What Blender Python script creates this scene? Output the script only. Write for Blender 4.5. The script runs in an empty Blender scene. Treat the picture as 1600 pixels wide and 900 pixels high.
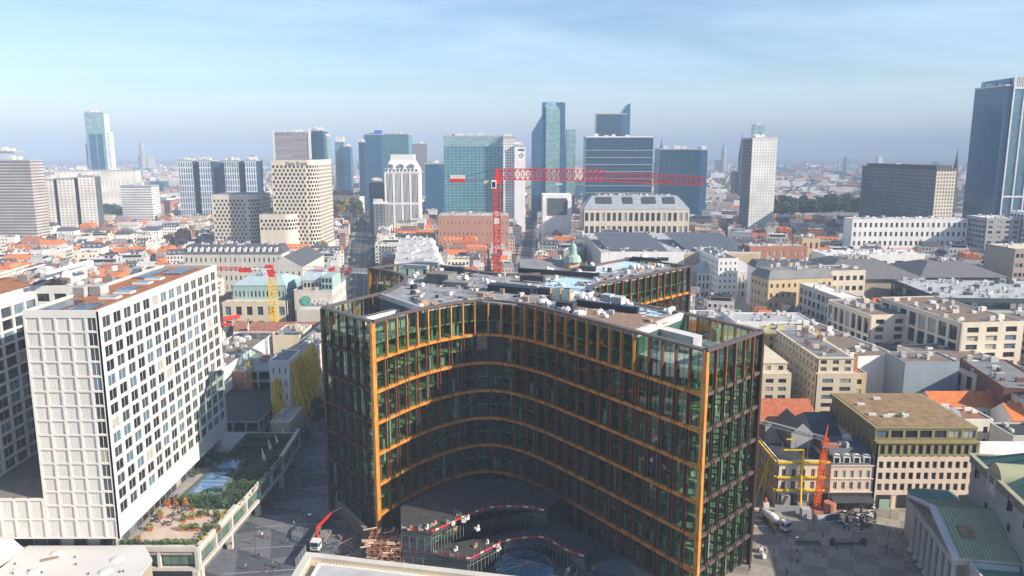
import bpy, math, random, colorsys
import numpy as np
from mathutils import Vector, Matrix
from math import sin, cos, tan, atan, atan2, pi, radians, sqrt, hypot
random.seed(7)
SC = bpy.context.scene
COL = SC.collection
# ------------------------------------------------------------------ camera
FOC, HC = 1200.0, 103.0
PITCH = atan(215 / FOC)
CP, SP = cos(PITCH), sin(PITCH)
cd = bpy.data.cameras.new('camera'); cam = bpy.data.objects.new('camera', cd); COL.objects.link(cam)
cd.sensor_width = 36.0; cd.lens = 36.0 * FOC / 1600.0
cd.clip_start = 1.0; cd.clip_end = 80000.0
cam.location = (0, 0, HC); cam.rotation_euler = (pi / 2 - PITCH, 0, 0)
SC.camera = cam
# ------------------------------------------------------------------ world, sun, exposure
SUN_AZ, SUN_EL = radians(23), radians(29)
sdir = Vector((cos(SUN_EL) * cos(SUN_AZ), -cos(SUN_EL) * sin(SUN_AZ), sin(SUN_EL)))
W = bpy.data.worlds.new('World'); SC.world = W; W.use_nodes = True
nt = W.node_tree; nt.nodes.clear()
def N(t, ty, **k):
    n = t.nodes.new(ty)
    for a, b in k.items():
        if hasattr(n, a): setattr(n, a, b)
        else: n.inputs[a].default_value = b
    return n
sky = N(nt, 'ShaderNodeTexSky', sky_type='NISHITA', sun_disc=False, sun_elevation=SUN_EL,
        sun_rotation=atan2(sdir.x, sdir.y), altitude=100, air_density=1.0, dust_density=0.6, ozone_density=2.6)
tc = N(nt, 'ShaderNodeTexCoord')
mp = N(nt, 'ShaderNodeMapping'); mp.inputs['Scale'].default_value = (1.0, 1.0, 9.0); mp.inputs['Rotation'].default_value = (0.06, -0.10, 0.0)
ns = N(nt, 'ShaderNodeTexNoise', Scale=1.2, Detail=7.0, Roughness=0.62); ns.inputs['Distortion'].default_value = 0.7
cr = N(nt, 'ShaderNodeValToRGB'); cr.color_ramp.elements[0].position = 0.42; cr.color_ramp.elements[1].position = 0.72
cr.color_ramp.elements[0].color = (0, 0, 0, 1); cr.color_ramp.elements[1].color = (0.42, 0.42, 0.42, 1)
mx = N(nt, 'ShaderNodeMixRGB'); mx.inputs['Color2'].default_value = (6.2, 7.4, 9.2, 1)
hs = N(nt, 'ShaderNodeHueSaturation'); hs.inputs['Saturation'].default_value = 1.12
bg = N(nt, 'ShaderNodeBackground', Strength=0.096); wo = N(nt, 'ShaderNodeOutputWorld')
L = nt.links.new
L(tc.outputs['Generated'], mp.inputs['Vector']); L(mp.outputs[0], ns.inputs['Vector']); L(ns.outputs['Fac'], cr.inputs[0])
L(cr.outputs[0], mx.inputs['Fac']); L(sky.outputs[0], hs.inputs['Color']); L(hs.outputs[0], mx.inputs['Color1']); L(mx.outputs[0], bg.inputs['Color']); L(bg.outputs[0], wo.inputs['Surface'])
sd = bpy.data.lights.new('sun', 'SUN'); sun = bpy.data.objects.new('sun', sd); COL.objects.link(sun)
sd.energy = 5.0; sd.angle = radians(0.5); sd.color = (1.0, 0.89, 0.76)
sun.rotation_euler = sdir.to_track_quat('Z', 'Y').to_euler()
SC.view_settings.view_transform = 'Standard'; SC.view_settings.look = 'None'; SC.view_settings.gamma = 1
SC.view_settings.exposure = 0.84
SC.view_settings.use_curve_mapping = False
SC.cycles.max_bounces = 6; SC.cycles.transparent_max_bounces = 8; SC.cycles.volume_bounces = 0
SC.cycles.caustics_reflective = False; SC.cycles.caustics_refractive = False
# ------------------------------------------------------------------ pixel helpers (measuring the photo only)
def P(u, v, z=0.0):
    dx = (u - 800) / FOC; dy = -(v - 450) / FOC
    t = (z - HC) / (-SP + dy * CP)
    return (dx * t, (CP + dy * SP) * t)
def ZV(v, Y):
    dy = -(v - 450) / FOC
    return HC + Y * (-SP + dy * CP) / (CP + dy * SP)
def XU(u, Y, z):
    return (u - 800) / FOC * (Y * CP + (HC - z) * SP)
# ------------------------------------------------------------------ materials
MATS = {}
def mat(name, col, rough=0.8, metal=0.0, var=0.12, scale=0.35, fine=0.0, bump=0.0, spec=0.4, streak=False):
    if name in MATS: return MATS[name]
    m = bpy.data.materials.new(name); m.use_nodes = True; t = m.node_tree; b = t.nodes['Principled BSDF']
    b.inputs['Roughness'].default_value = rough; b.inputs['Metallic'].default_value = metal
    b.inputs['Specular IOR Level'].default_value = spec
    g = N(t, 'ShaderNodeNewGeometry'); mpn = N(t, 'ShaderNodeMapping')
    mpn.inputs['Scale'].default_value = (scale, scale, scale * (0.25 if streak else 1))
    n = N(t, 'ShaderNodeTexNoise', Scale=1.0, Detail=5.0, Roughness=0.65)
    mr = N(t, 'ShaderNodeMapRange'); mr.inputs[1].default_value = 0.3; mr.inputs[2].default_value = 0.7
    mr.inputs[3].default_value = 1 - var; mr.inputs[4].default_value = 1 + var
    mm = N(t, 'ShaderNodeMixRGB', blend_type='MULTIPLY'); mm.inputs['Fac'].default_value = 1
    mm.inputs['Color1'].default_value = (*col, 1)
    t.links.new(g.outputs['Position'], mpn.inputs['Vector']); t.links.new(mpn.outputs[0], n.inputs['Vector'])
    t.links.new(n.outputs['Fac'], mr.inputs[0]); t.links.new(mr.outputs[0], mm.inputs['Color2'])
    t.links.new(mm.outputs[0], b.inputs['Base Color'])
    if bump:
        bp = N(t, 'ShaderNodeBump', Strength=bump); n2 = N(t, 'ShaderNodeTexNoise', Scale=scale * 14, Detail=3.0)
        t.links.new(g.outputs['Position'], n2.inputs['Vector']); t.links.new(n2.outputs['Fac'], bp.inputs['Height']); t.links.new(bp.outputs[0], b.inputs['Normal'])
    MATS[name] = m; return m
def glass(name, tint, refl=0.25, top=0.7, rough=0.03, gcol=(0.8, 0.9, 0.95)):
    """see-through facade glass: tinted transparency + fresnel gloss"""
    if name in MATS: return MATS[name]
    m = bpy.data.materials.new(name); m.use_nodes = True; t = m.node_tree; t.nodes.remove(t.nodes['Principled BSDF'])
    o = t.nodes['Material Output']; tr = N(t, 'ShaderNodeBsdfTransparent'); tr.inputs[0].default_value = (*tint, 1)
    gl = N(t, 'ShaderNodeBsdfGlossy'); gl.inputs['Roughness'].default_value = rough; gl.inputs['Color'].default_value = (*gcol, 1)
    lw = N(t, 'ShaderNodeLayerWeight'); lw.inputs['Blend'].default_value = 0.25
    mr = N(t, 'ShaderNodeMapRange'); mr.inputs[3].default_value = refl; mr.inputs[4].default_value = top
    g = N(t, 'ShaderNodeNewGeometry'); n = N(t, 'ShaderNodeTexNoise', Scale=0.6, Detail=2.0); bp = N(t, 'ShaderNodeBump', Strength=0.06)
    mix = N(t, 'ShaderNodeMixShader')
    t.links.new(g.outputs['Position'], n.inputs['Vector']); t.links.new(n.outputs['Fac'], bp.inputs['Height']); t.links.new(bp.outputs[0], gl.inputs['Normal'])
    t.links.new(lw.outputs['Facing'], mr.inputs[0]); t.links.new(mr.outputs[0], mix.inputs[0])
    t.links.new(tr.outputs[0], mix.inputs[1]); t.links.new(gl.outputs[0], mix.inputs[2]); t.links.new(mix.outputs[0], o.inputs['Surface'])
    MATS[name] = m; return m
def winwall(name, col, glasscol=(0.06, 0.08, 0.10), du=3.0, dv=3.3, fu=0.42, fv=0.5, rough=0.8):
    """wall too far away to tell its windows apart: UV (metres) grid of windows"""
    if name in MATS: return MATS[name]
    m = bpy.data.materials.new(name); m.use_nodes = True; t = m.node_tree; b = t.nodes['Principled BSDF']
    uv = N(t, 'ShaderNodeUVMap'); sx = N(t, 'ShaderNodeSeparateXYZ'); t.links.new(uv.outputs[0], sx.inputs[0])
    def band(sock, d, f):
        a = N(t, 'ShaderNodeMath', operation='DIVIDE'); a.inputs[1].default_value = d; t.links.new(sock, a.inputs[0])
        f1 = N(t, 'ShaderNodeMath', operation='FRACT'); t.links.new(a.outputs[0], f1.inputs[0])
        s = N(t, 'ShaderNodeMath', operation='SUBTRACT'); s.inputs[1].default_value = 0.5; t.links.new(f1.outputs[0], s.inputs[0])
        ab = N(t, 'ShaderNodeMath', operation='ABSOLUTE'); t.links.new(s.outputs[0], ab.inputs[0])
        l = N(t, 'ShaderNodeMath', operation='LESS_THAN'); l.inputs[1].default_value = f / 2; t.links.new(ab.outputs[0], l.inputs[0]); return l, a
    lu, au = band(sx.outputs[0], du, fu); lv, av = band(sx.outputs[1], dv, fv)
    mu = N(t, 'ShaderNodeMath', operation='MULTIPLY'); t.links.new(lu.outputs[0], mu.inputs[0]); t.links.new(lv.outputs[0], mu.inputs[1])
    g = N(t, 'ShaderNodeNewGeometry'); n = N(t, 'ShaderNodeTexNoise', Scale=0.05, Detail=4.0); t.links.new(g.outputs['Position'], n.inputs['Vector'])
    mr = N(t, 'ShaderNodeMapRange'); mr.inputs[1].default_value = 0.3; mr.inputs[2].default_value = 0.7; mr.inputs[3].default_value = 0.8; mr.inputs[4].default_value = 1.2
    t.links.new(n.outputs['Fac'], mr.inputs[0])
    mm = N(t, 'ShaderNodeMixRGB', blend_type='MULTIPLY'); mm.inputs['Fac'].default_value = 1; mm.inputs['Color1'].default_value = (*col, 1); t.links.new(mr.outputs[0], mm.inputs['Color2'])
    mx2 = N(t, 'ShaderNodeMixRGB'); t.links.new(mu.outputs[0], mx2.inputs['Fac']); t.links.new(mm.outputs[0], mx2.inputs['Color1']); mx2.inputs['Color2'].default_value = (*glasscol, 1)
    t.links.new(mx2.outputs[0], b.inputs['Base Color'])
    b.inputs['Roughness'].default_value = rough
    MATS[name] = m; return m
# ------------------------------------------------------------------ mesh builder
BOXF = ((0, 3, 2, 1), (4, 5, 6, 7), (0, 1, 5, 4), (1, 2, 6, 5), (2, 3, 7, 6), (3, 0, 4, 7))
class MB:
    def __init__(s): s.v = []; s.f = []; s.m = []
    def hexa(s, pts, mi=0, skip=()):
        o = len(s.v); s.v += pts
        for i, q in enumerate(BOXF):
            if i in skip: continue
            s.f.append((q[0] + o, q[1] + o, q[2] + o, q[3] + o)); s.m.append(mi)
    def box(s, x0, x1, y0, y1, z0, z1, mi=0, skip=()):
        if x1 < x0: x0, x1 = x1, x0
        if y1 < y0: y0, y1 = y1, y0
        s.hexa([(x0, y0, z0), (x1, y0, z0), (x1, y1, z0), (x0, y1, z0), (x0, y0, z1), (x1, y0, z1), (x1, y1, z1), (x0, y1, z1)], mi, skip); return s
    def obox(s, cx, cy, w, d, z0, z1, a=0, mi=0):
        c, n = cos(a), sin(a); r = []
        for z in (z0, z1):
            for x, y in ((-w / 2, -d / 2), (w / 2, -d / 2), (w / 2, d / 2), (-w / 2, d / 2)): r.append((cx + x * c - y * n, cy + x * n + y * c, z))
        s.hexa(r, mi); return s
    def fbox(s, F, a0, a1, n0, n1, z0, z1, mi=0):
        ox, oy, tx, ty, nx, ny = F; r = []
        for z in (z0, z1):
            for a, n in ((a0, n1), (a1, n1), (a1, n0), (a0, n0)): r.append((ox + tx * a + nx * n, oy + ty * a + ny * n, z))
        s.hexa(r, mi)
    def poly(s, pts, mi=0):
        o = len(s.v); s.v += [tuple(p) for p in pts]; s.f.append(tuple(range(o, o + len(pts)))); s.m.append(mi); return s
    def prism(s, poly, z0, z1, mi=0, top=None, bottom=True):
        """poly: CCW list of xy"""
        n = len(poly); o = len(s.v)
        s.v += [(p[0], p[1], z0) for p in poly] + [(p[0], p[1], z1) for p in poly]
        for i in range(n):
            j = (i + 1) % n; s.f.append((o + i, o + j, o + n + j, o + n + i)); s.m.append(mi)
        s.f.append(tuple(o + n + i for i in range(n))); s.m.append(mi if top is None else top)
        if bottom: s.f.append(tuple(o + n - 1 - i for i in range(n))); s.m.append(mi)
        return s
    def tube(s, p, q, r, n=5, mi=0, r2=None):
        p = Vector(p); q = Vector(q); d = q - p
        if d.length < 1e-6: return s
        a = d.orthogonal().normalized(); b = d.normalized().cross(a); o = len(s.v); r2 = r if r2 is None else r2
        for c_, rr in ((p, r), (q, r2)):
            for i in range(n):
                t = 2 * pi * i / n; s.v.append(tuple(c_ + a * cos(t) * rr + b * sin(t) * rr))
        for i in range(n):
            j = (i + 1) % n; s.f.append((o + i, o + j, o + n + j, o + n + i)); s.m.append(mi)
        s.f.append(tuple(o + n - 1 - i for i in range(n))); s.m.append(mi); s.f.append(tuple(o + n + i for i in range(n))); s.m.append(mi); return s
    def lathe(s, prof, cx=0, cy=0, n=16, mi=0, a0=0, a1=2 * pi):
        o = len(s.v); full = abs(a1 - a0 - 2 * pi) < 1e-6; k = n if full else n + 1
        for r, z in prof:
            for i in range(k):
                t = a0 + (a1 - a0) * i / n; s.v.append((cx + r * cos(t), cy + r * sin(t), z))
        for j in range(len(prof) - 1):
            for i in range(n):
                i2 = (i + 1) % k; s.f.append((o + j * k + i, o + j * k + i2, o + (j + 1) * k + i2, o + (j + 1) * k + i)); s.m.append(mi)
        return s
    def gable(s, x0, x1, y0, y1, z0, h, mi=0, wall=None, axis='x', over=0.0):
        """gable roof, ridge along axis; end triangles take wall material"""
        if axis == 'x':
            ym = (y0 + y1) / 2; A = (x0, y0 - over, z0); B = (x1, y0 - over, z0); C = (x1, y1 + over, z0); D = (x0, y1 + over, z0); R0 = (x0, ym, z0 + h); R1 = (x1, ym, z0 + h)
            s.poly([A, B, R1, R0], mi); s.poly([C, D, R0, R1], mi); s.poly([B, C, R1], mi if wall is None else wall); s.poly([D, A, R0], mi if wall is None else wall)
        else:
            xm = (x0 + x1) / 2; A = (x0 - over, y0, z0); B = (x1 + over, y0, z0); C = (x1 + over, y1, z0); D = (x0 - over, y1, z0); R0 = (xm, y0, z0 + h); R1 = (xm, y1, z0 + h)
            s.poly([B, C, R1, R0], mi); s.poly([D, A, R0, R1], mi); s.poly([A, B, R0], mi if wall is None else wall); s.poly([C, D, R1], mi if wall is None else wall)
        return s
    def hip(s, x0, x1, y0, y1, z0, h, ins, mi=0):
        a, b = ins if isinstance(ins, tuple) else (ins, ins)
        t = [(x0 + a, y0 + b), (x1 - a, y0 + b), (x1 - a, y1 - b), (x0 + a, y1 - b)]; q = [(x0, y0), (x1, y0), (x1, y1), (x0, y1)]
        for i in range(4):
            j = (i + 1) % 4; s.poly([(*q[i], z0), (*q[j], z0), (*t[j], z0 + h), (*t[i], z0 + h)], mi)
        s.poly([(*p, z0 + h) for p in t], mi); return s
    def mesh(s, name, mats, off=(0, 0, 0)):
        me = bpy.data.meshes.new(name)
        v = np.array(s.v, dtype=np.float32).reshape(-1, 3) - np.array(off, dtype=np.float32)
        lens = np.array([len(f) for f in s.f], dtype=np.int32); li = np.fromiter((i for f in s.f for i in f), dtype=np.int32)
        me.vertices.add(len(v)); me.vertices.foreach_set('co', v.ravel())
        me.loops.add(len(li)); me.loops.foreach_set('vertex_index', li)
        me.polygons.add(len(lens)); st = np.zeros(len(lens), dtype=np.int32); st[1:] = np.cumsum(lens)[:-1]
        me.polygons.foreach_set('loop_start', st); me.polygons.foreach_set('loop_total', lens)
        for m in mats: me.materials.append(m)
        me.polygons.foreach_set('material_index', np.array(s.m, dtype=np.int32))
        me.polygons.foreach_set('use_smooth', np.zeros(len(lens), dtype=bool)); me.update(calc_edges=True)
        nn = np.zeros(len(lens) * 3, dtype=np.float32); me.polygons.foreach_get('normal', nn); nn = nn.reshape(-1, 3)
        n = np.repeat(nn, lens, axis=0); p = v[li]
        hor = np.abs(n[:, 2]) > 0.8; tl = np.hypot(n[:, 0], n[:, 1]) + 1e-6
        uu = np.where(hor, p[:, 0], (-n[:, 1] * p[:, 0] + n[:, 0] * p[:, 1]) / tl); vv = np.where(hor, p[:, 1], p[:, 2])
        uvl = me.uv_layers.new(name='UVMap'); uvl.data.foreach_set('uv', np.stack([uu, vv], 1).astype(np.float32).ravel())
        me.validate(); return me
    def obj(s, name, mats, parent=None, kind=None, local=False):
        if not s.v: return None
        if not isinstance(mats, (list, tuple)): mats = [mats]
        off = (0, 0, 0) if (local or parent is None) else tuple(parent.location)
        me = s.mesh(name, mats, off); return inst(me, name, parent, kind=kind)
def inst(me, name, parent=None, loc=None, rot=None, sc=None, kind=None):
    o = bpy.data.objects.new(name, me); COL.objects.link(o); o.parent = parent
    if parent: KIDS.setdefault(parent.name, []).append(o)
    if loc is not None: o.location = loc
    if rot is not None: o.rotation_euler = (0, 0, rot) if not isinstance(rot, tuple) else rot
    if sc is not None: o.scale = sc
    if kind: o['kind'] = kind
    return o
def tag(o, label, cat, group=None):
    o['label'] = label; o['category'] = cat
    if group: o['group'] = group
    return o
def thing(name, label, cat, loc=(0, 0, 0), yaw=0.0, group=None):
    o = bpy.data.objects.new(name, None); COL.objects.link(o); o.location = loc; o.rotation_euler = (0, 0, yaw); o.empty_display_size = 0.5
    return tag(o, label, cat, group)
def solo(mb, name, mats, label, cat, group=None):
    """a thing that is one mesh, its origin at its base"""
    v = np.array(mb.v); c = (float((v[:, 0].min() + v[:, 0].max()) / 2), float((v[:, 1].min() + v[:, 1].max()) / 2), float(v[:, 2].min()))
    if not isinstance(mats, (list, tuple)): mats = [mats]
    me = mb.mesh(name, mats, c); return tag(inst(me, name, None, c), label, cat, group)
def copy_tree(o, parent=None):
    c = o.copy(); COL.objects.link(c); c.parent = parent
    for ch in KIDS.get(o.name, ()): copy_tree(ch, c)
    return c
KIDS = {}
CACHE = {}
def qmesh(key, fn):
    if key not in CACHE: CACHE[key] = fn()
    return CACHE[key]
def struct(mb, name, mats):
    o = mb.obj(name, mats); o['kind'] = 'structure'; return o
def frame(x0, y0, x1, y1):
    """facade frame from left end to right end as seen from outside"""
    l = hypot(x1 - x0, y1 - y0); tx, ty = (x1 - x0) / l, (y1 - y0) / l
    return (x0, y0, tx, ty, ty, -tx), l
def facade(wall, panes, F, Wd, z0, z1, cols, rows, wf=0.5, hf=0.55, rec=0.3, mi=0, m0=0.0, m1=0.0, base=0.0, top=0.0, sill=0.5):
    """piers and spandrels stand proud of the panes. panes gets (F,a0,a1,n,z0,z1)"""
    cw = (Wd - m0 - m1) / cols; rh = (z1 - z0 - base - top) / rows; w = cw * wf; h = rh * hf
    x = 0.0
    edges = []
    for i in range(cols):
        c = m0 + cw * (i + 0.5); wall.fbox(F, x, c - w / 2, -rec, 0, z0, z1, mi); x = c + w / 2; edges.append((c - w / 2, c + w / 2))
    wall.fbox(F, x, Wd, -rec, 0, z0, z1, mi)
    zz = z0
    for r in range(rows):
        zb = z0 + base + rh * r + (rh - h) * sill
        for a, b in edges: pass
        wall.fbox(F, 0.003, Wd - 0.003, -rec, -0.003, zz, zb, mi); zz = zb + h
        for a, b in edges: panes.append((F, a, b, -rec * 0.8, zb, zb + h))
    wall.fbox(F, 0.003, Wd - 0.003, -rec, -0.003, zz, z1, mi)
PANES = lambda: [M_pane_dark, M_pane_mid, M_pane_curtain, M_pane_sky]
def pane_mesh(w, h, k, frame_mat=None):
    def f():
        b = MB(); fw = min(0.08, w * 0.08)
        b.poly([(0, 0, 0), (w, 0, 0), (w, 0, h), (0, 0, h)], k)
        b.box(w / 2 - fw / 2, w / 2 + fw / 2, -0.04, 0.01, 0, h, 4); b.box(0, w, -0.04, 0.01, 0, fw, 4)
        b.box(0, w, -0.04, 0.01, h - fw, h, 4); b.box(0, fw, -0.038, 0.01, fw, h - fw, 4); b.box(w - fw, w, -0.038, 0.01, fw, h - fw, 4)
        return b.mesh('window', PANES() + [frame_mat or M_frame_white])
    return qmesh(('pane', round(w, 2), round(h, 2), k, (frame_mat or M_frame_white).name), f)
def place_panes(panes, parent, single=True, name='window', frame_mat=None, wts=(5, 3, 1.4, 1.2), limit=290):
    """single: every window its own part, else one joined mesh"""
    rest = MB()
    for i, (F, a, b, n, z0, z1) in enumerate(panes):
        k = random.choices(range(4), wts)[0]
        ox, oy, tx, ty, nx, ny = F; x, y = ox + tx * a + nx * n, oy + ty * a + ny * n
        if single and i < limit:
            pl = parent.location
            inst(pane_mesh(b - a, z1 - z0, k, frame_mat), name, parent, (x - pl[0], y - pl[1], z0 - pl[2]), atan2(ty, tx))
        else:
            x2, y2 = ox + tx * b + nx * n, oy + ty * b + ny * n
            rest.poly([(x, y, z0), (x2, y2, z0), (x2, y2, z1), (x, y, z1)], k)
    if rest.v: rest.obj(name, PANES(), parent, kind='stuff')
# ---- palette
M_pane_dark = mat('pane_dark', (0.018, 0.022, 0.028), 0.12, var=0.3, spec=0.7)
M_pane_mid = mat('pane_mid', (0.05, 0.065, 0.075), 0.1, var=0.3, spec=0.8)
M_pane_curtain = mat('pane_curtain', (0.35, 0.34, 0.30), 0.5, var=0.2)
M_pane_sky = mat('pane_sky', (0.16, 0.24, 0.30), 0.06, 0.3, var=0.3, spec=1.0)
M_frame_white = mat('frame_white', (0.72, 0.71, 0.68), 0.5)
M_frame_dark = mat('frame_dark', (0.05, 0.05, 0.055), 0.5)
M_white = mat('white_precast', (0.78, 0.75, 0.69), 0.75, var=0.05, scale=0.2, streak=True)
M_whitepanel = mat('ribbed_panel', (0.56, 0.55, 0.52), 0.8, var=0.1, scale=0.3, streak=True)
M_conc = mat('concrete', (0.34, 0.32, 0.29), 0.9, var=0.18, bump=0.15)
M_conc_d = mat('concrete_dark', (0.17, 0.16, 0.15), 0.9, var=0.2)
M_grey = mat('roof_grey', (0.20, 0.20, 0.20), 0.85, var=0.2, scale=0.15)
M_grey_l = mat('roof_grey_light', (0.42, 0.42, 0.42), 0.85, var=0.18, scale=0.15)
M_black = mat('bitumen', (0.045, 0.047, 0.05), 0.8, var=0.25)
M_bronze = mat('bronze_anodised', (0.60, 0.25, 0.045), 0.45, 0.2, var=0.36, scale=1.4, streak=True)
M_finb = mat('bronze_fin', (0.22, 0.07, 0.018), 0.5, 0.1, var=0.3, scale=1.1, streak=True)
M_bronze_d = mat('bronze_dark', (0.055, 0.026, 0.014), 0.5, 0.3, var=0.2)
M_bronze_rim = mat('bronze_grey_rim', (0.16, 0.12, 0.10), 0.4, 0.4)
M_rust = mat('sedum_roof', (0.33, 0.135, 0.06), 0.95, var=0.35, scale=0.4)
M_solar = mat('solar_panel', (0.02, 0.03, 0.05), 0.15, var=0.2, spec=0.9)
M_steel = mat('steel_light', (0.5, 0.51, 0.52), 0.45, 0.4)
M_unit = mat('unit_white', (0.62, 0.60, 0.55), 0.6, var=0.15)
M_bag = mat('bag_white', (0.75, 0.74, 0.72), 0.8, var=0.15, scale=3)
M_navy = mat('navy_box', (0.012, 0.022, 0.04), 0.5)
M_red = mat('crane_red', (0.62, 0.025, 0.02), 0.45)
M_yellow = mat('brace_yellow', (0.80, 0.52, 0.01), 0.5)
M_orange = mat('crane_orange', (0.78, 0.14, 0.015), 0.5)
M_blue_mem = mat('membrane_blue', (0.42, 0.62, 0.80), 0.7, var=0.12, scale=1.2)
M_wood = mat('timber', (0.40, 0.25, 0.13), 0.85, var=0.25, scale=1.5)
M_wood_d = mat('deck_timber', (0.24, 0.16, 0.115), 0.9, var=0.3, scale=1.2)
M_glassH = glass('tower_glass', (0.44, 0.60, 0.50), 0.05, .36, gcol=(.5, .62, .62))
M_glassH2 = glass('tower_glass_clear', (0.62, 0.76, 0.66), 0.09, .45, gcol=(.6, .75, .8))
M_glassH3 = glass('tower_glass_dark', (0.22, 0.34, 0.32), 0.16, .6, gcol=(.35, .5, .6))
M_glassP = glass('podium_glass', (0.40, 0.52, 0.48), 0.22)
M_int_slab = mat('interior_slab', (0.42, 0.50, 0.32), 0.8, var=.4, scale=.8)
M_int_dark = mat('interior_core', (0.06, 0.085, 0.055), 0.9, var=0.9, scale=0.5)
M_int_green = mat('interior_green', (0.20, 0.36, 0.18), 0.8, var=0.5, scale=0.3)
M_blind = mat('blind', (0.62, 0.66, 0.66), 0.7)
M_asphalt = mat('asphalt', (0.055, 0.057, 0.06), 0.9, var=0.2, scale=0.1)
# ================================================================== GROUND
R = 30000.0
g = MB(); g.poly([(-R, -2000, 0), (R, -2000, 0), (R, R, 0), (-R, R, 0)])
M_ground = mat('city_ground', (0.085, 0.082, 0.08), 0.95, var=0.35, scale=0.02)
def ground_mat():
    m = M_ground; t = m.node_tree; b = t.nodes['Principled BSDF']
    # beyond the built blocks the ground reads as a mottle of roofs, gardens and trees
    g_ = N(t, 'ShaderNodeNewGeometry'); v = N(t, 'ShaderNodeTexVoronoi', Scale=0.035); v.feature = 'F1'
    n = N(t, 'ShaderNodeTexNoise', Scale=0.004, Detail=5.0)
    cr_ = N(t, 'ShaderNodeValToRGB'); e = cr_.color_ramp.elements; e[0].color = (0.05, 0.07, 0.04, 1); e[0].position = 0.42; e[1].color = (0.24, 0.20, 0.18, 1); e[1].position = 0.6
    t.links.new(g_.outputs['Position'], v.inputs['Vector']); t.links.new(g_.outputs['Position'], n.inputs['Vector']); t.links.new(n.outputs['Fac'], cr_.inputs[0])
    ml = N(t, 'ShaderNodeMixRGB', blend_type='MULTIPLY'); ml.inputs['Fac'].default_value = 0.8
    t.links.new(cr_.outputs[0], ml.inputs['Color1']); t.links.new(v.outputs['Color'], ml.inputs['Color2'])
    sx = N(t, 'ShaderNodeSeparateXYZ'); t.links.new(g_.outputs['Position'], sx.inputs[0])
    mr = N(t, 'ShaderNodeMapRange'); mr.inputs[1].default_value = 2300; mr.inputs[2].default_value = 3200; t.links.new(sx.outputs['Y'], mr.inputs[0])
    old = b.inputs['Base Color'].links[0].from_socket; mx_ = N(t, 'ShaderNodeMixRGB'); t.links.new(mr.outputs[0], mx_.inputs['Fac']); t.links.new(old, mx_.inputs['Color1']); t.links.new(ml.outputs[0], mx_.inputs['Color2'])
    t.links.new(mx_.outputs[0], b.inputs['Base Color'])
ground_mat()
struct(g, 'ground', M_ground)
def pattern_mat(name, c1, c2, sc, rot, kind='check', mott=0.2):
    m = mat(name, c1, 0.85, var=mott, scale=0.5); t = m.node_tree; b = t.nodes['Principled BSDF']
    g_ = N(t, 'ShaderNodeNewGeometry'); mp_ = N(t, 'ShaderNodeMapping'); mp_.inputs['Rotation'].default_value = (0, 0, rot); mp_.inputs['Scale'].default_value = (sc, sc * 1.0, 0.0); mp_.inputs['Location'].default_value = (0, 0, 0.5)
    t.links.new(g_.outputs['Position'], mp_.inputs['Vector'])
    mm = [n for n in t.nodes if n.type == 'MIX_RGB'][0]
    mixc = N(t, 'ShaderNodeMixRGB'); mixc.inputs['Color1'].default_value = (*c1, 1); mixc.inputs['Color2'].default_value = (*c2, 1)
    if kind == 'check':
        ck = N(t, 'ShaderNodeTexChecker', Scale=1.0); t.links.new(mp_.outputs[0], ck.inputs['Vector']); t.links.new(ck.outputs['Fac'], mixc.inputs['Fac'])
    else:   # triangles: |fract(x)-.5|*2 < fract(y)
        s_ = N(t, 'ShaderNodeSeparateXYZ'); t.links.new(mp_.outputs[0], s_.inputs[0])
        fx = N(t, 'ShaderNodeMath', operation='PINGPONG'); fx.inputs[1].default_value = 1; t.links.new(s_.outputs['X'], fx.inputs[0])
        fy = N(t, 'ShaderNodeMath', operation='FRACT'); t.links.new(s_.outputs['Y'], fy.inputs[0])
        l = N(t, 'ShaderNodeMath', operation='LESS_THAN'); t.links.new(fx.outputs[0], l.inputs[0]); t.links.new(fy.outputs[0], l.inputs[1]); t.links.new(l.outputs[0], mixc.inputs['Fac'])
    t.links.new(mixc.outputs[0], mm.inputs['Color1']); return m
M_plazaL = pattern_mat('granite_triangles', (0.135, 0.145, 0.165), (0.075, 0.085, 0.10), 0.085, 0.5, 'tri')
M_plazaR = pattern_mat('square_slabs', (0.31, 0.275, 0.225), (0.23, 0.205, 0.165), 0.17, 0.42)
M_pave = mat('pavement_slabs', (0.27, 0.26, 0.24), 0.9, var=0.2)
b = MB(); b.poly([(-110, 60, .004), (30, 60, .004), (30, 260, .004), (-60, 420, .004), (-86, 420, .004), (-84, 235, .004), (-110, 235, .004)]); struct(b, 'plaza_paving', M_plazaL)
b = MB(); b.poly([(30, 60, .004), (220, 60, .004), (220, 212, .004), (84, 216, .004), (66, 285, .004), (30, 285, .004)]); struct(b, 'square_paving', M_plazaR)
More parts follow.
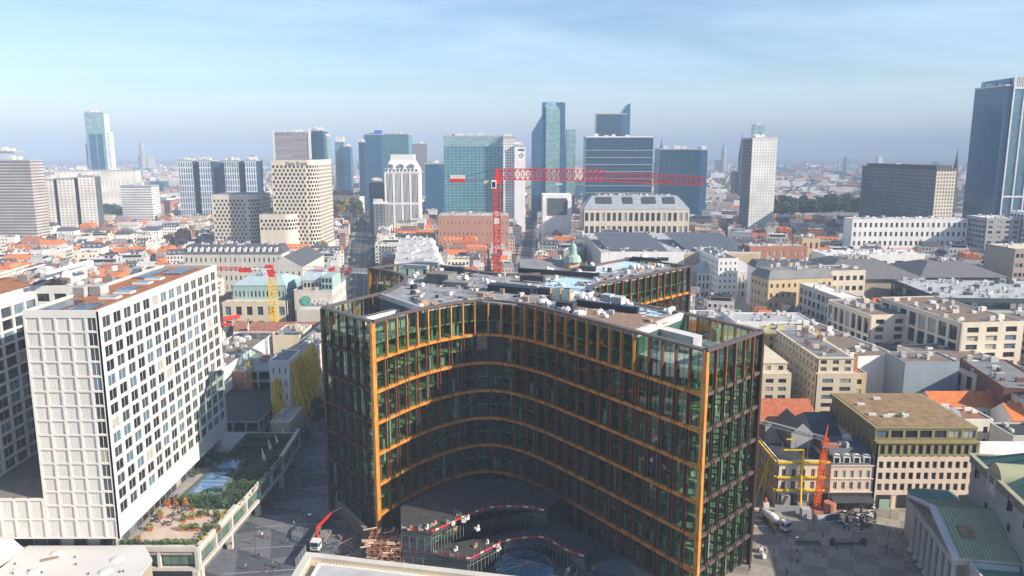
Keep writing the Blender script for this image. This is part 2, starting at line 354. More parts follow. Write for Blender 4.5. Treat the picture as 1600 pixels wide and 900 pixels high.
# ================================================================== BRONZE AND GLASS TOWER
def catmull(pts, n=10):
    out = []
    for i in range(len(pts) - 1):
        p0 = Vector(pts[max(i - 1, 0)]); p1 = Vector(pts[i]); p2 = Vector(pts[i + 1]); p3 = Vector(pts[min(i + 2, len(pts) - 1)])
        for k in range(n):
            t = k / n
            out.append(tuple(0.5 * ((2 * p1) + (-p0 + p2) * t + (2 * p0 - 5 * p1 + 4 * p2 - p3) * t * t + (-p0 + 3 * p1 - 3 * p2 + p3) * t ** 3)))
    out.append(tuple(pts[-1])); return out
def resample(pts, n):
    d = [0.0]
    for a, c in zip(pts, pts[1:]): d.append(d[-1] + hypot(c[0] - a[0], c[1] - a[1]))
    out = []; j = 0
    for k in range(n + 1):
        s_ = d[-1] * k / n
        while j < len(d) - 2 and d[j + 1] < s_: j += 1
        t = (s_ - d[j]) / max(d[j + 1] - d[j], 1e-9); out.append((pts[j][0] + (pts[j + 1][0] - pts[j][0]) * t, pts[j][1] + (pts[j + 1][1] - pts[j][1]) * t))
    return out, d[-1]
ZT = 60.0
pA, pB = P(582, 505, ZT), P(505, 482, ZT); pC, pD = P(577, 420, ZT), P(664, 410, ZT); pE, pF = P(985, 405, ZT), P(1077, 417, ZT); pG, pH = P(1190, 520, ZT), P(1103, 550, ZT)
# seen from outside, left to right along each run
runs = [
    ('front', [pA] + [P(u, v, ZT) for u, v in ((640, 488.5), (690, 478), (740, 471.5), (777, 471.5), (809, 475), (846, 482), (890, 493), (940, 506), (1000, 522), (1050, 535.5))] + [pH]),
    ('right_end', [pH, pG]),
    ('right', [pG] + [P(u, v, ZT) for u, v in ((1135, 506), (1075, 492), (995, 476.5), (945, 464), (927, 457), (922, 451), (932, 445.5), (957, 440), (995, 433.5), (1026, 427))] + [pF]),
    ('right_back_end', [pF, pE]),
    ('back', [pE] + [P(u, v, ZT) for u, v in ((930, 415), (875, 424), (840, 428), (800, 430), (760, 427), (704, 418.5))] + [pD]),
    ('left_back_end', [pD, pC]),
    ('left', [pC] + [P(u, v, ZT) for u, v in ((610, 425), (630, 431), (634, 437), (630, 443), (616, 451), (599, 458.5), (560, 468))] + [pB]),
    ('left_end', [pB, pA])]
hero = thing('office_tower', 'dark glass tower with bronze fins and orange bands, curved cross plan, in the centre', 'office building', (3, 235, 0))
BAY = 4.15
LV = [ZT - 9.3] + [ZT - 9.3 - 8.45 * i for i in range(1, 6)]   # band heights
M_heroM = [M_bronze, M_bronze_d, M_bronze_rim, M_finb]; M_black_in = mat('fin_infill', (.012, .010, .009), .6)
fin_n = [0]; pane_n = [0]; poly_all = []; fin_rest = MB(); pane_rest = MB(); blind = MB()
RUN = {}
for rn, pts in runs:
    cp = catmull(pts, 8) if len(pts) > 2 else pts
    dd, ln = resample(cp, max(2, 1)); nb = max(3, round(ln / BAY)); rp, ln = resample(cp, nb)
    RUN[rn] = (rp, cp); poly_all += rp[:-1]
# outline as built is a polygon with one vertex per bay, clockwise seen from above? make CCW
def area(p): return sum(p[i][0] * p[(i + 1) % len(p)][1] - p[(i + 1) % len(p)][0] * p[i][1] for i in range(len(p))) / 2
OUT = poly_all if area(poly_all) > 0 else poly_all[::-1]
def offset(poly, d):
    n = len(poly); r = []
    for i in range(n):
        a, b_, c = Vector(poly[i - 1]), Vector(poly[i]), Vector(poly[(i + 1) % n])
        e1 = (b_ - a).normalized(); e2 = (c - b_).normalized(); n1 = Vector((-e1.y, e1.x)); n2 = Vector((-e2.y, e2.x)); k = n1 + n2
        k = k.normalized() / max(0.5, k.normalized().dot(n1)); r.append(tuple(b_ + k * d))
    return r
visible = {'front': 1, 'right_end': 1, 'left_end': 1}
semi = {'left': 1, 'right': 1}
def unit_box(w, d, h, m, name):
    def f():
        b_ = MB(); b_.box(-w / 2, w / 2, -d, 0, 0, h); return b_.mesh(name, [m])
    return qmesh((name, round(w, 2), round(d, 2), round(h, 2), m.name), f)
hl = hero.location
def at_h(me, name, x, y, z, a): inst(me, name, hero, (x - hl.x, y - hl.y, z - hl.z), a)
for rn, (rp, cp) in RUN.items():
    band = {}; vis = rn in visible
    for i in range(len(rp) - 1):
        F, ln = frame(*rp[i], *rp[i + 1]); a = atan2(F[3], F[2])
        for li in range(7):
            zt = ZT if li == 0 else LV[li - 1] - 1.0; zb = LV[li] if li < 6 else 1.2
            # glass pane of this bay
            if vis and pane_n[0] < 296:
                gk = random.choice((0, 0, 0, 0, 1, 1, 2))
                def f(w=round(ln, 1), h=zt - zb):
                    b_ = MB(); b_.poly([(0, 0, 0), (w, 0, 0), (w, 0, h), (0, 0, h)]); return b_.mesh('glass_pane', [(M_glassH, M_glassH2, M_glassH3)[gk]])
                at_h(qmesh(('hp', round(ln, 1), round(zt - zb, 1), gk), f), 'glass_pane', F[0] - F[4] * .25, F[1] - F[5] * .25, zb, a); pane_n[0] += 1
            else:
                x, y = F[0] - F[4] * .25, F[1] - F[5] * .25
                pane_rest.poly([(x, y, zb), (x + F[2] * ln, y + F[3] * ln, zb), (x + F[2] * ln, y + F[3] * ln, zt), (x, y, zt)], random.choice((0, 0, 0, 0, 1, 1, 2)))
            # fins
            offs = (0.0,) if li == 0 else (-0.48, 0.48)
            for o_ in offs:
                if i == 0 and o_ <= 0: continue
                w, d = (0.34, 0.80) if li == 0 else (0.15, 0.48)
                if vis and fin_n[0] < 298 and (rn == 'front' or li < 3):
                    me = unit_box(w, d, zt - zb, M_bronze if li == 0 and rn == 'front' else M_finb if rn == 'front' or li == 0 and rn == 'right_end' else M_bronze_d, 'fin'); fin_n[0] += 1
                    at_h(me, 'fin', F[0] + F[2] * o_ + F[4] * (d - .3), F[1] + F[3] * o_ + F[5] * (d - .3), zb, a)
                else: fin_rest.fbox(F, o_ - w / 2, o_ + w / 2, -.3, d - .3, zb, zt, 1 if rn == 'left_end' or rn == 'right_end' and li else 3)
            if li > 0 and i > 0: fin_rest.fbox(F, -0.40, 0.40, -.2, -.08, zb, zt, 4); [fin_rest.fbox(F, q - .07, q + .07, .2, .62, zt, zt + 1.0, 1) for q in (-.5, .5)]       # dark infill between the pair
            fin_rest.fbox(F, ln * .5 + (0.2 if li else 0) - .04, ln * .5 + (0.2 if li else 0) + .04, -.26, -.16, zb, zt, 1)
            if li < 6:
                bd = band.setdefault(li, MB()); dep = 0.55 if rn == 'front' else 0.4
                bd.fbox(F, -0.02, ln + 0.02, -.5, dep, LV[li] - .88, LV[li] - .1, 0 if rn in ('front', 'left', 'right') else 2 if rn == 'right_end' else 1)  # left end: its shade is put into darker bronze bands and fins
            # blinds and boards standing behind some panes
            for _q in range(random.choice((0, 0, 1, 1, 2)) if li else random.choice((0, 0, 1))):
                q = random.uniform(0.3, ln - 1.5); blind.fbox(F, q, q + random.choice((0.6, 0.9, 1.2)), -1.0, -.95, zb + (random.choice((0, 4)) if zt - zb > 8 else 0), zb + random.choice((3.4, 3.4, 7.4)), random.choice((0, 0, 1)))
    for li, bd in band.items(): bd.obj('band', [M_bronze, M_bronze_d, M_bronze_rim], hero)
    # top rim follows the run
    rm = MB()
    for i in range(len(rp) - 1):
        F, ln = frame(*rp[i], *rp[i + 1]); rm.fbox(F, -.05, ln + .05, -.9, .62, ZT, ZT + .55, 2)
    rm.obj('roof_rim', M_heroM, hero)
for p, dm, wd in ((pA, 0, 1.1), (pH, 0, 1.05), (pB, 1, 1.1), (pG, 1, 1.0), (pC, 0, 1.0), (pF, 1, 1.0), (pD, 1, 1), (pE, 1, 1)):
    q = Vector((p[0] - 3, p[1] - 235)).normalized() * 0.15
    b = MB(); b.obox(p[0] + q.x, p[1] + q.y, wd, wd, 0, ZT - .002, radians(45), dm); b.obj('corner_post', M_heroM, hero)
fin_rest.obj('fin', M_heroM + [M_black_in], hero, kind='stuff'); pane_rest.obj('glass_pane', [M_glassH, M_glassH2, M_glassH3], hero, kind='stuff')
blind.obj('blind', [M_blind, M_int_green], hero, kind='stuff')
INN = offset(OUT, 0.8)
# floor slabs
sl = MB()
for k in range(0, 14):
    z = ZT - 9.3 - 1.0 - 8.45 * (k // 2) + (4.3 if k % 2 else 0.0)
    if z > ZT - 5 or z < 1: continue
    sl.prism(INN, z, z + 0.4, 0, 0)
sl.obj('floor_slab', [M_int_slab], hero)
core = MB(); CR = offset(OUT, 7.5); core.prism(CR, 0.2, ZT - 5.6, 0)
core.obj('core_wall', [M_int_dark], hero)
co = MB()
for p in offset(OUT, 2.6)[::2]: co.obox(p[0], p[1], .6, .6, .3, ZT - 5.4, .4, 0)
for p in offset(OUT, 4.6):
    for k in range(13):
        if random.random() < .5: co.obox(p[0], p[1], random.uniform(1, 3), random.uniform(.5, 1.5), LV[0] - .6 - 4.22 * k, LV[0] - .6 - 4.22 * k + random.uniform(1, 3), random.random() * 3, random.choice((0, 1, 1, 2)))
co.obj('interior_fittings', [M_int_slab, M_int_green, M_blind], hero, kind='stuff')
# roof decks: four terraces at the wing ends (lower) and the main roof
def cut_idx(rp, u, v):
    x, y = P(u, v, ZT); return min(range(len(rp)), key=lambda i: (rp[i][0] - x) ** 2 + (rp[i][1] - y) ** 2)
fr = RUN['front'][0]; ri = RUN['right'][0]; le = RUN['left'][0]; bk = RUN['back'][0]
i1, i2 = cut_idx(fr, 674, 482), cut_idx(fr, 997, 521); j1 = cut_idx(ri, 1078, 493); j2 = cut_idx(ri, 1057, 419); k1, k2 = cut_idx(le, 630, 442), cut_idx(le, 600, 458); m1, m2 = cut_idx(bk, 975, 406), cut_idx(bk, 690, 416)
main = fr[i1:i2 + 1] + ri[j1:j2 + 1] + bk[m1:m2 + 1] + le[k1:k2 + 1]
main = main if area(main) > 0 else main[::-1]
M_deck = mat('roof_membrane', (0.27, 0.27, 0.27), 0.8, var=0.45, scale=0.35)
b = MB(); b.prism(offset(main, .2), ZT - .9, ZT - .25, 0); b.prism(offset(main, .5), ZT - 5.4, ZT - .9, 1)
b.obj('roof_deck', [M_deck, M_int_dark], hero)
b = MB(); b.prism(offset(OUT, .7), ZT - 5.6, ZT - 5.2, 0); b.obj('terrace_deck', [mat('terrace_slab', (.42, .42, .40), .9, var=.2)], hero)
def wall_line(p, q, z0, z1, th, mats, name, par):
    F, l = frame(*p, *q); w = MB(); w.fbox(F, 0, l, -th, 0, z0, z1); return w.obj(name, mats, par)
wall_line(fr[i1], le[k2], ZT - 1.0, ZT + .45, .9, M_steel, 'roof_edge', hero)
wall_line(fr[i2], ri[j1], ZT - 1.0, ZT + .5, 1.4, M_unit, 'roof_edge', hero)
wall_line(fr[i1], le[k2], ZT - 5.2, ZT - 1.0, .4, mat('terrace_wall', (.12, .13, .14), .7), 'terrace_wall', hero)
wall_line(ri[j1], fr[i2], ZT - 5.2, ZT - 1.0, .4, mat('terrace_wall_green', (.05, .12, .09), .3, spec=.8), 'terrace_wall', hero)
# ---- things on the roof
RZ = ZT - .25
def ron(u, v, z=RZ): return P(u, v, z)
def rbox(u, v, w, d, h, a, m, name, label, cat, group=None, z=RZ, slats=0, m2=None):
    x, y = ron(u, v, z); b_ = MB(); b_.obox(x, y, w, d, z + .25, z + h, a, 0)
    for sx in (-.4, .4):
        for sy in (-.4, .4): b_.obox(x + sx * w * cos(a) - sy * d * sin(a), y + sx * w * sin(a) + sy * d * cos(a), .15, .15, z, z + .25, a, 1)
    b_.obox(x, y, w * 1.03, d * 1.05, z + h, z + h + .08, a, 2)
    for k in range(slats):
        t = (k + .5) / slats - .5; b_.obox(x + t * w * .96 * cos(a), y + t * w * .96 * sin(a), .08, d * 1.06, z + .5, z + h - .3, a, 1)
    return solo(b_, name, [m, M_frame_dark, m2 or m], label, cat, group)
A1 = atan2(fr[i2][1] - fr[i2 - 5][1], fr[i2][0] - fr[i2 - 5][0]); A0 = atan2(fr[6][1] - fr[0][1], fr[6][0] - fr[0][0])
AL = atan2(pA[1] - pB[1], pA[0] - pB[0])
rbox(690, 441, 8, 7, 3.2, -.35, mat('plant_room', (.16, .155, .145), .8, var=.3), 'plant_room', 'grey panelled plant room on the left of the roof deck', 'plant room', slats=8)
rbox(715, 447, 9, 4, 1.5, -.35, M_grey, 'plant_room', 'low dark annex to the right of the panelled plant room', 'plant room')
for u, v, w, d, h, a, lab in ((650, 421, 10, 2, 1.7, -.35, 'nearer of two long grey units on the back left wing'), (668, 416, 10, 2, 1.7, -.35, 'farther of two long grey units on the back left wing')):
    rbox(u, v, w, d, h, a, M_steel, 'air_unit', lab, 'air unit', slats=10)
for u, v, w, d, h, a, lab in ((710, 427, 7.5, 1.8, 2.2, -.35, 'navy container by the rim of the back left wing'), (800, 456, 15, 4.6, 2.0, -.5, 'large navy trough box at the middle of the roof'), (872, 431, 30, 1.0, 1.8, -.42, 'long black wall running across the middle of the roof'), (885, 484, 5, 3, 2.2, -.5, 'black bin beside the glass crate on the roof'),
                              (858, 460, 7, 2.4, 1.9, -.4, 'black box at the left end of the blue membrane'), (948, 484, 19, 1.6, 1.7, -.62, 'long navy duct box behind the timber deck'), (832, 441, 8, 2.5, 2.2, -.3, 'black plant box beside the grey pipes'), (1010, 409, 12, 1.5, 1.5, -.6, 'long navy box at the end of the back right wing'), (918, 424, 6, 2.2, 1.8, -.3, 'black box amid materials on the back right wing')):
    rbox(u, v, w, d, h, a, M_navy if 'navy' in lab else M_black, 'plant_box', lab, 'plant box')
for u, v, w, d, h, a, lab in ((949, 472, 3.0, 2.8, 2.2, -.6, 'left grey wrapped crate on the navy duct box'), (966, 476, 3.0, 2.8, 2.2, -.6, 'right grey wrapped crate on the navy duct box')):
    rbox(u, v, w, d, h, a, M_grey_l, 'wrapped_crate', lab, 'crate', 'wrapped crates on the roof', z=RZ + 1.2)
x, y = ron(876, 470); b = MB()
b.obox(x, y, 6.0, .2, RZ, RZ + 3.4, -.45, 0); b.obox(x + .3, y + .8, 6.0, .2, RZ, RZ + 3.4, -.45, 0)
for t in (-3, 0, 3): b.obox(x + t * cos(-.45), y + t * sin(-.45), .2, 1.8, RZ, RZ + 3.6, -.45, 1)
solo(b, 'glass_crate', [mat('pane_stack', (.42, .55, .50), .3, spec=.8), M_wood], 'upright crate of pale glass panes beside the white bags on the roof', 'crate')
# blue membrane areas, timber deck, membrane strips
def sheet(pix, z, m, name, label, cat, h=.06):
    pl = [P(u, v, z) for u, v in pix]; pl = pl if area(pl) > 0 else pl[::-1]
    b_ = MB(); b_.prism(pl, z, z + h); return solo(b_, name, m, label, cat)
sheet([(852, 441), (880, 433), (935, 440), (918, 447), (915, 456), (925, 463), (880, 463), (852, 452)], RZ + .01, M_blue_mem, 'membrane', 'wide pale blue insulation membrane in the middle of the roof', 'roof membrane')
sheet([(880, 430), (960, 407), (984, 409), (1000, 412), (925, 431)], RZ + .01, M_blue_mem, 'membrane', 'pale blue membrane strip along the back right wing', 'roof membrane')
sheet([(900, 424), (962, 410), (978, 413), (918, 428)], RZ + .1, M_unit, 'membrane', 'white sheet lying on the blue strip of the back right wing', 'roof membrane')
sheet([(960, 474), (1035, 490), (1020, 497), (945, 480)], RZ + .01, M_blue_mem, 'membrane', 'pale blue membrane strip behind the timber deck', 'roof membrane')
tm = thing('timber_deck', 'brown timber boards laid along the near right wing', 'timber deck', (*ron(930, 500), RZ))
q0, q1, q2, q3 = [Vector(ron(u, v)) for u, v in ((862, 484), (990, 518), (1052, 500), (905, 476))]
for k in range(26):
    t0, t1 = k / 26, (k + .86) / 26; a_, b_, c_, d_ = q0.lerp(q1, t0), q0.lerp(q1, t1), q3.lerp(q2, t1), q3.lerp(q2, t0)
    m_ = MB(); m_.prism([tuple(a_), tuple(b_), tuple(c_), tuple(d_)], RZ, RZ + .12 + .05 * random.random()); m_.obj('board', M_wood_d, tm)
for k, (u0, v0, u1, v1) in enumerate(((966, 483, 1040, 499), (968, 478, 1045, 493))):
    b = MB(); a_ = ron(u0, v0); c_ = ron(u1, v1); b.tube((*a_, RZ + .9), (*c_, RZ + .9), .15); 
    for t in (0, .25, .5, .75, 1): x, y = a_[0] + (c_[0] - a_[0]) * t, a_[1] + (c_[1] - a_[1]) * t; b.tube((x, y, RZ), (x, y, RZ + .9), .08)
    solo(b, 'guard_rail', M_steel, ('nearer' if k == 0 else 'farther') + ' dark guard rail over the blue strip behind the timber deck', 'rail')
def bagmesh(seed):
    rnd = random.Random(seed); b_ = MB(); b_.lathe([(0.1, 0), (.55, .05), (.68, .5), (.6, .95), (.25, 1.1), (.12, 1.25)], n=7)
    b_.v = [(x * rnd.uniform(.8, 1.2), y * rnd.uniform(.8, 1.2), z * rnd.uniform(.85, 1.15)) for x, y, z in b_.v]; return b_.mesh('builders_bag', [M_bag])
BAG = [bagmesh(i) for i in range(4)]
bags = [(856, 478), (862, 480), (868, 482), (846, 476), (852, 475), (874, 484), (880, 487), (886, 488), (897, 463), (903, 465), (909, 466), (915, 468), (921, 466), (892, 466), (927, 470), (899, 494), (905, 495), (911, 493), (938, 489), (943, 492), (934, 492), (947, 497), (980, 477), (986, 479), (978, 475), (1039, 488), (1045, 490), (1050, 488), (990, 420), (997, 419), (1003, 421), (1012, 419), (1018, 420), (1028, 416), (1034, 417), (1004, 404), (1024, 407), (1008, 403), (648, 434), (642, 446), (652, 430), (660, 448), (704, 462), (760, 443), (770, 446), (905, 427), (700, 433), (728, 438), (745, 456), (925, 417), (856, 424), (862, 425)]
for i, (u, v) in enumerate(bags):
    x, y = ron(u, v); s_ = random.uniform(.85, 1.5)
    near = 'blue strip' if u > 965 and v > 470 else 'back right wing' if v < 432 and u > 850 else 'timber deck' if v > 485 else 'glass crate' if u > 840 else 'panelled plant room'
    tag(inst(BAG[i % 4], 'builders_bag', None, (x, y, RZ), random.random() * 6, (s_, s_, s_)), 'white builders bag standing on the roof near the ' + near, 'bag', 'white bags near the ' + near)
cl = [M_wood, M_unit, M_steel, M_navy, M_grey_l, M_wood, M_black]; cn = ['wooden', 'off white', 'grey metal', 'navy', 'pale grey', 'wooden', 'black']
for i in range(210):
    for _ in range(20):
        u = random.uniform(640, 1040); t = random.random(); v = random.uniform(414, 512)
        x, y = ron(u, v)
        ins = False; j = len(main) - 1
        for k in range(len(main)):
            if (main[k][1] > y) != (main[j][1] > y) and x < (main[j][0] - main[k][0]) * (y - main[k][1]) / (main[j][1] - main[k][1]) + main[k][0]: ins = not ins
            j = k
        if ins and not (v > 480 and u < 1000 and random.random() < .8): break
    else: continue
    c = random.randrange(7); w, d, h = random.uniform(.5, 2.4), random.uniform(.4, 1.4), random.uniform(.2, 1.5)
    z0 = RZ; b_ = MB(); a = random.choice((-.45, .6, -.45 + pi / 2)) + random.uniform(-.1, .1)
    if i % 4 == 0:
        for k in range(4): b_.obox(x + k * .28 * sin(a), y - k * .28 * cos(a), w * 1.8, .16, z0 + .01 * k, z0 + .2 + .05 * (k % 2), a)
        nm, lb = 'plank_stack', 'planks'
    else: b_.obox(x, y, w, d, z0, z0 + h, a); b_.obox(x, y, w * 1.06, d * 1.06, z0 + h * .82, z0 + h * .9, a); nm, lb = 'material_crate', 'crate'
    zone = 'left of the plant room' if u < 690 else 'between plant room and navy trough' if u < 800 else 'around the blue membrane' if u < 930 else 'toward the right wings'
    solo(b_, nm, cl[c], '%s %s lying on the roof %s' % (cn[c], lb, zone), lb, '%s %s %s' % (cn[c], lb, zone))
for i in range(16):
    u, v = random.uniform(690, 960), random.uniform(424, 478); x, y = ron(u, v); a = random.choice((-.5, .7, -.45)); l = random.uniform(4, 12); b = MB(); b.tube((x - l / 2 * cos(a), y - l / 2 * sin(a), RZ + .5), (x + l / 2 * cos(a), y + l / 2 * sin(a), RZ + .5), .22, 6)
    for t_ in (-.4, 0, .4): b.obox(x + t_ * l * cos(a), y + t_ * l * sin(a), .15, .5, RZ, RZ + .4, a)
    solo(b, 'roof_pipe', [M_steel, M_grey_l][i % 2], '%s pipe run on low brackets across the tower roof' % ('silver', 'pale grey')[i % 2], 'pipe', '%s pipe runs on the tower roof' % ('silver', 'pale grey')[i % 2])
for i in range(40):
    rp_, cp_ = RUN['front']; k = random.randrange(4, len(rp_) - 6); x, y = rp_[k]; q = Vector((3 - x, 235 - y)).normalized(); x += q.x * 1.6; y += q.y * 1.6
    if i < 30:
        x, y = rp_[4 + i % (len(rp_) - 10)]; x += q.x * 1.1; y += q.y * 1.1; b = MB(); b.tube((x, y, RZ), (x, y, RZ + 1.5), .045, 4); solo(b, 'edge_post', M_steel, 'thin guard post standing along the front rim of the tower roof', 'guard post', 'guard posts along the front roof rim')
# terrace units near the left end: two long white coolers with black fan rows, and lower ones
for u, v, w, lab, k in ((592, 488, 15, 'farther long white cooler with a row of fans on the left terrace', 12), (608, 494, 15, 'nearer long white cooler with a row of fans on the left terrace', 12)):
    x, y = P(u, v, ZT - 1.6); t = thing('cooler', lab, 'cooling unit', (x, y, ZT - 5.2)); b = MB(); aa = A0
    b.obox(x, y, w, 2.2, ZT - 4.6, ZT - 1.9, aa, 0)
    for q in (-.45, -.15, .15, .45): b.obox(x + q * w * cos(aa), y + q * w * sin(aa), .2, 2, ZT - 5.2, ZT - 4.6, aa, 1)
    b.obj('casing', [M_unit, M_frame_dark], t)
    for q in range(k):
        f = MB(); tt = ((q + .5) / k - .5) * w * .95; f.lathe([(.48, 0), (.5, .14), (.38, .16), (0, .1)], n=8); fm = f.mesh('fan', [M_black]); inst(fm, 'fan', t, (tt * cos(aa), tt * sin(aa), ZT - 1.9 - (ZT - 5.2)))
for u, v, w, d, h, lab in ((618, 504, 9, 2.2, 2.6, 'low white cabinet at the rim of the left terrace'), (650, 494, 8, 2.2, 2.4, 'white cabinet under the end of the left terrace wall')):
    rbox(u, v + 10, w, d, h, A0, M_unit, 'cabinet', lab, 'cabinet', z=ZT - 5.2)
rbox(1062, 545, 11, 3.2, 4.2, A1, M_grey_l, 'cooler_housing', 'long pale grey open topped housing on the right terrace', 'cooling unit', z=ZT - 5.2, m2=M_unit)
# ================================================================== WHITE GRID TOWER
M_whiteD = mat('white_grid', (0.60, 0.585, 0.55), 0.7, var=0.04, scale=0.2, streak=True)
wt = thing('white_tower', 'tall white tower with a square grid of windows and blank ribbed panels, far left', 'hotel tower', (-100, 200, 12))
X0, X1, Y0, Y1, ZB, ZW = -108.0, -91.4, 165.7, 235.0, 14.0, 68.0
g = MB(); g.box(X0 + .35, X1 - .62, Y0 + .62, Y1 - .35, ZB, ZW - 1.0, 0)
gr = MB(); F1 = (X0, Y0, 1, 0, 0, -1); cw = 3.36; nr = 14; rh = (ZW - 1.4 - ZB - 4.6) / nr
# front: ribs, panels, one window column
for c in range(6):
    a = c * cw if c < 5 else X1 - X0 - .55
    gr.fbox(F1, a if c else 0, a + (.5 if c < 5 else .55), -.35, 0, ZB, ZW)
for r in range(nr + 2):
    z = ZB + (0 if r == 0 else 4.6 + rh * (r - 1)); gr.fbox(F1, 0.003, X1 - X0 - .003, -.35, -.003, z, z + (.42 if r <= nr else ZW - z))
F2 = (X1, Y0, 0, 1, 1, 0); LY = Y1 - Y0
panes = []; facade(gr, panes, F2, LY, ZB, ZW, 14, 14, .78, .78, .32, m0=1.2, m1=.8, base=4.8, top=1.2)
gr.box(X0, X0 + .35, Y0 + .4, Y1, ZB, ZW); gr.box(X0, X1 - .4, Y1 - .35, Y1, ZB, ZW)
g.obj('body', M_whitepanel, wt); gr.obj('grid', M_whiteD, wt)
def ribpanel(w, h):
    def f():
        b = MB(); b.box(0, w, -.18, .12, 0, h)
        for k in range(6): b.box(w * (k + .2) / 6, w * (k + .75) / 6, -.22, -.18, .1, h - .1)
        return b.mesh('panel', [M_whitepanel])
    return qmesh(('rib', round(w, 2), round(h, 2)), f)
wl = wt.location
for c in range(4):
    for r in range(nr + 1):
        z = ZB + .42 + (0 if r == 0 else 4.6 + rh * (r - 1)); h = (4.6 if r == 0 else rh) - .42
        inst(ribpanel(cw - .5, h), 'panel', wt, (X0 + c * cw + .5 - wl.x, Y0 + .5 - wl.y, z - wl.z))
inst(ribpanel(2.4, 4.18), 'panel', wt, (X0 + 4 * cw + .5 - wl.x, Y0 + .5 - wl.y, ZB + .42 - wl.z))
for r in range(nr):
    z = ZB + .42 + 4.6 + rh * r; panes.append((F1, 4 * cw + .6, X1 - X0 - .65, -.25, z, z + rh - .42))
place_panes(panes, wt, wts=(6, 4, .5, 3))
rf = MB(); rf.box(X0 + .3, X1 - .3, Y0 + .3, Y1 - .3, ZW - 1.0, ZW - .5); rf.obj('roof', M_rust, wt)
pp = MB(); pp.box(X0, X1, Y0, Y0 + .6, ZW, ZW + .25); pp.box(X0, X1, Y1 - .6, Y1, ZW, ZW + .25); pp.box(X0, X0 + .6, Y0 + .6, Y1 - .6, ZW, ZW + .25); pp.box(X1 - .6, X1, Y0 + .6, Y1 - .6, ZW, ZW + .25)
pp.obj('parapet', M_whiteD, wt)
# rear slab and link of the same building
F3 = (-126, 120, 0, 1, 1, 0); g = MB(); pn = []
facade(g, pn, F3, 95, 24, ZW, 19, 13, .86, .82, .5, top=3.2); g.box(-146, -126.5, 120, 215, 14, ZW - .6)
FL = (-126.0, 199, 1, 0, 0, -1); facade(g, pn, FL, 18, 24, ZW, 4, 13, .74, .66, .4, top=1.6); g.box(-126, -108.05, 199.4, 216, 24, ZW - .6)
g.obj('rear_slab', M_whiteD, wt)
place_panes(sorted([p for p in pn if 150 < p[0][1] + p[0][3] * p[1] < 206], key=lambda p: p[0][1]), wt, wts=(5, 5, .8, 3), limit=80)
b = MB(); b.box(-146, -126.2, 120, 214.8, ZW - .6, ZW - .4); b.box(-126, -108.1, 199.6, 215.8, ZW - .6, ZW - .4); b.obj('roof', M_rust, wt)
# low front link with two rows of panels, dark courtyard roof behind it
b = MB(); b.box(-150, X0 - .01, Y0 + .35, 199, ZB, 23.4); b.obj('body', M_conc_d, wt)
FW = (-150, Y0, 1, 0, 0, -1); g = MB()
for c in range(13): g.fbox(FW, 42 - c * cw - .5, 42 - c * cw, -.35, 0, ZB, 24)
for z, h in ((ZB, .42), (ZB + 4.6, .42), (23.4, .6)): g.fbox(FW, 0, 41.99, -.35, -.003, z, z + h)
g.obj('grid', M_whiteD, wt)
for c in range(12):
    for z, h in ((ZB + .42, 4.18), (ZB + 5.02, 4.3)): inst(ribpanel(cw - .5, h), 'panel', wt, (X0 - .003 - (c + 1) * cw - wl.x, Y0 + .5 - wl.y, z - wl.z))
# recessed glazed storey
g = MB(); pn = []; facade(g, pn, (-150, Y0 + 2, 1, 0, 0, -1), 56, 10, 14, 18, 1, .9, .9, .2); facade(g, pn, (X1 - 2, Y0 + 2, 0, 1, 1, 0), 66, 10, 14, 20, 1, .9, .9, .2)
g.box(-150, X1 - 2.3, Y0 + 2.3, Y1 - 1, 10, 14); g.obj('recessed_storey', M_conc_d, wt); place_panes(pn, wt, limit=0)
# solar panels, skylights, plant on the roof
zr = ZW - .5
def solarray(x0, x1, y0, y1, nx, ny, lab):
    t = thing('solar_array', lab, 'solar panels', ((x0 + x1) / 2, (y0 + y1) / 2, zr)); w, d = (x1 - x0) / nx, (y1 - y0) / ny
    def f():
        b_ = MB(); b_.box(-w / 2 + .05, w / 2 - .05, -d / 2 + .05, d / 2 - .05, .25, .32); b_.box(-w / 2 + .3, w / 2 - .3, -.1, .1, 0, .25, 1); return b_.mesh('panel', [M_solar, M_steel])
    me = qmesh(('sol', round(w, 2), round(d, 2)), f)
    for i in range(nx):
        for j in range(ny): inst(me, 'panel', t, (x0 + (i + .5) * w - t.location.x, y0 + (j + .5) * d - t.location.y, 0))
solarray(-106.5, -101.5, 168, 180, 3, 6, 'left of two black solar arrays at the near end of the white tower roof')
solarray(-100.5, -95, 168, 177, 3, 5, 'right of two black solar arrays at the near end of the white tower roof')
solarray(-101.5, -97.5, 192, 200, 3, 4, 'small black solar array beside the skylights on the white tower')
solarray(-107, -103, 213, 230, 2, 8, 'long black solar array at the far end of the white tower roof')
solarray(-101.5, -96, 220, 232, 3, 6, 'black solar array at the far right corner of the white tower roof')
solarray(-140, -130, 166, 186, 4, 8, 'black solar array on the roof slab at the left edge of the photo')
for k, y in enumerate((184, 191, 205, 212)):
    x = -98 if k < 2 else -100; b = MB(); b.box(x - 2.2, x + 2.2, y - 1.5, y + 1.5, zr, zr + .5, 0); b.box(x - 1.9, x + 1.9, y - 1.2, y + 1.2, zr + .5, zr + .62, 1)
    solo(b, 'skylight', [M_whiteD, M_pane_sky], 'flat white framed skylight on the white tower roof, number %s from the near end' % ('one', 'two', 'three', 'four')[k], 'skylight')
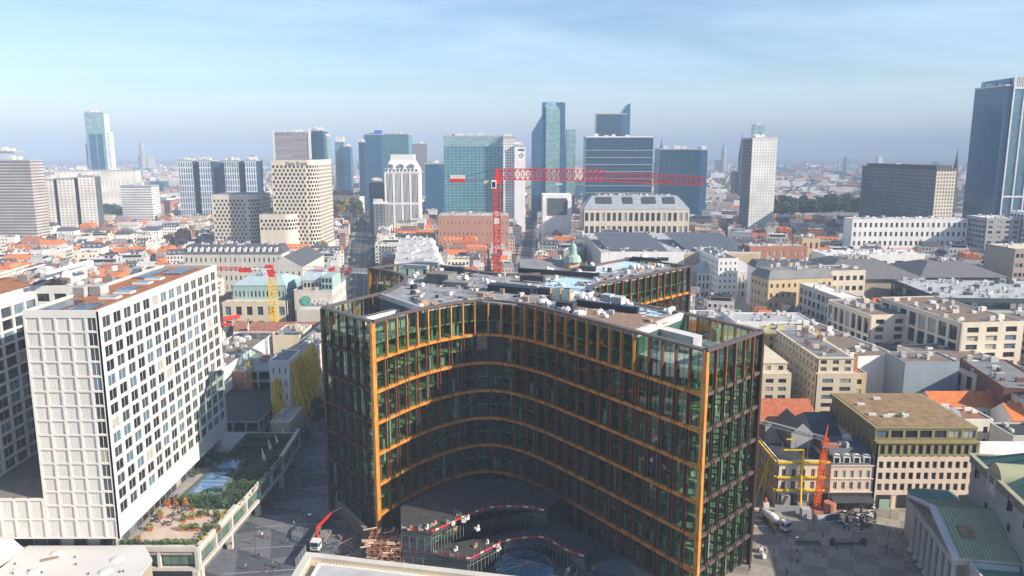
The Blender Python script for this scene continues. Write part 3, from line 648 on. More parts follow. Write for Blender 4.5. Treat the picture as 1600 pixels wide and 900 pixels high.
for k, (x, y) in enumerate(((-106.2, 187), (-103, 188.5))):
    t = thing('air_unit', ('left' if k == 0 else 'right') + ' boxy grey air unit with louvred sides behind the near solar arrays', 'air unit', (x, y, zr)); b = MB(); b.box(x - 1.4, x + 1.4, y - 2, y + 2, zr + .3, zr + 2.6); b.box(x - 1.2, x + 1.2, y - 1.8, y + 1.8, zr, zr + .3)
    b.obj('casing', M_grey_l, t)
    for z in range(7): c = MB(); c.box(x - 1.3, x + 1.3, y - 2.06, y - 2, zr + .5 + z * .28, zr + .62 + z * .28); c.obj('louvre', M_conc_d, t)
# white gantry (facade cleaning boom) and clutter on the link roof
b = MB()
def pt(u, v, z): return (*P(u, v, z), z)
b.tube(pt(68, 432, 71), pt(142, 411, 72), 1.2, 4, 0); b.tube(pt(72, 427, 72.5), pt(142, 409, 72.5), .5, 4, 0); b.tube(pt(103, 428, 71), pt(110, 440, 68), 1.3, 4, 0); b.tube(pt(108, 438, 69), pt(133, 433, 69), .9, 4, 0); b.tube(pt(115, 414, 70), pt(120, 433, 68), .5, 4, 0)
solo(b, 'cleaning_boom', M_frame_white, 'long white telescopic boom lying across the white tower roof', 'boom')
b = MB(); b.tube(pt(53, 443, 68.2), pt(86, 433, 70.5), .35, 4, 0); solo(b, 'cleaning_boom', mat('boom_blue', (.02, .05, .2), .5), 'blue boom arm beside the white boom on the roof', 'boom')
for i in range(46):
    u, v = random.uniform(30, 180), random.uniform(422, 448); x, y = P(u, v, zr)
    if x > X0 - 1: x = X0 - random.uniform(1, 12)
    b = MB(); w, d, h = random.uniform(.6, 4), random.uniform(.5, 1.6), random.uniform(.3, 1.6); a = random.choice((0, pi / 2)) + random.uniform(-.1, .1); b.obox(x, y, w, d, zr, zr + h, a); b.obox(x, y, w * .8, d * .8, zr + h, zr + h + .15, a)
    c = i % 4; solo(b, 'roof_equipment', [M_unit, M_grey, M_grey_l, M_frame_white][c], '%s equipment box among the clutter beside the white boom' % ('cream', 'dark grey', 'light grey', 'white')[c], 'equipment', '%s equipment boxes beside the boom' % ('cream', 'dark grey', 'light grey', 'white')[c])
# white guard frame on the back of the roof
b = MB()
for (u0, v0), (u1, v1) in (((0, 433), (45, 420)), ((0, 428), (45, 414)), ((45, 420), (70, 413))):
    b.tube(pt(u0, v0, 69), pt(u1, v1, 69), .25, 4)
solo(b, 'guard_rail', M_frame_white, 'white guard rail at the back of the left roof slab', 'rail')
# ================================================================== PODIUM WITH ROOF GARDEN
pd = thing('podium', 'low concrete podium with a roof garden under the white tower', 'podium', (-90, 200, 0))
XE = -74.3
pol = [(-150, 168), (XE, 168), (-70.6, 224), (-71.5, 246), (-110, 246), (-150, 246)]
b = MB(); b.prism(offset(pol, 3.0), 0, 9.4, 0); b.obj('core', M_conc_d, pd)
b = MB(); b.prism(pol, 8.6, 9.6, 0); b.obj('deck', M_conc, pd)
b = MB()
for (p, q) in ((pol[0], pol[1]), (pol[1], pol[2]), (pol[2], pol[3])):
    F, l = frame(*p, *q); b.fbox(F, .02, l - .02, -.8, .3, 9.6, 10.8, 0); b.fbox(F, .02, l - .02, -.8, .25, 4.6, 5.4, 0)
    n = int(l / 9)
    for k in range(n + 1): b.fbox(F, k * l / n - .35, k * l / n + .35, -.8, .12, 5.4, 9.6, 0)
    for k in range(0, n + 1, 2): b.fbox(F, k * l / n - .5, k * l / n + .5, -1.6, -.2, 0, 4.6, 0)
b.obj('frame', mat('podium_concrete', (.52, .49, .43), .85, var=.1), pd)
M_pane_green = mat('pane_green', (.10, .17, .13), .15, spec=.8, var=.3)
for (p, q) in ((pol[0], pol[1]), (pol[1], pol[2]), (pol[2], pol[3])):
    F, l = frame(*p, *q); n = int(l / 9); w = l / n
    for k in range(n):
        if (p == pol[0]) and k < n - 3: continue
        for j in range(4):
            c = MB(); a0 = k * w + .7 + j * (w - 1.4) / 4; c.fbox(F, a0 + .1, a0 + (w - 1.4) / 4 - .1, -.6, -.5, 6, 9, 0); c.obj('window', M_pane_green, pd)
        c = MB(); c.fbox(F, k * w + .4, (k + 1) * w - .4, -.75, -.62, 5.4, 9.6, 0); c.obj('window_surround', M_black, pd)
ter = MB(); z = 9.62; ter.prism([(-99, 178), (-75.6, 178), (-74.4, 196), (-91, 198)][::1], z, z + .06); ter.v = ter.v
tp = [P(u, v, 9.6) for u, v in ((212, 845), (318, 841), (352, 800), (258, 790))]; tp = tp if area(tp) > 0 else tp[::-1]
b = MB(); b.prism(tp, 9.62, 9.72); solo(b, 'terrace_paving', mat('pink_paving', (.50, .40, .32), .9, var=.12, bump=.1), 'pinkish paved terrace on the podium beside the white tower', 'terrace')
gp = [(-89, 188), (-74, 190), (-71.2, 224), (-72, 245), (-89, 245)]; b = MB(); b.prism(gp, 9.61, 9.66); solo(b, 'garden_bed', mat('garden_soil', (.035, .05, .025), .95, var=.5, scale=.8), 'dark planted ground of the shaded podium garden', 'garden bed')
for k, (q0, q1) in enumerate((((-87, 232), (-74, 232)), ((-87, 238), (-74, 238)), ((-88.5, 190), (-88.5, 230)))): GB = (q0, q1, k)
# basin / skylight strip
bp = [P(u, v, 9.8) for u, v in ((296, 772), (340, 772), (378, 722), (352, 720))]; bp = bp if area(bp) > 0 else bp[::-1]
bs = thing('skylight_pool', 'long blue glazed skylight with frames in the shaded podium garden', 'skylight', (*bp[0], 9.6)); b = MB(); b.prism(offset(bp, -1.2), 9.6, 10.2, 0); b.obj('kerb', mat('green_kerb', (.10, .14, .11), .8), bs)
b = MB(); b.prism(bp, 10.2, 10.3, 0); b.obj('glass', mat('pool_glass', (.10, .22, .42), .1, spec=.9, var=.4, scale=.6), bs)
q = [Vector(p) for p in bp]
for k in range(1, 9):
    b = MB(); a_, c_ = q[0].lerp(q[3], k / 9), q[1].lerp(q[2], k / 9); b.tube((*a_, 10.35), (*c_, 10.35), .12, 4); b.obj('bar', M_steel, bs)
# ---- foliage
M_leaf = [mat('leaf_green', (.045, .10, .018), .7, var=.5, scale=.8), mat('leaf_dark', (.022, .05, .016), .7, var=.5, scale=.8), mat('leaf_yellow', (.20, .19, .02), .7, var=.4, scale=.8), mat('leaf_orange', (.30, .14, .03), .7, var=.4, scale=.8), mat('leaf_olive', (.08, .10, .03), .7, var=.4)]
M_bark = mat('bark', (.10, .075, .05), .9)
def leaves(mb, cx, cy, cz, rx, ry, rz, n, size, mi=0, rnd=random):
    for _ in range(n):
        while True:
            x, y, z = rnd.uniform(-1, 1), rnd.uniform(-1, 1), rnd.uniform(-1, 1); r = x * x + y * y + z * z
            if .25 < r < 1: break
        p = Vector((cx + x * rx, cy + y * ry, cz + z * rz)); a = Vector((rnd.uniform(-1, 1), rnd.uniform(-1, 1), rnd.uniform(-1, 1))).normalized(); c = a.orthogonal().normalized(); s_ = size * rnd.uniform(.6, 1.3)
        mb.poly([p - a * s_, p + c * s_ * .6, p + a * s_, p - c * s_ * .6], mi)
def treemesh(seed, h=9, r=3, n=900, size=.42, mi=0):
    rnd = random.Random(seed); tr = MB(); cw_ = MB()
    tr.tube((0, 0, 0), (rnd.uniform(-.2, .2), .1, h * .5), .28, 6, 0, .17)
    cl_ = []
    for k in range(9):
        a = k * 2.4 + rnd.random(); rr = r * rnd.uniform(.25, .7); z = h * rnd.uniform(.42, .85); c = (rr * cos(a), rr * sin(a), z); tr.tube((0, 0, h * .38), c, .1, 4, 0, .03); cl_.append((c, r * rnd.uniform(.32, .52)))
    cl_.append(((0, 0, h * .85), r * .45))
    for c, q in cl_: leaves(cw_, *c, q, q, q * .8, n // 10, size, rnd.choice((0, 0, 0, 1)), rnd)
    return tr.mesh('trunk', [M_bark]), cw_
TREES = {}
def tree(kind, x, y, z, s, label, group=None, name='tree', low=False):
    mats = {'green': [M_leaf[0], M_leaf[4]], 'dark': [M_leaf[1], M_leaf[0]], 'orange': [M_leaf[3], M_leaf[2]], 'yellow': [M_leaf[2], M_leaf[0]]}[kind]
    key = (kind, low, random.randrange(3))
    if key not in TREES:
        tm_, cm_ = treemesh(hash(key[2]) + len(kind), n=500 if low else 1500, size=.75 if low else .38); TREES[key] = (tm_, cm_.mesh('crown', mats))
    t = thing(name, label, 'tree', (x, y, z), random.random() * 6, group); t.scale = (s, s, s * random.uniform(.9, 1.1)); a, c = TREES[key]; inst(a, 'trunk', t); inst(c, 'crown', t); return t
def hedge(p, q, w, h, z, m, label, n=30, size=.3, ms=None):
    b_ = MB(); F, l = frame(*p, *q); k = max(2, int(l / (w * .8)))
    for i in range(k):
        a = (i + .5) * l / k; leaves(b_, F[0] + F[2] * a, F[1] + F[3] * a, z + h * .5, l / k * .75, w * .6, h * random.uniform(.5, .65), n, size, random.choice((0, 0, 1)))
    F2_, _ = frame(*p, *q); b_.fbox(F2_, 0, l, -w * .25, w * .25, z, z + h * .6, 1)
    return solo(b_, 'hedge', ms or [m, M_leaf[1]], label, 'hedge')
g0 = lambda u, v, z=10.6: P(u, v, z)
hedge((-122, 169.6), (-93, 169.6), 2.2, 2.0, 9.6, M_leaf[0], 'clipped bright green hedge along the podium edge under the white tower', 70, .3)
hedge((-93, 169.6), (-76, 169.6), 2.2, 2.0, 9.6, M_leaf[0], 'looser green hedge along the podium edge in front of the terrace', 70, .3)
hedge((-75.2, 171), (-74.2, 186), 1.8, 2.0, 9.6, M_leaf[2], 'yellow green shrubs along the right edge of the terrace', 60, .3)
hedge(g0(265, 780), g0(350, 780), 3, 2.2, 9.6, M_leaf[0], 'dark green hedge between the terrace and the skylight', 80, .3)
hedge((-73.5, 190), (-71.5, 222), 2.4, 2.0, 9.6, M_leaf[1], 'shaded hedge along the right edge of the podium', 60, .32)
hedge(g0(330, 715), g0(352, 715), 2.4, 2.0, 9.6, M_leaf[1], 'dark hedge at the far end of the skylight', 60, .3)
M_terra = mat('terracotta', (.35, .12, .05), .8)
pots = [(234, 826, 2), (250, 805, 2), (262, 788, 3), (285, 826, 2), (300, 808, 2), (312, 805, 0), (322, 803, 0), (297, 826, 0), (306, 826, 0), (287, 812, 0), (322, 825, 0), (216, 845, 3), (338, 805, 0), (340, 828, 4), (300, 795, 4), (275, 786, 3), (290, 786, 3)]
for i, (u, v, k) in enumerate(pots):
    x, y = g0(u, v, 10.2); col = ('green', 'dark', 'yellow', 'orange', 'olive green')[k]
    t = thing('potted_plant', 'potted %s shrub on the pink terrace %s' % (col, 'by the tower wall' if u < 270 else 'in the planting group at its middle' if u < 315 else 'near the yellow shrubs'), 'potted plant', (x, y, 9.72), 0, 'potted %s shrubs on the pink terrace' % col)
    b = MB(); b.box(x - .7, x + .7, y - .5, y + .5, 9.72, 10.3); b.obj('planter', M_terra, t); b = MB(); leaves(b, x, y, 10.9, .9, .8, .8, 90, .25, 0); b.obj('foliage', M_leaf[k], t)
for i, (u, v) in enumerate(((277, 795), (262, 820), (270, 808), (285, 802), (245, 815))):
    x, y = g0(u, v, 9.72); b = MB(); b.lathe([(.7, 10.45), (.7, 10.5), (0, 10.5)], x, y, 10); b.tube((x, y, 9.72), (x, y, 10.45), .06); b.lathe([(.35, 9.72), (.05, 9.8)], x, y, 8)
    for a in (0, 1.6, 3.1, 4.7): xx, yy = x + 1.1 * cos(a + i), y + 1.1 * sin(a + i); b.obox(xx, yy, .4, .4, 10.1, 10.16, a); b.obox(xx + .2 * cos(a + i), yy + .2 * sin(a + i), .06, .4, 10.16, 10.6, a + i); b.obox(xx, yy, .05, .05, 9.72, 10.1)
    solo(b, 'table_set', M_frame_dark, 'dark round table with chairs on the pink terrace', 'table and chairs', 'dark tables with chairs on the pink terrace')
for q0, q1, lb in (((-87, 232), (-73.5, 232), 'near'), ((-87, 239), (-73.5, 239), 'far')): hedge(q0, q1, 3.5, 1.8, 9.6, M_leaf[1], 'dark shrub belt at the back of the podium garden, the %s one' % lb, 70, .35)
for i in range(70):
    u, v = random.uniform(300, 425), random.uniform(705, 795); x, y = P(u, v, 10)
    if x > -73 or x < -93 or y > 244 or (tp and y < 188): continue
    b = MB(); leaves(b, x, y, 10.3, 1.2, 1.0, .9, 60, .28, 0); b.tube((x, y, 9.6), (x, y, 10.3), .05)
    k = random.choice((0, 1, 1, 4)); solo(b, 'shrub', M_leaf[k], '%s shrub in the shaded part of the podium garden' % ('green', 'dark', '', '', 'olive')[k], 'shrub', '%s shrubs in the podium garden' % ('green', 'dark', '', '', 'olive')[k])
# flag poles along the podium
for k, (u, v) in enumerate(((411, 738), (421, 723), (432, 715), (442, 700))):
    x, y = P(u, v, 6); t = thing('flag_pole', 'white flag hanging from the %s pole beside the podium edge' % ('nearest', 'second', 'third', 'farthest')[k], 'flag', (x, y, 0)); b = MB(); b.tube((x, y, 0), (x, y, 14), .09); b.obj('pole', M_steel, t)
    if k < 3 or True:
        b = MB()
        for j in range(5): b.poly([(x + .1 + .18 * j, y + .15 * sin(j * 1.7), 13.8 - j * .5), (x + .1 + .18 * (j + 1), y + .15 * sin((j + 1) * 1.7), 13.8 - (j + 1) * .5), (x + .1 + .18 * (j + 1), y + .15 * sin((j + 1) * 1.7), 10.6 - (j + 1) * .25), (x + .1 + .18 * j, y + .15 * sin(j * 1.7), 10.6 - j * .25)])
        b.obj('flag', M_frame_white, t)
# ================================================================== GENERIC BUILDING BLOCK
def wallmat(col, **k): return mat('wall_%02x%02x%02x' % tuple(int(255 * c) for c in col), col, 0.85, var=k.get('var', .10), scale=.25, streak=True)
def block(name, label, cat, x0, y0, w, d, h, wall, yaw=0.0, front=None, side=None, z0=0, roof='flat', rm=None, rh=4, ins=4, single=False, base=0, top=1.0, m=.4, rec=.3, clutter=4, group=None, fm=None, sidesel=None, wts=(5, 3, 1.4, 1.2), parapet=.5, trim=None, limit=290, over=.3):
    c_, s_ = cos(yaw), sin(yaw)
    def Q(a, b): return (x0 + a * c_ - b * s_, y0 + a * s_ + b * c_)
    t = thing(name, label, cat, (*Q(w / 2, d / 2), z0), 0, group)
    wl_ = MB(); pn_ = []; hh = h
    r = rec if front or side else 0
    wl_.prism([Q(r, r), Q(w - r, r), Q(w - r, d - r), Q(r, d - r)], z0, hh - .02, 0)
    sides = sidesel or ('R' if x0 < 0 else 'L')
    done = ''
    def wallside(k, spec):
        p, q = {'F': (Q(0, 0), Q(w, 0)), 'R': (Q(w, 0), Q(w, d)), 'L': (Q(0, d), Q(0, 0)), 'B': (Q(w, d), Q(0, d))}[k]
        F, l = frame(*p, *q)
        if spec: facade(wl_, pn_, F, l, z0, hh, spec[0], spec[1], spec[2], spec[3], rec, 0, m, m, spec[4] if len(spec) > 4 else base, top)
        else: wl_.fbox(F, .004, l - .004, -max(rec, .1), -.004, z0, hh, 0)
    if r:
        wallside('F', front)
        for k in 'RLB': wallside(k, side if k in sides else None)
    if trim:
        for k in 'FRLB':
            p, q = {'F': (Q(0, 0), Q(w, 0)), 'R': (Q(w, 0), Q(w, d)), 'L': (Q(0, d), Q(0, 0)), 'B': (Q(w, d), Q(0, d))}[k]; F, l = frame(*p, *q)
            for z in trim: wl_.fbox(F, -.2, l + .2, -.2, .25, z, z + .35, 0)
    wl_.obj('wall', wall, t)
    place_panes(pn_, t, single=single, frame_mat=fm, wts=wts, limit=limit)
    rm = rm or M_grey; rf_ = MB()
    R4 = [Q(0, 0), Q(w, 0), Q(w, d), Q(0, d)]
    if roof == 'flat':
        rf_.prism(offset(R4, .45), hh - .02, hh + .1, 0); rf_.obj('roof', rm, t)
        if parapet:
            pp_ = MB()
            for i in range(4):
                F, l = frame(*R4[i], *R4[(i + 1) % 4]); pp_.fbox(F, 0 if i % 2 else .4, l if i % 2 else l - .4, -.4, .05 if i % 2 else .04, hh - .02, hh + parapet)
            pp_.obj('parapet', wall, t)
        zt_ = hh + .1
    elif roof in ('hip', 'mansard'):
        i2 = ins if isinstance(ins, tuple) else (min(ins, w * .45), min(ins, d * .45)); T = [Q(i2[0], i2[1]), Q(w - i2[0], i2[1]), Q(w - i2[0], d - i2[1]), Q(i2[0], d - i2[1])]
        O_ = offset(R4, -over)
        for i in range(4):
            j = (i + 1) % 4; rf_.poly([(*O_[i], hh), (*O_[j], hh), (*T[j], hh + rh), (*T[i], hh + rh)], 0)
        rf_.poly([(*p, hh + rh) for p in T], 0); rf_.poly([(*p, hh) for p in O_[::-1]], 0); rf_.obj('roof', rm, t); zt_ = hh + rh
    elif roof in ('gable', 'gable_y'):
        o_ = over
        if roof == 'gable':
            A, B_, C_, D_, R0, R1 = Q(-.05, -o_), Q(w + .05, -o_), Q(w + .05, d + o_), Q(-.05, d + o_), Q(-.05, d / 2), Q(w + .05, d / 2)
            rf_.poly([(*A, hh), (*B_, hh), (*R1, hh + rh), (*R0, hh + rh)]); rf_.poly([(*C_, hh), (*D_, hh), (*R0, hh + rh), (*R1, hh + rh)])
            wg = MB(); wg.poly([(*Q(w, 0), hh - .1), (*Q(w, d), hh - .1), (*Q(w, d / 2), hh + rh - .1)]); wg.poly([(*Q(0, d), hh - .1), (*Q(0, 0), hh - .1), (*Q(0, d / 2), hh + rh - .1)])
        else:
            A, B_, C_, D_, R0, R1 = Q(-o_, -.05), Q(w + o_, -.05), Q(w + o_, d + .05), Q(-o_, d + .05), Q(w / 2, -.05), Q(w / 2, d + .05)
            rf_.poly([(*B_, hh), (*C_, hh), (*R1, hh + rh), (*R0, hh + rh)]); rf_.poly([(*D_, hh), (*A, hh), (*R0, hh + rh), (*R1, hh + rh)])
            wg = MB(); wg.poly([(*Q(0, 0), hh - .1), (*Q(w, 0), hh - .1), (*Q(w / 2, 0), hh + rh - .1)]); wg.poly([(*Q(w, d), hh - .1), (*Q(0, d), hh - .1), (*Q(w / 2, d), hh + rh - .1)])
        rf_.obj('roof', rm, t); wg.obj('gable', wall, t); zt_ = hh + rh * .5
    if clutter and roof in ('flat', 'mansard', 'hip'):
        lim = 1.2 if roof == 'flat' else max(i2) + .3
        for _ in range(clutter + int(w * d / 90)):
            a, b_ = random.uniform(lim, max(lim + .1, w - lim)), random.uniform(lim, max(lim + .1, d - lim)); ww, dd_, h2 = random.uniform(.8, 3.2), random.uniform(.8, 2.2), random.uniform(.5, 2.2)
            cb = MB(); cb.obox(*Q(a, b_), ww, dd_, zt_, zt_ + h2, yaw + random.choice((0, 0, .1))); cb.obox(*Q(a, b_), ww * .86, dd_ * .86, zt_ + h2, zt_ + h2 + .12, yaw); cb.obj('roof_box', random.choice((wall, M_grey_l, M_grey_l, M_unit)), t)
    t['_q'] = 0; del t['_q']
    return t, Q
def extra(t, mb, name, mats): return mb.obj(name, mats, t)
cream = wallmat((.62, .53, .38)); beige = wallmat((.66, .58, .46)); offw = wallmat((.74, .71, .64)); yellowish = wallmat((.52, .44, .22)); pink = wallmat((.68, .55, .43)); olive = wallmat((.27, .23, .10)); grey_w = wallmat((.36, .36, .35)); brick_d = wallmat((.22, .10, .07)); brick_r = wallmat((.40, .17, .10)); stone = wallmat((.55, .52, .45)); bluegrey = wallmat((.30, .36, .40)); ochre = wallmat((.56, .43, .26)); taupe = wallmat((.36, .31, .25)); darkb = wallmat((.075, .09, .10)); white_w = wallmat((.80, .78, .74)); tealw = wallmat((.30, .43, .40)); tan_w = wallmat((.50, .38, .24)); brownw = wallmat((.24, .19, .155))
R_slate = mat('roof_slate', (.085, .09, .10), .7, var=.25); R_tile = mat('roof_tile_red', (.42, .13, .055), .85, var=.3, scale=.6); R_tile2 = mat('roof_tile_brown', (.27, .12, .075), .85, var=.3, scale=.6); R_orange = mat('roof_tile_orange', (.58, .17, .05), .85, var=.25, scale=.6); R_copper = mat('roof_copper_green', (.30, .42, .34), .7, var=.2); R_teal = mat('roof_teal', (.36, .46, .48), .6, var=.12); R_brown = mat('roof_brown_gravel', (.20, .15, .115), .95, var=.25)
# ================================================================== COURTYARD PODIUM OF THE BRONZE TOWER
ct = thing('court_pavilion', 'two level glass pavilion with curved terraces in the court of the bronze tower', 'pavilion', (-5, 187, 0))
def curve(pix, z, n=6): return catmull([P(u, v, z) for u, v in pix], n)
cv1 = curve([(675, 834), (700, 822), (730, 808), (760, 797), (790, 794), (825, 795), (850, 800)], 10.4)
up = [P(626, 828, 10.4), P(675, 834, 10.4)] + cv1[1:] + [P(880, 772, 10.4), P(800, 748, 10.4), P(700, 752, 10.4), P(626, 792, 10.4)]
up = up if area(up) > 0 else up[::-1]
cv2 = curve([(733, 877), (765, 860), (790, 848), (820, 843), (850, 843), (885, 862), (912, 872)], 5)
lo = [P(628, 862, 5), P(676, 866, 5), P(733, 877, 5)] + cv2[1:] + [P(930, 845, 5), P(840, 800, 5), P(640, 820, 5)]
lo = lo if area(lo) > 0 else lo[::-1]
M_tslab = mat('terrace_shade', (.05, .048, .045), .9, var=.3, scale=.5)  # deep shade of the court put into the concrete slab colour
b = MB(); b.prism(up, 9.9, 10.4, 0); b.prism(up, 5.01, 5.3, 0); b.obj('terrace_slab', M_tslab, ct)
b = MB(); b.prism(lo, 4.4, 5.0, 0); b.obj('terrace_slab', M_tslab, ct)
def glasswall(pts, z0, z1, par, inward=.35, gm=None, step=2.2, nm='glass_wall', close=False):
    g_ = MB(); f_ = MB()
    for a_, c_ in zip(pts, pts[1:]):
        F, l = frame(*a_, *c_); n = max(1, round(l / step)); g_.poly([(a_[0] - F[4] * inward, a_[1] - F[5] * inward, z0), (c_[0] - F[4] * inward, c_[1] - F[5] * inward, z0), (c_[0] - F[4] * inward, c_[1] - F[5] * inward, z1), (a_[0] - F[4] * inward, a_[1] - F[5] * inward, z1)])
        for k in range(n): f_.fbox(F, k * l / n - .05, k * l / n + .05, -inward - .05, -inward + .1, z0, z1)
        f_.fbox(F, 0, l, -inward - .04, -inward + .08, z1 - 1.1, z1 - 1.0)
    g_.obj(nm, gm or M_glassP, par); f_.obj('mullion', M_grey, par)
glasswall([P(626, 828, 10.4), P(675, 834, 10.4)] + cv1[1:], 5.3, 9.9, ct)
b = MB(); b.prism(offset(up, 3.0), 5.3, 9.9, 0); b.obj('interior', [mat('pav_interior', (.14, .26, .12), .8, var=.6, scale=.4)], ct)
glasswall([P(628, 862, 5), P(676, 866, 5), P(733, 877, 5)] + cv2[1:], 0.1, 4.4, ct, .5, step=3)
b = MB(); b.prism(offset(lo, 1.6), 0.1, 4.4, 0); b.obj('interior', [mat('lower_interior', (.05, .055, .06), .7, var=.4)], ct)
def barrier(pts, z, lab, par=None):
    t = thing('safety_barrier', lab, 'barrier', (*pts[0], z)); rs, L_ = resample(pts, max(4, int(sum(hypot(a[0] - c[0], a[1] - c[1]) for a, c in zip(pts, pts[1:])) / 1.1)))
    for k, (a_, c_) in enumerate(zip(rs, rs[1:])):
        F, l = frame(*a_, *c_); b_ = MB(); b_.fbox(F, 0, l, -.14, -.1, z + .25, z + .7); b_.obj('panel', M_redsafe if k % 4 else M_frame_white, t)
        if k % 2 == 0: b_ = MB(); b_.tube((*a_, z), (*a_, z + 1.5), .05, 4); b_.obj('post', M_steel, t)
M_redsafe = mat('barrier_red', (.66, .03, .03), .5)
barrier([P(628, 827, 10.4), P(675, 833, 10.4)] + cv1[1:], 10.4, 'red and white barrier along the upper curved terrace edge')
barrier([P(678, 865, 5), P(733, 876, 5)] + cv2[1:], 5.0, 'red and white barrier along the lower curved terrace edge')
# blue glazed atrium rotunda under the lower terrace
at = thing('glass_rotunda', 'blue glazed curved hall below the lower terrace of the court', 'glass hall', (0, 176, 0))
b = MB(); b.lathe([(7.5, 0), (7.4, 1.9), (6, 2.2), (3.5, 2.35), (0, 2.4)], 3.0, 175, 24); b.obj('glass', mat('rotunda_glass', (.01, .05, .12), .08, .4, spec=1.0, var=.3), at)
for k in range(12):
    a = k * pi / 6; b = MB(); pr_ = [(7.5, 0), (7.4, 1.9), (6, 2.2), (3.5, 2.35), (0.3, 2.4)]
    for (r0, z0), (r1, z1) in zip(pr_, pr_[1:]): b.tube((3 + r0 * cos(a), 175 + r0 * sin(a), z0 + .05), (3 + r1 * cos(a), 175 + r1 * sin(a), z1 + .05), .07, 4)
    b.obj('rib', M_frame_dark, at)
# rubble, packs and boards in the court
for i in range(30):
    u, v = random.choice(((random.uniform(800, 930), random.uniform(872, 899)), (random.uniform(690, 760), random.uniform(800, 830)), (random.uniform(700, 790), random.uniform(845, 866)), (random.uniform(640, 680), random.uniform(815, 828))))
    z = 10.4 if v < 832 else 5.0 if v < 868 else .1
    x, y = P(u, v, z)
    if z == .1 and hypot(x - 3, y - 175) < 8: continue
    b = MB(); b.obox(x, y, random.uniform(.5, 2.2), random.uniform(.3, 1), z, z + random.uniform(.15, .9), random.random() * 3); k = random.randrange(3)
    b.obox(x + .3, y + .2, .5, .4, z, z + random.uniform(.9, 1.2), random.random() * 3)
    where = ('court floor', 'lower terrace', 'upper terrace')[0 if z < 1 else 1 if z < 6 else 2]
    solo(b, 'material_pile', [M_unit, M_wood, M_grey][k], '%s building materials on the %s of the court' % (('white', 'timber', 'grey')[k], where), 'materials', '%s materials on the %s' % (('white', 'timber', 'grey')[k], where))
# ---- scaffolding at the near left corner
M_scaf = mat('scaffold_tube', (.50, .22, .14), .6); M_plank = mat('scaffold_plank', (.62, .44, .30), .85, var=.25, scale=2)
sc_ = thing('scaffolding', 'pinkish scaffold of tubes and planks round the foot of the orange corner post', 'scaffold', (-34, 183, 0))
def scaf(x0, x1, y0, y1, nx, ny, h, lv):
    for i in range(nx + 1):
        for j in range(ny + 1):
            x, y = x0 + (x1 - x0) * i / nx, y0 + (y1 - y0) * j / ny; b_ = MB(); b_.tube((x, y, 0), (x, y, h), .07, 4); b_.obj('standard', M_scaf, sc_)
            for k in range(lv):
                z = h * (k + .9) / lv; b_ = MB()
                if i < nx: b_.tube((x, y, z), (x + (x1 - x0) / nx, y, z), .05, 4); b_.tube((x, y, z), (x + (x1 - x0) / nx, y, z - h / lv), .04, 4)
                if j < ny: b_.tube((x, y, z), (x, y + (y1 - y0) / ny, z), .05, 4)
                if b_.v: b_.obj('rail', M_scaf, sc_)
scaf(-36, -27.8, 176.5, 184, 5, 4, 7.0, 4)
for i in range(60):
    x, y, z = random.uniform(-37, -27.5), random.uniform(174.5, 184.5), random.choice((1.7, 3.4, 5.2, 6.8)); b = MB(); a = random.choice((0, 0, pi / 2, .4)); l = random.uniform(2, 4)
    b.obox(x, y, l, random.uniform(.3, .7), z, z + .08, a); b.obj('plank', M_plank, sc_)
for i in range(14):
    b = MB(); x = random.uniform(-44, -36); y = 176 + (-36 - x) * random.uniform(.6, 1.6) + random.uniform(-3, 3); b.tube((x, y, random.uniform(.1, 3)), (x + random.uniform(-4, 4), y + random.uniform(-4, 4), random.uniform(.1, 3)), .07, 4); b.obj('loose_tube', M_scaf, sc_)
b = MB(); p1, p2 = P(525, 800, 1), P(582, 858, 1)
F, l = frame(*p1, *p2)
for k in range(12): b.tube((F[0] + F[2] * k * l / 11, F[1] + F[3] * k * l / 11, 0), (F[0] + F[2] * k * l / 11 - F[4] * 0, F[1] + F[3] * k * l / 11, 4.5), .07, 4)
for z in (1.5, 3, 4.4):
    b.fbox(F, 0, l, -1.2, 0, z, z + .1, 1)
solo(b, 'scaffold_walkway', [M_scaf, brownw], 'brown shaded scaffold walkway at the foot of the dark left end of the tower', 'scaffold')
for i in range(60):
    x, y = P(random.uniform(520, 590), random.uniform(812, 870), 0)
    F0 = (x + 36) * .77 + (y - 189) * .64
    b = MB(); b.obox(x, y, random.uniform(1, 4), random.uniform(.15, .5), 0, random.uniform(.1, .8), random.random() * 3); solo(b, 'board_stack', [brownw, M_conc_d, M_wood_d][i % 3], '%s boards stacked on the shaded ground left of the tower foot' % ('brown', 'grey', 'dark timber')[i % 3], 'boards', '%s boards by the tower foot' % ('brown', 'grey', 'dark timber')[i % 3])
# hoarding along the truck lane
b = MB(); p1, p2 = P(462, 880, 1), P(520, 800, 1); F, l = frame(*p1, *p2); b.fbox(F, 0, l, -.1, 0, 0, 2.2)
for k in range(14): b.fbox(F, k * l / 13 - .05, k * l / 13 + .05, 0, .1, 0, 2.3, 1)
solo(b, 'site_hoarding', [darkb, M_steel], 'dark site fence running beside the crane truck', 'fence')
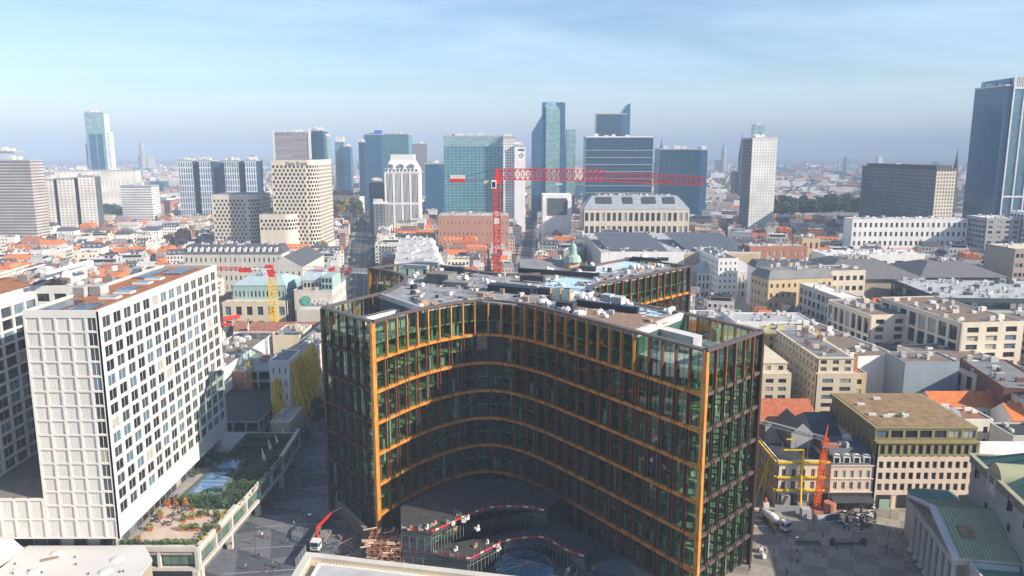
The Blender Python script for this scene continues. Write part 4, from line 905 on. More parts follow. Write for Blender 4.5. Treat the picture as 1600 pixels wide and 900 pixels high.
# ================================================================== VEHICLES
def wheel_mesh():
    def f():
        b_ = MB(); n = 12; r, w = .5, .3
        for k in range(n):
            a0, a1 = 2 * pi * k / n, 2 * pi * (k + 1) / n
            b_.poly([(-w / 2, r * cos(a0), r * sin(a0)), (w / 2, r * cos(a0), r * sin(a0)), (w / 2, r * cos(a1), r * sin(a1)), (-w / 2, r * cos(a1), r * sin(a1))]);
            for s_ in (-1, 1): b_.poly([(s_ * w / 2, 0, 0), (s_ * w / 2, r * cos(a0), r * sin(a0)), (s_ * w / 2, r * cos(a1), r * sin(a1))][::s_]); b_.poly([(s_ * (w / 2 + .01), 0, 0), (s_ * (w / 2 + .01), .5 * r * cos(a0), .5 * r * sin(a0)), (s_ * (w / 2 + .01), .5 * r * cos(a1), .5 * r * sin(a1))][::s_], 1)
        return b_.mesh('wheel', [M_black, M_steel])
    return qmesh('wheel', f)
def truck_cab(t, cm):
    b_ = MB(); b_.hexa([(-1.2, -2.1, .7), (1.2, -2.1, .7), (1.2, 0, .7), (-1.2, 0, .7), (-1.15, -1.85, 3.1), (1.15, -1.85, 3.1), (1.15, 0, 3.1), (-1.15, 0, 3.1)]); b_.box(-1.0, 1.0, -1.6, -.2, 3.1, 3.35); b_.obj('cab', cm, t, local=True)
    b_ = MB(); b_.hexa([(-1.05, -2.06, 1.75), (1.05, -2.06, 1.75), (1.05, -1.9, 1.75), (-1.05, -1.9, 1.75), (-1.03, -1.93, 2.75), (1.03, -1.93, 2.75), (1.03, -1.8, 2.75), (-1.03, -1.8, 2.75)]); b_.obj('windscreen', M_pane_dark, t, local=True)
    for s_ in (-1, 1):
        b_ = MB(); b_.box(s_ * 1.17, s_ * 1.21, -1.5, -.5, 1.8, 2.7); b_.obj('side_window', M_pane_dark, t, local=True)
        b_ = MB(); b_.box(s_ * .7, s_ * 1.05, -2.16, -2.1, .95, 1.2); b_.obj('headlight', M_unit, t, local=True)
        b_ = MB(); b_.box(s_ * 1.25, s_ * 1.5, -1.95, -1.85, 1.9, 2.6); b_.obj('mirror', M_black, t, local=True)
    b_ = MB(); b_.box(-.7, .7, -2.17, -2.1, 1.3, 1.6); b_.box(-1.15, 1.15, -2.22, -2.08, .55, .85); b_.obj('grille', M_frame_dark, t, local=True)
    for yy in (-1.2, 3.2, 4.4):
        for s_ in (-1, 1): inst(wheel_mesh(), 'wheel', t, (s_ * 1.05, yy, .5))
x, y = P(496, 858, 0)
tk = thing('crane_truck', 'flatbed truck with white cab and raised red loader crane on the shaded plaza', 'truck', (x, y, 0), -.12)
truck_cab(tk, M_frame_white)
b = MB(); b.box(-.45, .45, -.2, 7.2, .6, .95); b.obj('chassis', M_black, tk, local=True)
b = MB(); b.box(-1.2, 1.2, 1.4, 7.4, 1.0, 1.2); b.box(-1.2, 1.2, 7.3, 7.4, 1.2, 1.7); b.box(-1.2, -1.14, 1.4, 7.3, 1.2, 1.6); b.box(1.14, 1.2, 1.4, 7.3, 1.2, 1.6); b.obj('flatbed', brownw, tk, local=True)
b = MB(); b.tube((0, .7, 1), (0, .7, 3.2), .25, 6); b.tube((0, .7, 3.2), (-.5, 1.2, 5.2), .3, 4); b.obj('crane_base', M_red, tk, local=True)
b = MB(); b.tube((-.5, 1.2, 5.2), (2.2, 5.0, 7.8), .42, 4, 0, .3); b.obj('crane_boom', M_red, tk, local=True)
b = MB(); b.tube((2.2, 5.0, 7.8), (5.2, 8.6, 8.8), .24, 4, 0, .16); b.obj('boom_extension', M_frame_dark, tk, local=True)
b = MB(); b.box(-.9, .9, 3, 5.5, 1.2, 1.9); b.obj('load', M_grey, tk, local=True)
x, y = P(1222, 828, 0)
mt = thing('mixer_truck', 'white concrete mixer truck parked by the fence on the sunlit square', 'truck', (x, y, 0), .55)
truck_cab(mt, M_frame_white)
b = MB(); b.box(-.5, .5, -.2, 7.5, .6, 1.0); b.box(-1.1, 1.1, .2, .8, 1, 1.8); b.obj('chassis', M_black, mt, local=True)
b = MB(); b.lathe([(0, -3.2), (.75, -3.1), (1.2, -1.6), (1.25, -.4), (.95, 1.6), (.5, 2.9), (.42, 3.0), (0, 2.9)], n=16)
b.v = [(px, 4.0 + pz * .97 - 0 * py, 2.35 + py + pz * .16) for px, py, pz in b.v]; b.obj('drum', M_frame_white, mt, local=True)
b = MB(); b.tube((0, 6.9, 2.6), (0, 7.9, 1.3), .35, 6, 0, .2); b.box(-.6, .6, 6.5, 7.1, 1, 2.2); b.obj('chute', M_steel, mt, local=True)
# ================================================================== PEOPLE
def person_mesh(pose, mats):
    b_ = bpy.data.meshes.new('sk'); st = {'walk': .26, 'stride': .42, 'stand': .06}[pose]
    V = [(0, 0, .95), (0, 0, 1.2), (0, -.02, 1.42), (0, -.02, 1.52), (0, -.03, 1.66), (0, -.02, 1.78),
         (.10, 0, .92), (.11, -st * .5, .50), (.11, -st, .08), (.11, -st - .16, .04), (-.10, 0, .92), (-.11, st * .35, .50), (-.11, st, .09), (-.11, st - .14, .04),
         (.19, 0, 1.40), (.24, st * .4, 1.14), (.24, st * .3 - .1, .90), (.24, st * .3 - .15, .80), (-.19, 0, 1.40), (-.24, -st * .4, 1.14), (-.24, -st * .5 - .1, .90), (-.24, -st * .5 - .15, .80)]
    Ed = [(0, 1), (1, 2), (2, 3), (3, 4), (4, 5), (0, 6), (6, 7), (7, 8), (8, 9), (0, 10), (10, 11), (11, 12), (12, 13), (2, 14), (14, 15), (15, 16), (16, 17), (2, 18), (18, 19), (19, 20), (20, 21)]
    Rd = [.15, .14, .15, .06, .10, .08, .10, .075, .055, .04, .10, .075, .055, .04, .07, .052, .042, .035, .07, .052, .042, .035]
    b_.from_pydata(V, Ed, []); o = bpy.data.objects.new('sk', b_); COL.objects.link(o); md = o.modifiers.new('s', 'SKIN')
    for i, r in enumerate(Rd): b_.skin_vertices[0].data[i].radius = (r, r * .8)
    b_.skin_vertices[0].data[0].use_root = True
    ss = o.modifiers.new('u', 'SUBSURF'); ss.levels = 1
    dg = bpy.context.evaluated_depsgraph_get(); me = bpy.data.meshes.new_from_object(o.evaluated_get(dg)); me.name = 'person'
    bpy.data.objects.remove(o); me.materials.clear()
    for m_ in mats: me.materials.append(m_)
    for p in me.polygons:
        c = p.center; p.material_index = 2 if c.z > 1.50 and not (c.z > 1.66 or c.y > 0.02) else 3 if c.z > 1.5 else 1 if c.z < .93 and abs(c.x) < .19 else 2 if c.z < .86 else 0
    return me
skin_m = mat('skin', (.50, .32, .23), .6); hair = mat('hair', (.05, .035, .025), .7)
cloth = [('black', (.02, .02, .022)), ('navy', (.03, .045, .09)), ('white', (.7, .7, .68)), ('blue', (.05, .14, .45)), ('red', (.5, .04, .03)), ('beige', (.45, .37, .26)), ('neon yellow', (.55, .85, .05)), ('grey', (.22, .22, .23))]
CM = {n: mat('cloth_' + n.replace(' ', '_'), c, .9) for n, c in cloth}
PM = {}
def person(x, y, z, top, legs, pose, where, group):
    k = (top, legs, pose)
    if k not in PM: PM[k] = person_mesh(pose, [CM[top], CM[legs], skin_m, hair])
    return tag(inst(PM[k], 'person', None, (x, y, z), random.random() * 6.28), 'person in %s top and %s trousers %s %s' % (top, legs, 'standing' if pose == 'stand' else 'walking', where), 'person', group)
tops = ['black', 'black', 'navy', 'grey', 'white', 'beige', 'blue', 'red']
for u, v in ((458, 819), (472, 818), (466, 827), (470, 830), (439, 800), (461, 793), (468, 800), (472, 806), (507, 788), (507, 776), (508, 728), (506, 733), (472, 748), (459, 757), (460, 764), (470, 757), (482, 756), (450, 757), (447, 768), (438, 782), (432, 778), (424, 786), (470, 740), (487, 742), (410, 840), (419, 842), (426, 886), (417, 895), (426, 893), (437, 888), (395, 850), (486, 725), (480, 700), (487, 690), (492, 705), (444, 735), (455, 728), (405, 872), (384, 890), (450, 850)):
    x, y = P(u, v, 0); person(x, y, 0, random.choice(tops), random.choice(['black', 'navy', 'grey']), random.choice(['walk', 'stride', 'stand']), 'on the shaded plaza', 'people on the shaded plaza')
x, y = P(458, 822, 0); person(x + .2, y, 0, 'neon yellow', 'navy', 'stand', 'amid the shaded plaza', 'people on the shaded plaza')
for u, v, tp_, lg in ((1232, 838, 'black', 'black'), (1246, 867, 'black', 'beige'), (1273, 866, 'red', 'black'), (1210, 867, 'black', 'grey'), (1188, 862, 'grey', 'navy'), (1195, 866, 'black', 'black'), (1200, 873, 'blue', 'navy'), (1285, 840, 'black', 'black'), (1229, 898, 'black', 'black'), (1322, 800, 'black', 'navy'), (1318, 830, 'black', 'black'), (1326, 832, 'navy', 'black'), (1345, 822, 'grey', 'black'), (1367, 804, 'black', 'black'), (1171, 892, 'black', 'navy'), (1300, 853, 'black', 'navy'), (1343, 852, 'black', 'grey'), (1347, 849, 'navy', 'black'), (1410, 838, 'black', 'black')):
    x, y = P(u, v, 0); lit = u < 1280 and v > 830; person(x, y, 0, tp_, lg, random.choice(['walk', 'stride', 'stand']), 'on the %s part of the square' % ('sunlit' if lit else 'shaded'), 'people on the square')
for u, v in ((858, 441), (878, 451), (917, 434), (742, 446), (702, 424), (900, 424), (760, 446), (845, 470)):
    x, y = P(u, v, RZ); person(x, y, RZ, random.choice(['neon yellow', 'blue', 'red']), 'navy', 'stand', 'on the roof near %s' % ('the blue membrane' if u > 840 else 'the plant room'), 'workers on the tower roof')
# scooters / bikes on the square left, benches, cafe furniture
for k, (u, v, lab) in enumerate(((1188, 862, 'nearer'), (1193, 872, 'farther'))):
    x, y = P(u, v, 0); b = MB(); b.box(x - .5, x + .5, y - .9, y + .9, .25, .95); b.box(x - .4, x + .4, y - .7, y + .5, .95, 1.2)
    solo(b, 'cargo_box', M_frame_white, 'white cargo crate on the sunlit paving, the %s of the two' % lab, 'crate')
bn = thing('long_bench', 'long black bench with a round planter at each end on the shaded square', 'bench', (*P(1325, 851, 0), 0)); x, y = P(1325, 851, 0)
b = MB(); b.box(x - 4, x + 4, y - .35, y + .35, .35, .5); b.obj('seat', M_black, bn)
for s_ in (-1, 1):
    b = MB(); b.lathe([(.5, 0), (.8, .8), (.6, .8), (0, .75)], x + s_ * 4.2, y, 10); b.obj('planter', M_frame_dark, bn)
    b = MB(); leaves(b, x + s_ * 4.2, y, 1.2, .7, .7, .5, 60, .22); b.obj('foliage', M_leaf[1], bn)
b = MB(); x, y = P(1263, 849, 0); b.box(x - 3.2, x + 3.2, y - 1.0, y + 1.0, 0, .35, 0); b.box(x - 2.9, x + 2.9, y - .7, y + .7, .35, .42, 1); solo(b, 'planter', [M_conc_d, M_leaf[1]], 'flat dark rectangular planter on the square at the edge of the shade', 'planter')
for i in range(46):
    u, v = random.uniform(1308, 1366), random.uniform(787, 822); x, y = P(u, v, .7); w = i % 2; b = MB(); b.box(x - .4, x + .4, y - .4, y + .4, .7, .76, w); b.tube((x, y, 0), (x, y, .7), .06, 4, 0)
    for s_ in (-1, 1): b.box(x + s_ * .75 - .2, x + s_ * .75 + .2, y - .2, y + .2, .42, .48, 0); b.box(x + s_ * .95 - .03, x + s_ * .95 + .03, y - .2, y + .2, .48, .9, 0); b.box(x + s_ * .75 - .03, x + s_ * .75 + .03, y - .03, y + .03, 0, .42, 0)
    solo(b, 'cafe_table', [M_frame_dark, M_frame_white], ('white topped' if w else 'dark') + ' cafe table with two chairs outside the dark awning', 'cafe table', 'cafe tables on the shaded square')
for i, (u, v) in enumerate(((1322, 820), (1346, 828), (1367, 816), (1345, 806))):
    x, y = P(u, v, 0); b = MB(); b.tube((x, y, 0), (x, y, 2.6), .06, 4); b.lathe([(.35, 1.0), (.35, 2.6), (0, 3.1)], x, y, 6); b.lathe([(.5, 0), (.5, .12), (0, .12)], x, y, 8)
    solo(b, 'parasol', M_black, 'closed black parasol at the cafe, %s' % ('leftmost', 'nearest the camera', 'rightmost', 'nearest the awning')[i], 'parasol')
# ================================================================== FOREGROUND ROOFS
fr_ = [P(478, 862, 24), P(850, 905, 24), P(1000, 960, 24), P(1000, 1050, 24), P(400, 1050, 24), P(440, 925, 24)]; fr_ = fr_ if area(fr_) > 0 else fr_[::-1]
ft = thing('foreground_building', 'pale roof with raised parapet and gravel strip at the bottom centre edge', 'building', (-10, 125, 0))
b = MB(); b.prism(offset(fr_, .3), 0, 23.2); b.obj('wall', stone, ft)
def ring(poly, w, z0, z1, m, name, par):
    i_ = offset(poly, w); b_ = MB(); n = len(poly)
    for k in range(n):
        j = (k + 1) % n; b_.hexa([(*poly[k], z0), (*poly[j], z0), (*i_[j], z0), (*i_[k], z0), (*poly[k], z1), (*poly[j], z1), (*i_[j], z1), (*i_[k], z1)])
    b_.obj(name, m, par)
ring(fr_, 1.5, 22.6, 24, stone, 'parapet', ft); b = MB(); b.prism(offset(fr_, 1.4), 23.0, 23.3); b.obj('roof', mat('gravel_beige', (.52, .42, .28), .95, var=.3, scale=3), ft)
i3 = offset(fr_, 3.8); ring(i3, .5, 23.2, 24.3, offw, 'upper_parapet', ft); b = MB(); b.prism(offset(i3, .5), 23.3, 24.0); b.obj('upper_roof', M_grey_l, ft)
for k in range(9):
    b = MB(); x, y = -37 + k * .7, 138 - k * .25; b.tube((x, y, 23.3), (x + .25, y, 24.4), .06, 4); b.obj('pipe', M_frame_dark, ft)
wr = thing('white_roof_building', 'white membrane roof with round domes at the bottom left edge', 'building', (-98, 158, 0))
rp_ = [P(37, 856, 12), P(240, 861, 12), P(205, 905, 12), P(205, 960, 12), P(-90, 960, 12)]; rp_ = rp_ if area(rp_) > 0 else rp_[::-1]
rp_ = [(-113, 166), (-113, 120), (-81, 120), (-81, 152), (-81.5, 160), (-86, 166.0)]
b = MB(); b.prism(offset(rp_, -.0), 0, 11.6); b.obj('wall', taupe, wr); b = MB(); b.prism(offset(rp_, -.2), 11.6, 12.0); b.obj('roof', mat('roof_white', (.58, .57, .55), .6, var=.06, scale=.1), wr)
for u, v in ((90, 864), (183, 874), (28, 892), (55, 893), (165, 893)):
    x, y = P(u, v, 12); b = MB(); b.lathe([(1.6, 12), (1.4, 12.2), (.9, 12.4), (0, 12.5)], x, y, 14); b.obj('roof_dome', mat('roof_white', (0, 0, 0)), wr)
b = MB(); x, y = P(78, 874, 12); b.obox(x, y, 3.4, .9, 12, 12.3, .5); b.obj('roof_hatch', brownw, wr)
for k in range(9): b = MB(); x, y = P(random.uniform(20, 220), random.uniform(865, 898), 12); b.lathe([(.15, 12), (.15, 12.5), (0, 12.5)], x, y, 6); b.obj('vent', M_black, wr)
sl_ = thing('gabled_annex', 'grey sided annex with a white sloping roof at the left bottom corner', 'building', (-124, 158, 0))
b = MB(); b.box(-140, -118.5, 130, 165, 0, 11.5); b.obj('wall', brownw, sl_); b = MB(); b.hexa([(-140, 130, 11.5), (-118, 130, 11.5), (-113.5, 165.4, 11.5), (-140, 165.4, 11.5), (-140, 130, 12.2), (-119, 130, 12.2), (-116, 165.4, 14.2), (-140, 165.4, 14.2)]); b.obj('roof', offw, sl_)
# ================================================================== TOWER CRANES
def lattice(b_, p, q, w, h, n, mi=0, r=.11, tri=False):
    p, q = Vector(p), Vector(q); d = (q - p).normalized(); sd_ = d.cross(Vector((0, 0, 1))); sd_ = Vector((1, 0, 0)) if sd_.length < .1 else sd_.normalized(); up_ = sd_.cross(d).normalized()
    cs = [sd_ * (-w / 2) + up_ * 0, sd_ * (w / 2) + up_ * 0, up_ * h] if tri else [sd_ * (-w / 2) - up_ * h / 2, sd_ * (w / 2) - up_ * h / 2, sd_ * (w / 2) + up_ * h / 2, sd_ * (-w / 2) + up_ * h / 2]
    for c in cs: b_.tube(p + c, q + c, r, 4, mi)
    m_ = len(cs)
    for k in range(n):
        a_, c_ = p.lerp(q, k / n), p.lerp(q, (k + 1) / n)
        for i in range(m_): b_.tube(a_ + cs[i], (c_ if k % 2 else c_) + cs[(i + 1) % m_], r * .6, 3, mi); b_.tube(c_ + cs[i], c_ + cs[(i + 1) % m_], r * .6, 3, mi)
YC = 290.0; zc = ZV(272, YC); xm = XU(776, YC, zc); jz = ZV(283, YC)
tc1 = thing('tower_crane', 'tall red tower crane with a long lattice jib rising behind the bronze tower', 'crane', (xm, YC, 0))
b = MB(); lattice(b, (xm, YC, 0), (xm, YC, zc - 3.5), 2.4, 2.4, 36, r=.27); b.obj('mast', M_red, tc1)
b = MB(); lattice(b, (xm + 1, YC, zc - 2), (xm + 40, YC, zc - 2.5), 1.6, 4.0, 20, tri=True, r=.22); b.obj('jib', M_red, tc1)
b = MB(); lattice(b, (xm + 40, YC, zc - 2.5), (XU(1100, YC, zc), YC, zc - 4.2), 1.6, 3.2, 20, tri=True, r=.17); b.obj('jib', mat('crane_red_dark', (.48, .03, .03), .5), tc1)
b = MB(); b.tube((xm, YC, zc + 1.2), (xm + 22, YC, zc + 1.9), .1, 4); b.tube((xm - 1, YC, zc + 1.5), (xm - 15.5, YC, zc - 1.6), .12, 4); b.obj('tie_rod', M_frame_dark, tc1)
b = MB(); b.hexa([(xm - 1.1, YC - 1, zc - 3.5), (xm + 1.6, YC - 1, zc - 3.5), (xm + 1.6, YC + 1, zc - 3.5), (xm - 1.1, YC + 1, zc - 3.5), (xm - .3, YC - .5, zc + 1.8), (xm + .9, YC - .5, zc + 1.8), (xm + .9, YC + .5, zc + 1.8), (xm - .3, YC + .5, zc + 1.8)]); b.obj('slewing_head', M_red, tc1)
b = MB(); b.box(xm - 1.9, xm - .1, YC - 3.2, YC - 1.2, zc - 5.2, zc - 2.2); b.obj('cab', M_frame_white, tc1); b = MB(); b.box(xm - 1.6, xm - .4, YC - 3.25, YC - 3.2, zc - 4.8, zc - 2.7); b.obj('cab_window', M_pane_dark, tc1)
b = MB(); b.box(xm - 4.8, xm - 3, YC - 1, YC + 1, zc - 5, zc - 2.4); b.obj('cabinet', M_grey_l, tc1)
b = MB(); b.box(xm - 17.5, xm - .5, YC - .8, YC + .8, zc - 2.5, zc - 2.1); b.obj('counter_jib', M_conc_d, tc1)
b = MB(); b.box(xm - 17.6, xm - 12, YC - .9, YC + .9, zc - 2.9, zc - 1.7); b.obj('counterweight_frame', M_red, tc1)
b = MB()
for k in range(5): b.box(xm - 17.2 + k * 1.1, xm - 16.3 + k * 1.1, YC - .7, YC + .7, zc - 1.7, zc - .4)
b.obj('winch', M_unit, tc1)
b = MB(); b.box(xm + 22, xm + 24.5, YC - .6, YC + .6, zc - 4, zc - 3.4); b.tube((xm + 23.2, YC, zc - 4), (xm + 23.2, YC, zc - 7), .06, 4); b.obj('trolley', M_unit, tc1)
for zz in (zc - 18.5, zc - 45): b = MB(); b.box(xm - 1.0, xm + 1.0, YC - 1.35, YC - 1.28, zz, zz + 2.2); b.obj('sign_board', M_unit, tc1)
def crane2(xm, YC, zc, mast, jl, jr, lab, mm, jm, w=2.2, cross=None):
    t = thing('tower_crane', lab, 'crane', (xm, YC, 0)); b = MB(); lattice(b, (xm, YC, 0), (xm, YC, zc - 5), w, w, 22, r=.2); b.obj('mast', mm, t)
    b = MB(); b.hexa([(xm - 1.3, YC - 1, zc - 5), (xm + 1.3, YC - 1, zc - 5), (xm + 1.3, YC + 1, zc - 5), (xm - 1.3, YC + 1, zc - 5), (xm - 3, YC - .8, zc + 1), (xm + .9, YC - .8, zc + 1), (xm + .9, YC + .8, zc + 1), (xm - 3, YC + .8, zc + 1)]); b.obj('slewing_head', M_red, t)
    b = MB(); lattice(b, (xm, YC, zc - 1), (xm + jr * .44, YC - 6, zc - 1), 1.5, 2.2, 10, tri=True, r=.13); b.obj('jib', M_frame_white, t)
    b = MB(); lattice(b, (xm + jr * .44, YC - 6, zc - 1), (xm + jr * .56, YC - 8, zc - 1), 1.5, 2.2, 4, tri=True, r=.13); b.obj('jib', M_red, t)
    b = MB(); lattice(b, (xm + jr * .56, YC - 8, zc - 1), (xm + jr * .72, YC - 10, zc - 1), 1.5, 2.2, 5, tri=True, r=.13); b.obj('jib', M_frame_white, t)
    b = MB(); lattice(b, (xm + jr * .72, YC - 10, zc - 1), (xm + jr * .84, YC - 12, zc - 1), 1.5, 2.2, 4, tri=True, r=.14); b.obj('jib', M_red, t)
    b = MB(); lattice(b, (xm + jr * .84, YC - 12, zc - 1), (xm + jr, YC - 14, zc - 1), 1.5, 2.2, 6, tri=True, r=.13); b.obj('jib', M_frame_white, t)
    b = MB(); b.box(xm + jr * .62, xm + jr * .67, YC - 9.6, YC - 9.4, zc - .9, zc + 1.2); b.obj('sign_board', M_red, t)
    b = MB(); b.box(xm - jl, xm, YC - .9, YC + .9, zc - 1.2, zc - .7); b.obj('counter_jib', M_frame_white, t); b = MB(); b.box(xm - jl - 1, xm - jl + 5, YC - 1, YC + 1, zc - 2.6, zc - .7); b.obj('counterweight', M_red, t)
    b = MB(); lattice(b, (xm - jl, YC + 1, zc - 1), (xm - jl - 15, YC + 5, zc - 1.5), 1.4, 1.4, 8, r=.12); b.obj('platform', M_red, t)
    return t
YY = 375.0; zj = ZV(417, YY); crane2(XU(424, YY, zj), YY, zj, 0, 15, 50, 'yellow masted tower crane with red head and red and white jib beyond the white tower', M_yellow, M_frame_white, 3.0)
# thin orange crane on the square
YO = 208.0; xo = XU(1283, YO, 12); zo = ZV(664, YO)
oc = thing('mobile_tower_crane', 'thin orange lattice mast crane standing in front of the braced corner house', 'crane', (xo, YO, 0))
b = MB(); lattice(b, (xo - .6, YO, 0), (xo + .6, YO, zo - 4), 1.3, 1.3, 20, r=.13); b.obj('mast', M_orange, oc); b = MB(); b.tube((xo + .4, YO, zo - 4), (xo + 1, YO, zo), .3, 4, 0, .1); b.obj('mast_top', M_orange, oc)
b = MB(); lattice(b, (xo, YO, zo - 4), (xo - 19, YO + 8, zo - 1), 1.0, 1.1, 16, r=.09); b.obj('jib', M_grey_l, oc)
b = MB(); b.box(xo - .4, xo + 4.2, YO - .8, YO + .8, zo - 6.6, zo - 5.6); b.obj('counter_jib', brick_r, oc); b = MB(); b.box(xo - 2, xo + 2, YO - 2, YO + 2, 0, .8); b.lathe([(1.8, .8), (1.7, 3.2), (0, 3.3)], xo + 2.8, YO - 1, 14); b.obj('base', brick_r, oc)
# ================================================================== RIGHT SQUARE
RES = []          # reserved footprints for the houses that fill the rest: (xmin,xmax,ymin,ymax)
def reserve(Q, w, d, pad=2):
    ps = [Q(0, 0), Q(w, 0), Q(w, d), Q(0, d)]; RES.append((min(p[0] for p in ps) - pad, max(p[0] for p in ps) + pad, min(p[1] for p in ps) - pad, max(p[1] for p in ps) + pad))
def bb(name, label, x0, y0, w, d, h, wall, cat='building', **k):
    t, Q = block(name, label, cat, x0, y0, w, d, h, wall, **k); reserve(Q, w, d); return t, Q
# beige block with olive top
t, Q = bb('office_block', 'beige stone block with olive upper storeys and a recessed glazed penthouse on the square', 105, 209.5, 30, 34, 16, pink, front=(13, 3, .58, .62, 5.0), side=(10, 3, .5, .6, 5), m=.6, top=.8, single=True, roof='flat', clutter=0, parapet=0, rec=.5, fm=M_frame_dark, wts=(9, 3, .5, .3))
b = MB(); pn = []; F = (105.2, 209.7, 1, 0, 0, -1); facade(b, pn, F, 29.6, 16.1, 20, 13, 1, .58, .7, .4, 0, .5, .5); FS = (105.2, 243, 0, -1, -1, 0); facade(b, pn, FS, 33.3, 16.1, 20, 10, 1, .5, .7, .4)
b.box(105.5, 134.5, 210.1, 243, 16.1, 19.9); b.obj('upper_storey', olive, t); place_panes(pn, t, single=True, fm=None) if 0 else place_panes(pn, t, frame_mat=M_frame_dark, wts=(9, 3, .5, .3))
b = MB(); b.box(104.9, 134.7, 209.3, 243, 20, 20.35); b.obj('ledge', olive, t)
b = MB(); pn = []; facade(b, pn, (105.2, 211.4, 1, 0, 0, -1), 29.4, 20.4, 23.8, 7, 1, .82, .66, .4); b.box(105.6, 134.2, 212, 243, 20.4, 23.6); b.obj('penthouse', olive, t); place_panes(pn, t, frame_mat=M_frame_dark, wts=(3, 3, 1, 3))
b = MB(); b.box(104.9, 134.8, 211.2, 243.2, 23.8, 24.2); b.box(106, 134, 212, 242.5, 24.2, 24.3, 1); b.obj('roof', [olive, mat('roof_moss', (.26, .17, .085), .95, var=.35, scale=.4)], t)
for k in range(6): b = MB(); x = random.uniform(107, 118); y = random.uniform(216, 238); b.box(x, x + 2.4, y, y + .9, 24.3, 24.9); b.obj('roof_vent', M_unit, t)
b = MB(); b.lathe([(.9, 24.3), (.9, 25.2), (.4, 25.7), (0, 25.8)], 117, 220, 10); b.obj('vent_cowl', R_copper, t)
b = MB()
for k in range(5): b.box(105.3 + k * 6 + .9, 105.3 + k * 6 + 5, 209.35, 209.45, .3, 4.3)
b.obj('shop_window', M_pane_dark, t)
b = MB(); b.box(107, 110, 209.2, 209.3, 0, 3); b.obj('door', R_copper, t)
b = MB()
for k in range(8): b.tube((105.4 + k * 4.1, 209.6, 20.4), (105.4 + k * 4.1, 209.6, 21.4), .04, 4)
b.tube((105.2, 209.6, 21.4), (134.6, 209.6, 21.4), .04, 4); b.obj('railing', M_frame_dark, t)
# cream house with four arched dormers and cafe awning
t, Q = bb('town_house', 'pale pink town house with four white arched dormers above a dark cafe awning', 92.5, 209.8, 12.3, 16, 13.3, pink, front=(5, 2, .42, .62, 5.2), m=.3, single=True, roof='mansard', rm=R_slate, rh=4, ins=(.05, 3.0), clutter=1, over=0, trim=(4.9, 9.0, 13))
for k in range(4):
    x = 94.2 + k * 2.9; d_ = MB(); d_.box(x - 1, x + 1, 210.2, 213, 13.5, 15.7); d_.lathe([(1.15, -.1), (1.15, 1.0)], n=10, a0=0, a1=pi); n0 = len(d_.v) - 22
    d_.v = d_.v[:n0] + [(x + q[0], 210.2 + q[2] * 1.2, 15.6 + q[1] * .6) for q in d_.v[n0:]]; d_.obj('dormer', M_frame_white, t); d_ = MB(); d_.box(x - .6, x + .6, 210.1, 210.18, 13.9, 15.4); d_.obj('dormer_window', M_pane_dark, t)
b = MB(); b.hexa([(92.6, 206.6, 3.0), (104.6, 206.6, 3.0), (104.6, 209.6, 3.6), (92.6, 209.6, 3.6), (92.6, 206.6, 3.15), (104.6, 206.6, 3.15), (104.6, 209.6, 4.2), (92.6, 209.6, 4.2)]); b.obj('awning', M_black, t); b = MB(); b.box(92.8, 104.4, 209.5, 209.62, .2, 3.4); b.obj('shop_front', M_pane_dark, t)
b = MB(); b.box(92.6, 104.6, 209.3, 209.7, 4.2, 4.8); b.obj('fascia', M_frame_dark, t)
# braced corner house under reconstruction
t, Q = bb('corner_house', 'gutted white corner house with open roof held by yellow steel beams', 77.5, 211, 15, 26, 13.3, beige, front=(5, 2, .4, .62, 4.6), side=(9, 2, .45, .62, 4.6), single=True, roof='flat', rm=M_black, parapet=1.0, clutter=0, trim=(4.5, 9, 12.9), wts=(9, 2, 0, 0))
b = MB()
for z in (5.0, 9.0, 13.6): b.box(77.2, 92.4, 210.3, 210.75, z, z + .55); b.box(76.6, 77.1, 210.8, 236, z, z + .45)
b.obj('waler_beam', M_yellow, t)
for x in (84.2,): b = MB(); b.box(x - .3, x + .3, 209.6, 210.2, 0, 17.5); b.obj('brace_post', M_yellow, t)
b = MB(); b.tube((84, 210, 13), (83.2, 206.5, 0), .3, 4); b.obj('brace_strut', M_yellow, t)
for k, y in enumerate((236, 226, 216)):
    b = MB(); b.tube((76.8, y, 14.5), (72.8, y - 1, 0), .22, 4); b.tube((76.6, y, 14.5), (75.2, y, 0), .22, 4); b.tube((76, y, 7), (74.9, y, 7), .15, 4); b.obj('brace_frame', M_yellow, t)
b = MB(); b.box(79, 91, 213, 235, 13.5, 13.6); b.box(85, 91.5, 222, 236, 13.6, 18, 1); b.gable(84.6, 91.9, 222, 236, 18, 3.5, 2, 1, 'y'); b.hexa([(78.5, 226, 13.6), (84, 226, 13.6), (84, 236, 13.6), (78.5, 236, 13.6), (80, 231, 18), (82, 231, 18), (82, 231.4, 18), (80, 231.4, 18)], 2)
b.obj('attic_shell', [M_black, grey_w, brownw], t)
for k in range(9): b = MB(); x = 79 + k * 1.3; b.tube((x, 213.5 + (k % 3) * 3, 13.6), (x, 213.5 + (k % 3) * 3, 17.2), .07, 4); b.obj('prop', M_conc_d, t)
b = MB(); b.box(80, 86, 214, 214.3, 16, 16.4); b.box(82.5, 84.5, 219, 219.3, 17.4, 17.7); b.obj('crossbeam', M_yellow, t)
b = MB()
for k in range(5): b.box(78.3 + k * 3, 80.6 + k * 3, 210.85, 210.95, .2, 4)
b.obj('shop_opening', M_black, t)
b = MB(); b.box(78.6, 81.2, 209.6, 211, 0, 3.8); b.box(83, 86.2, 208.2, 210, 0, 2.2); b.obj('masonry_pier', M_conc, t)
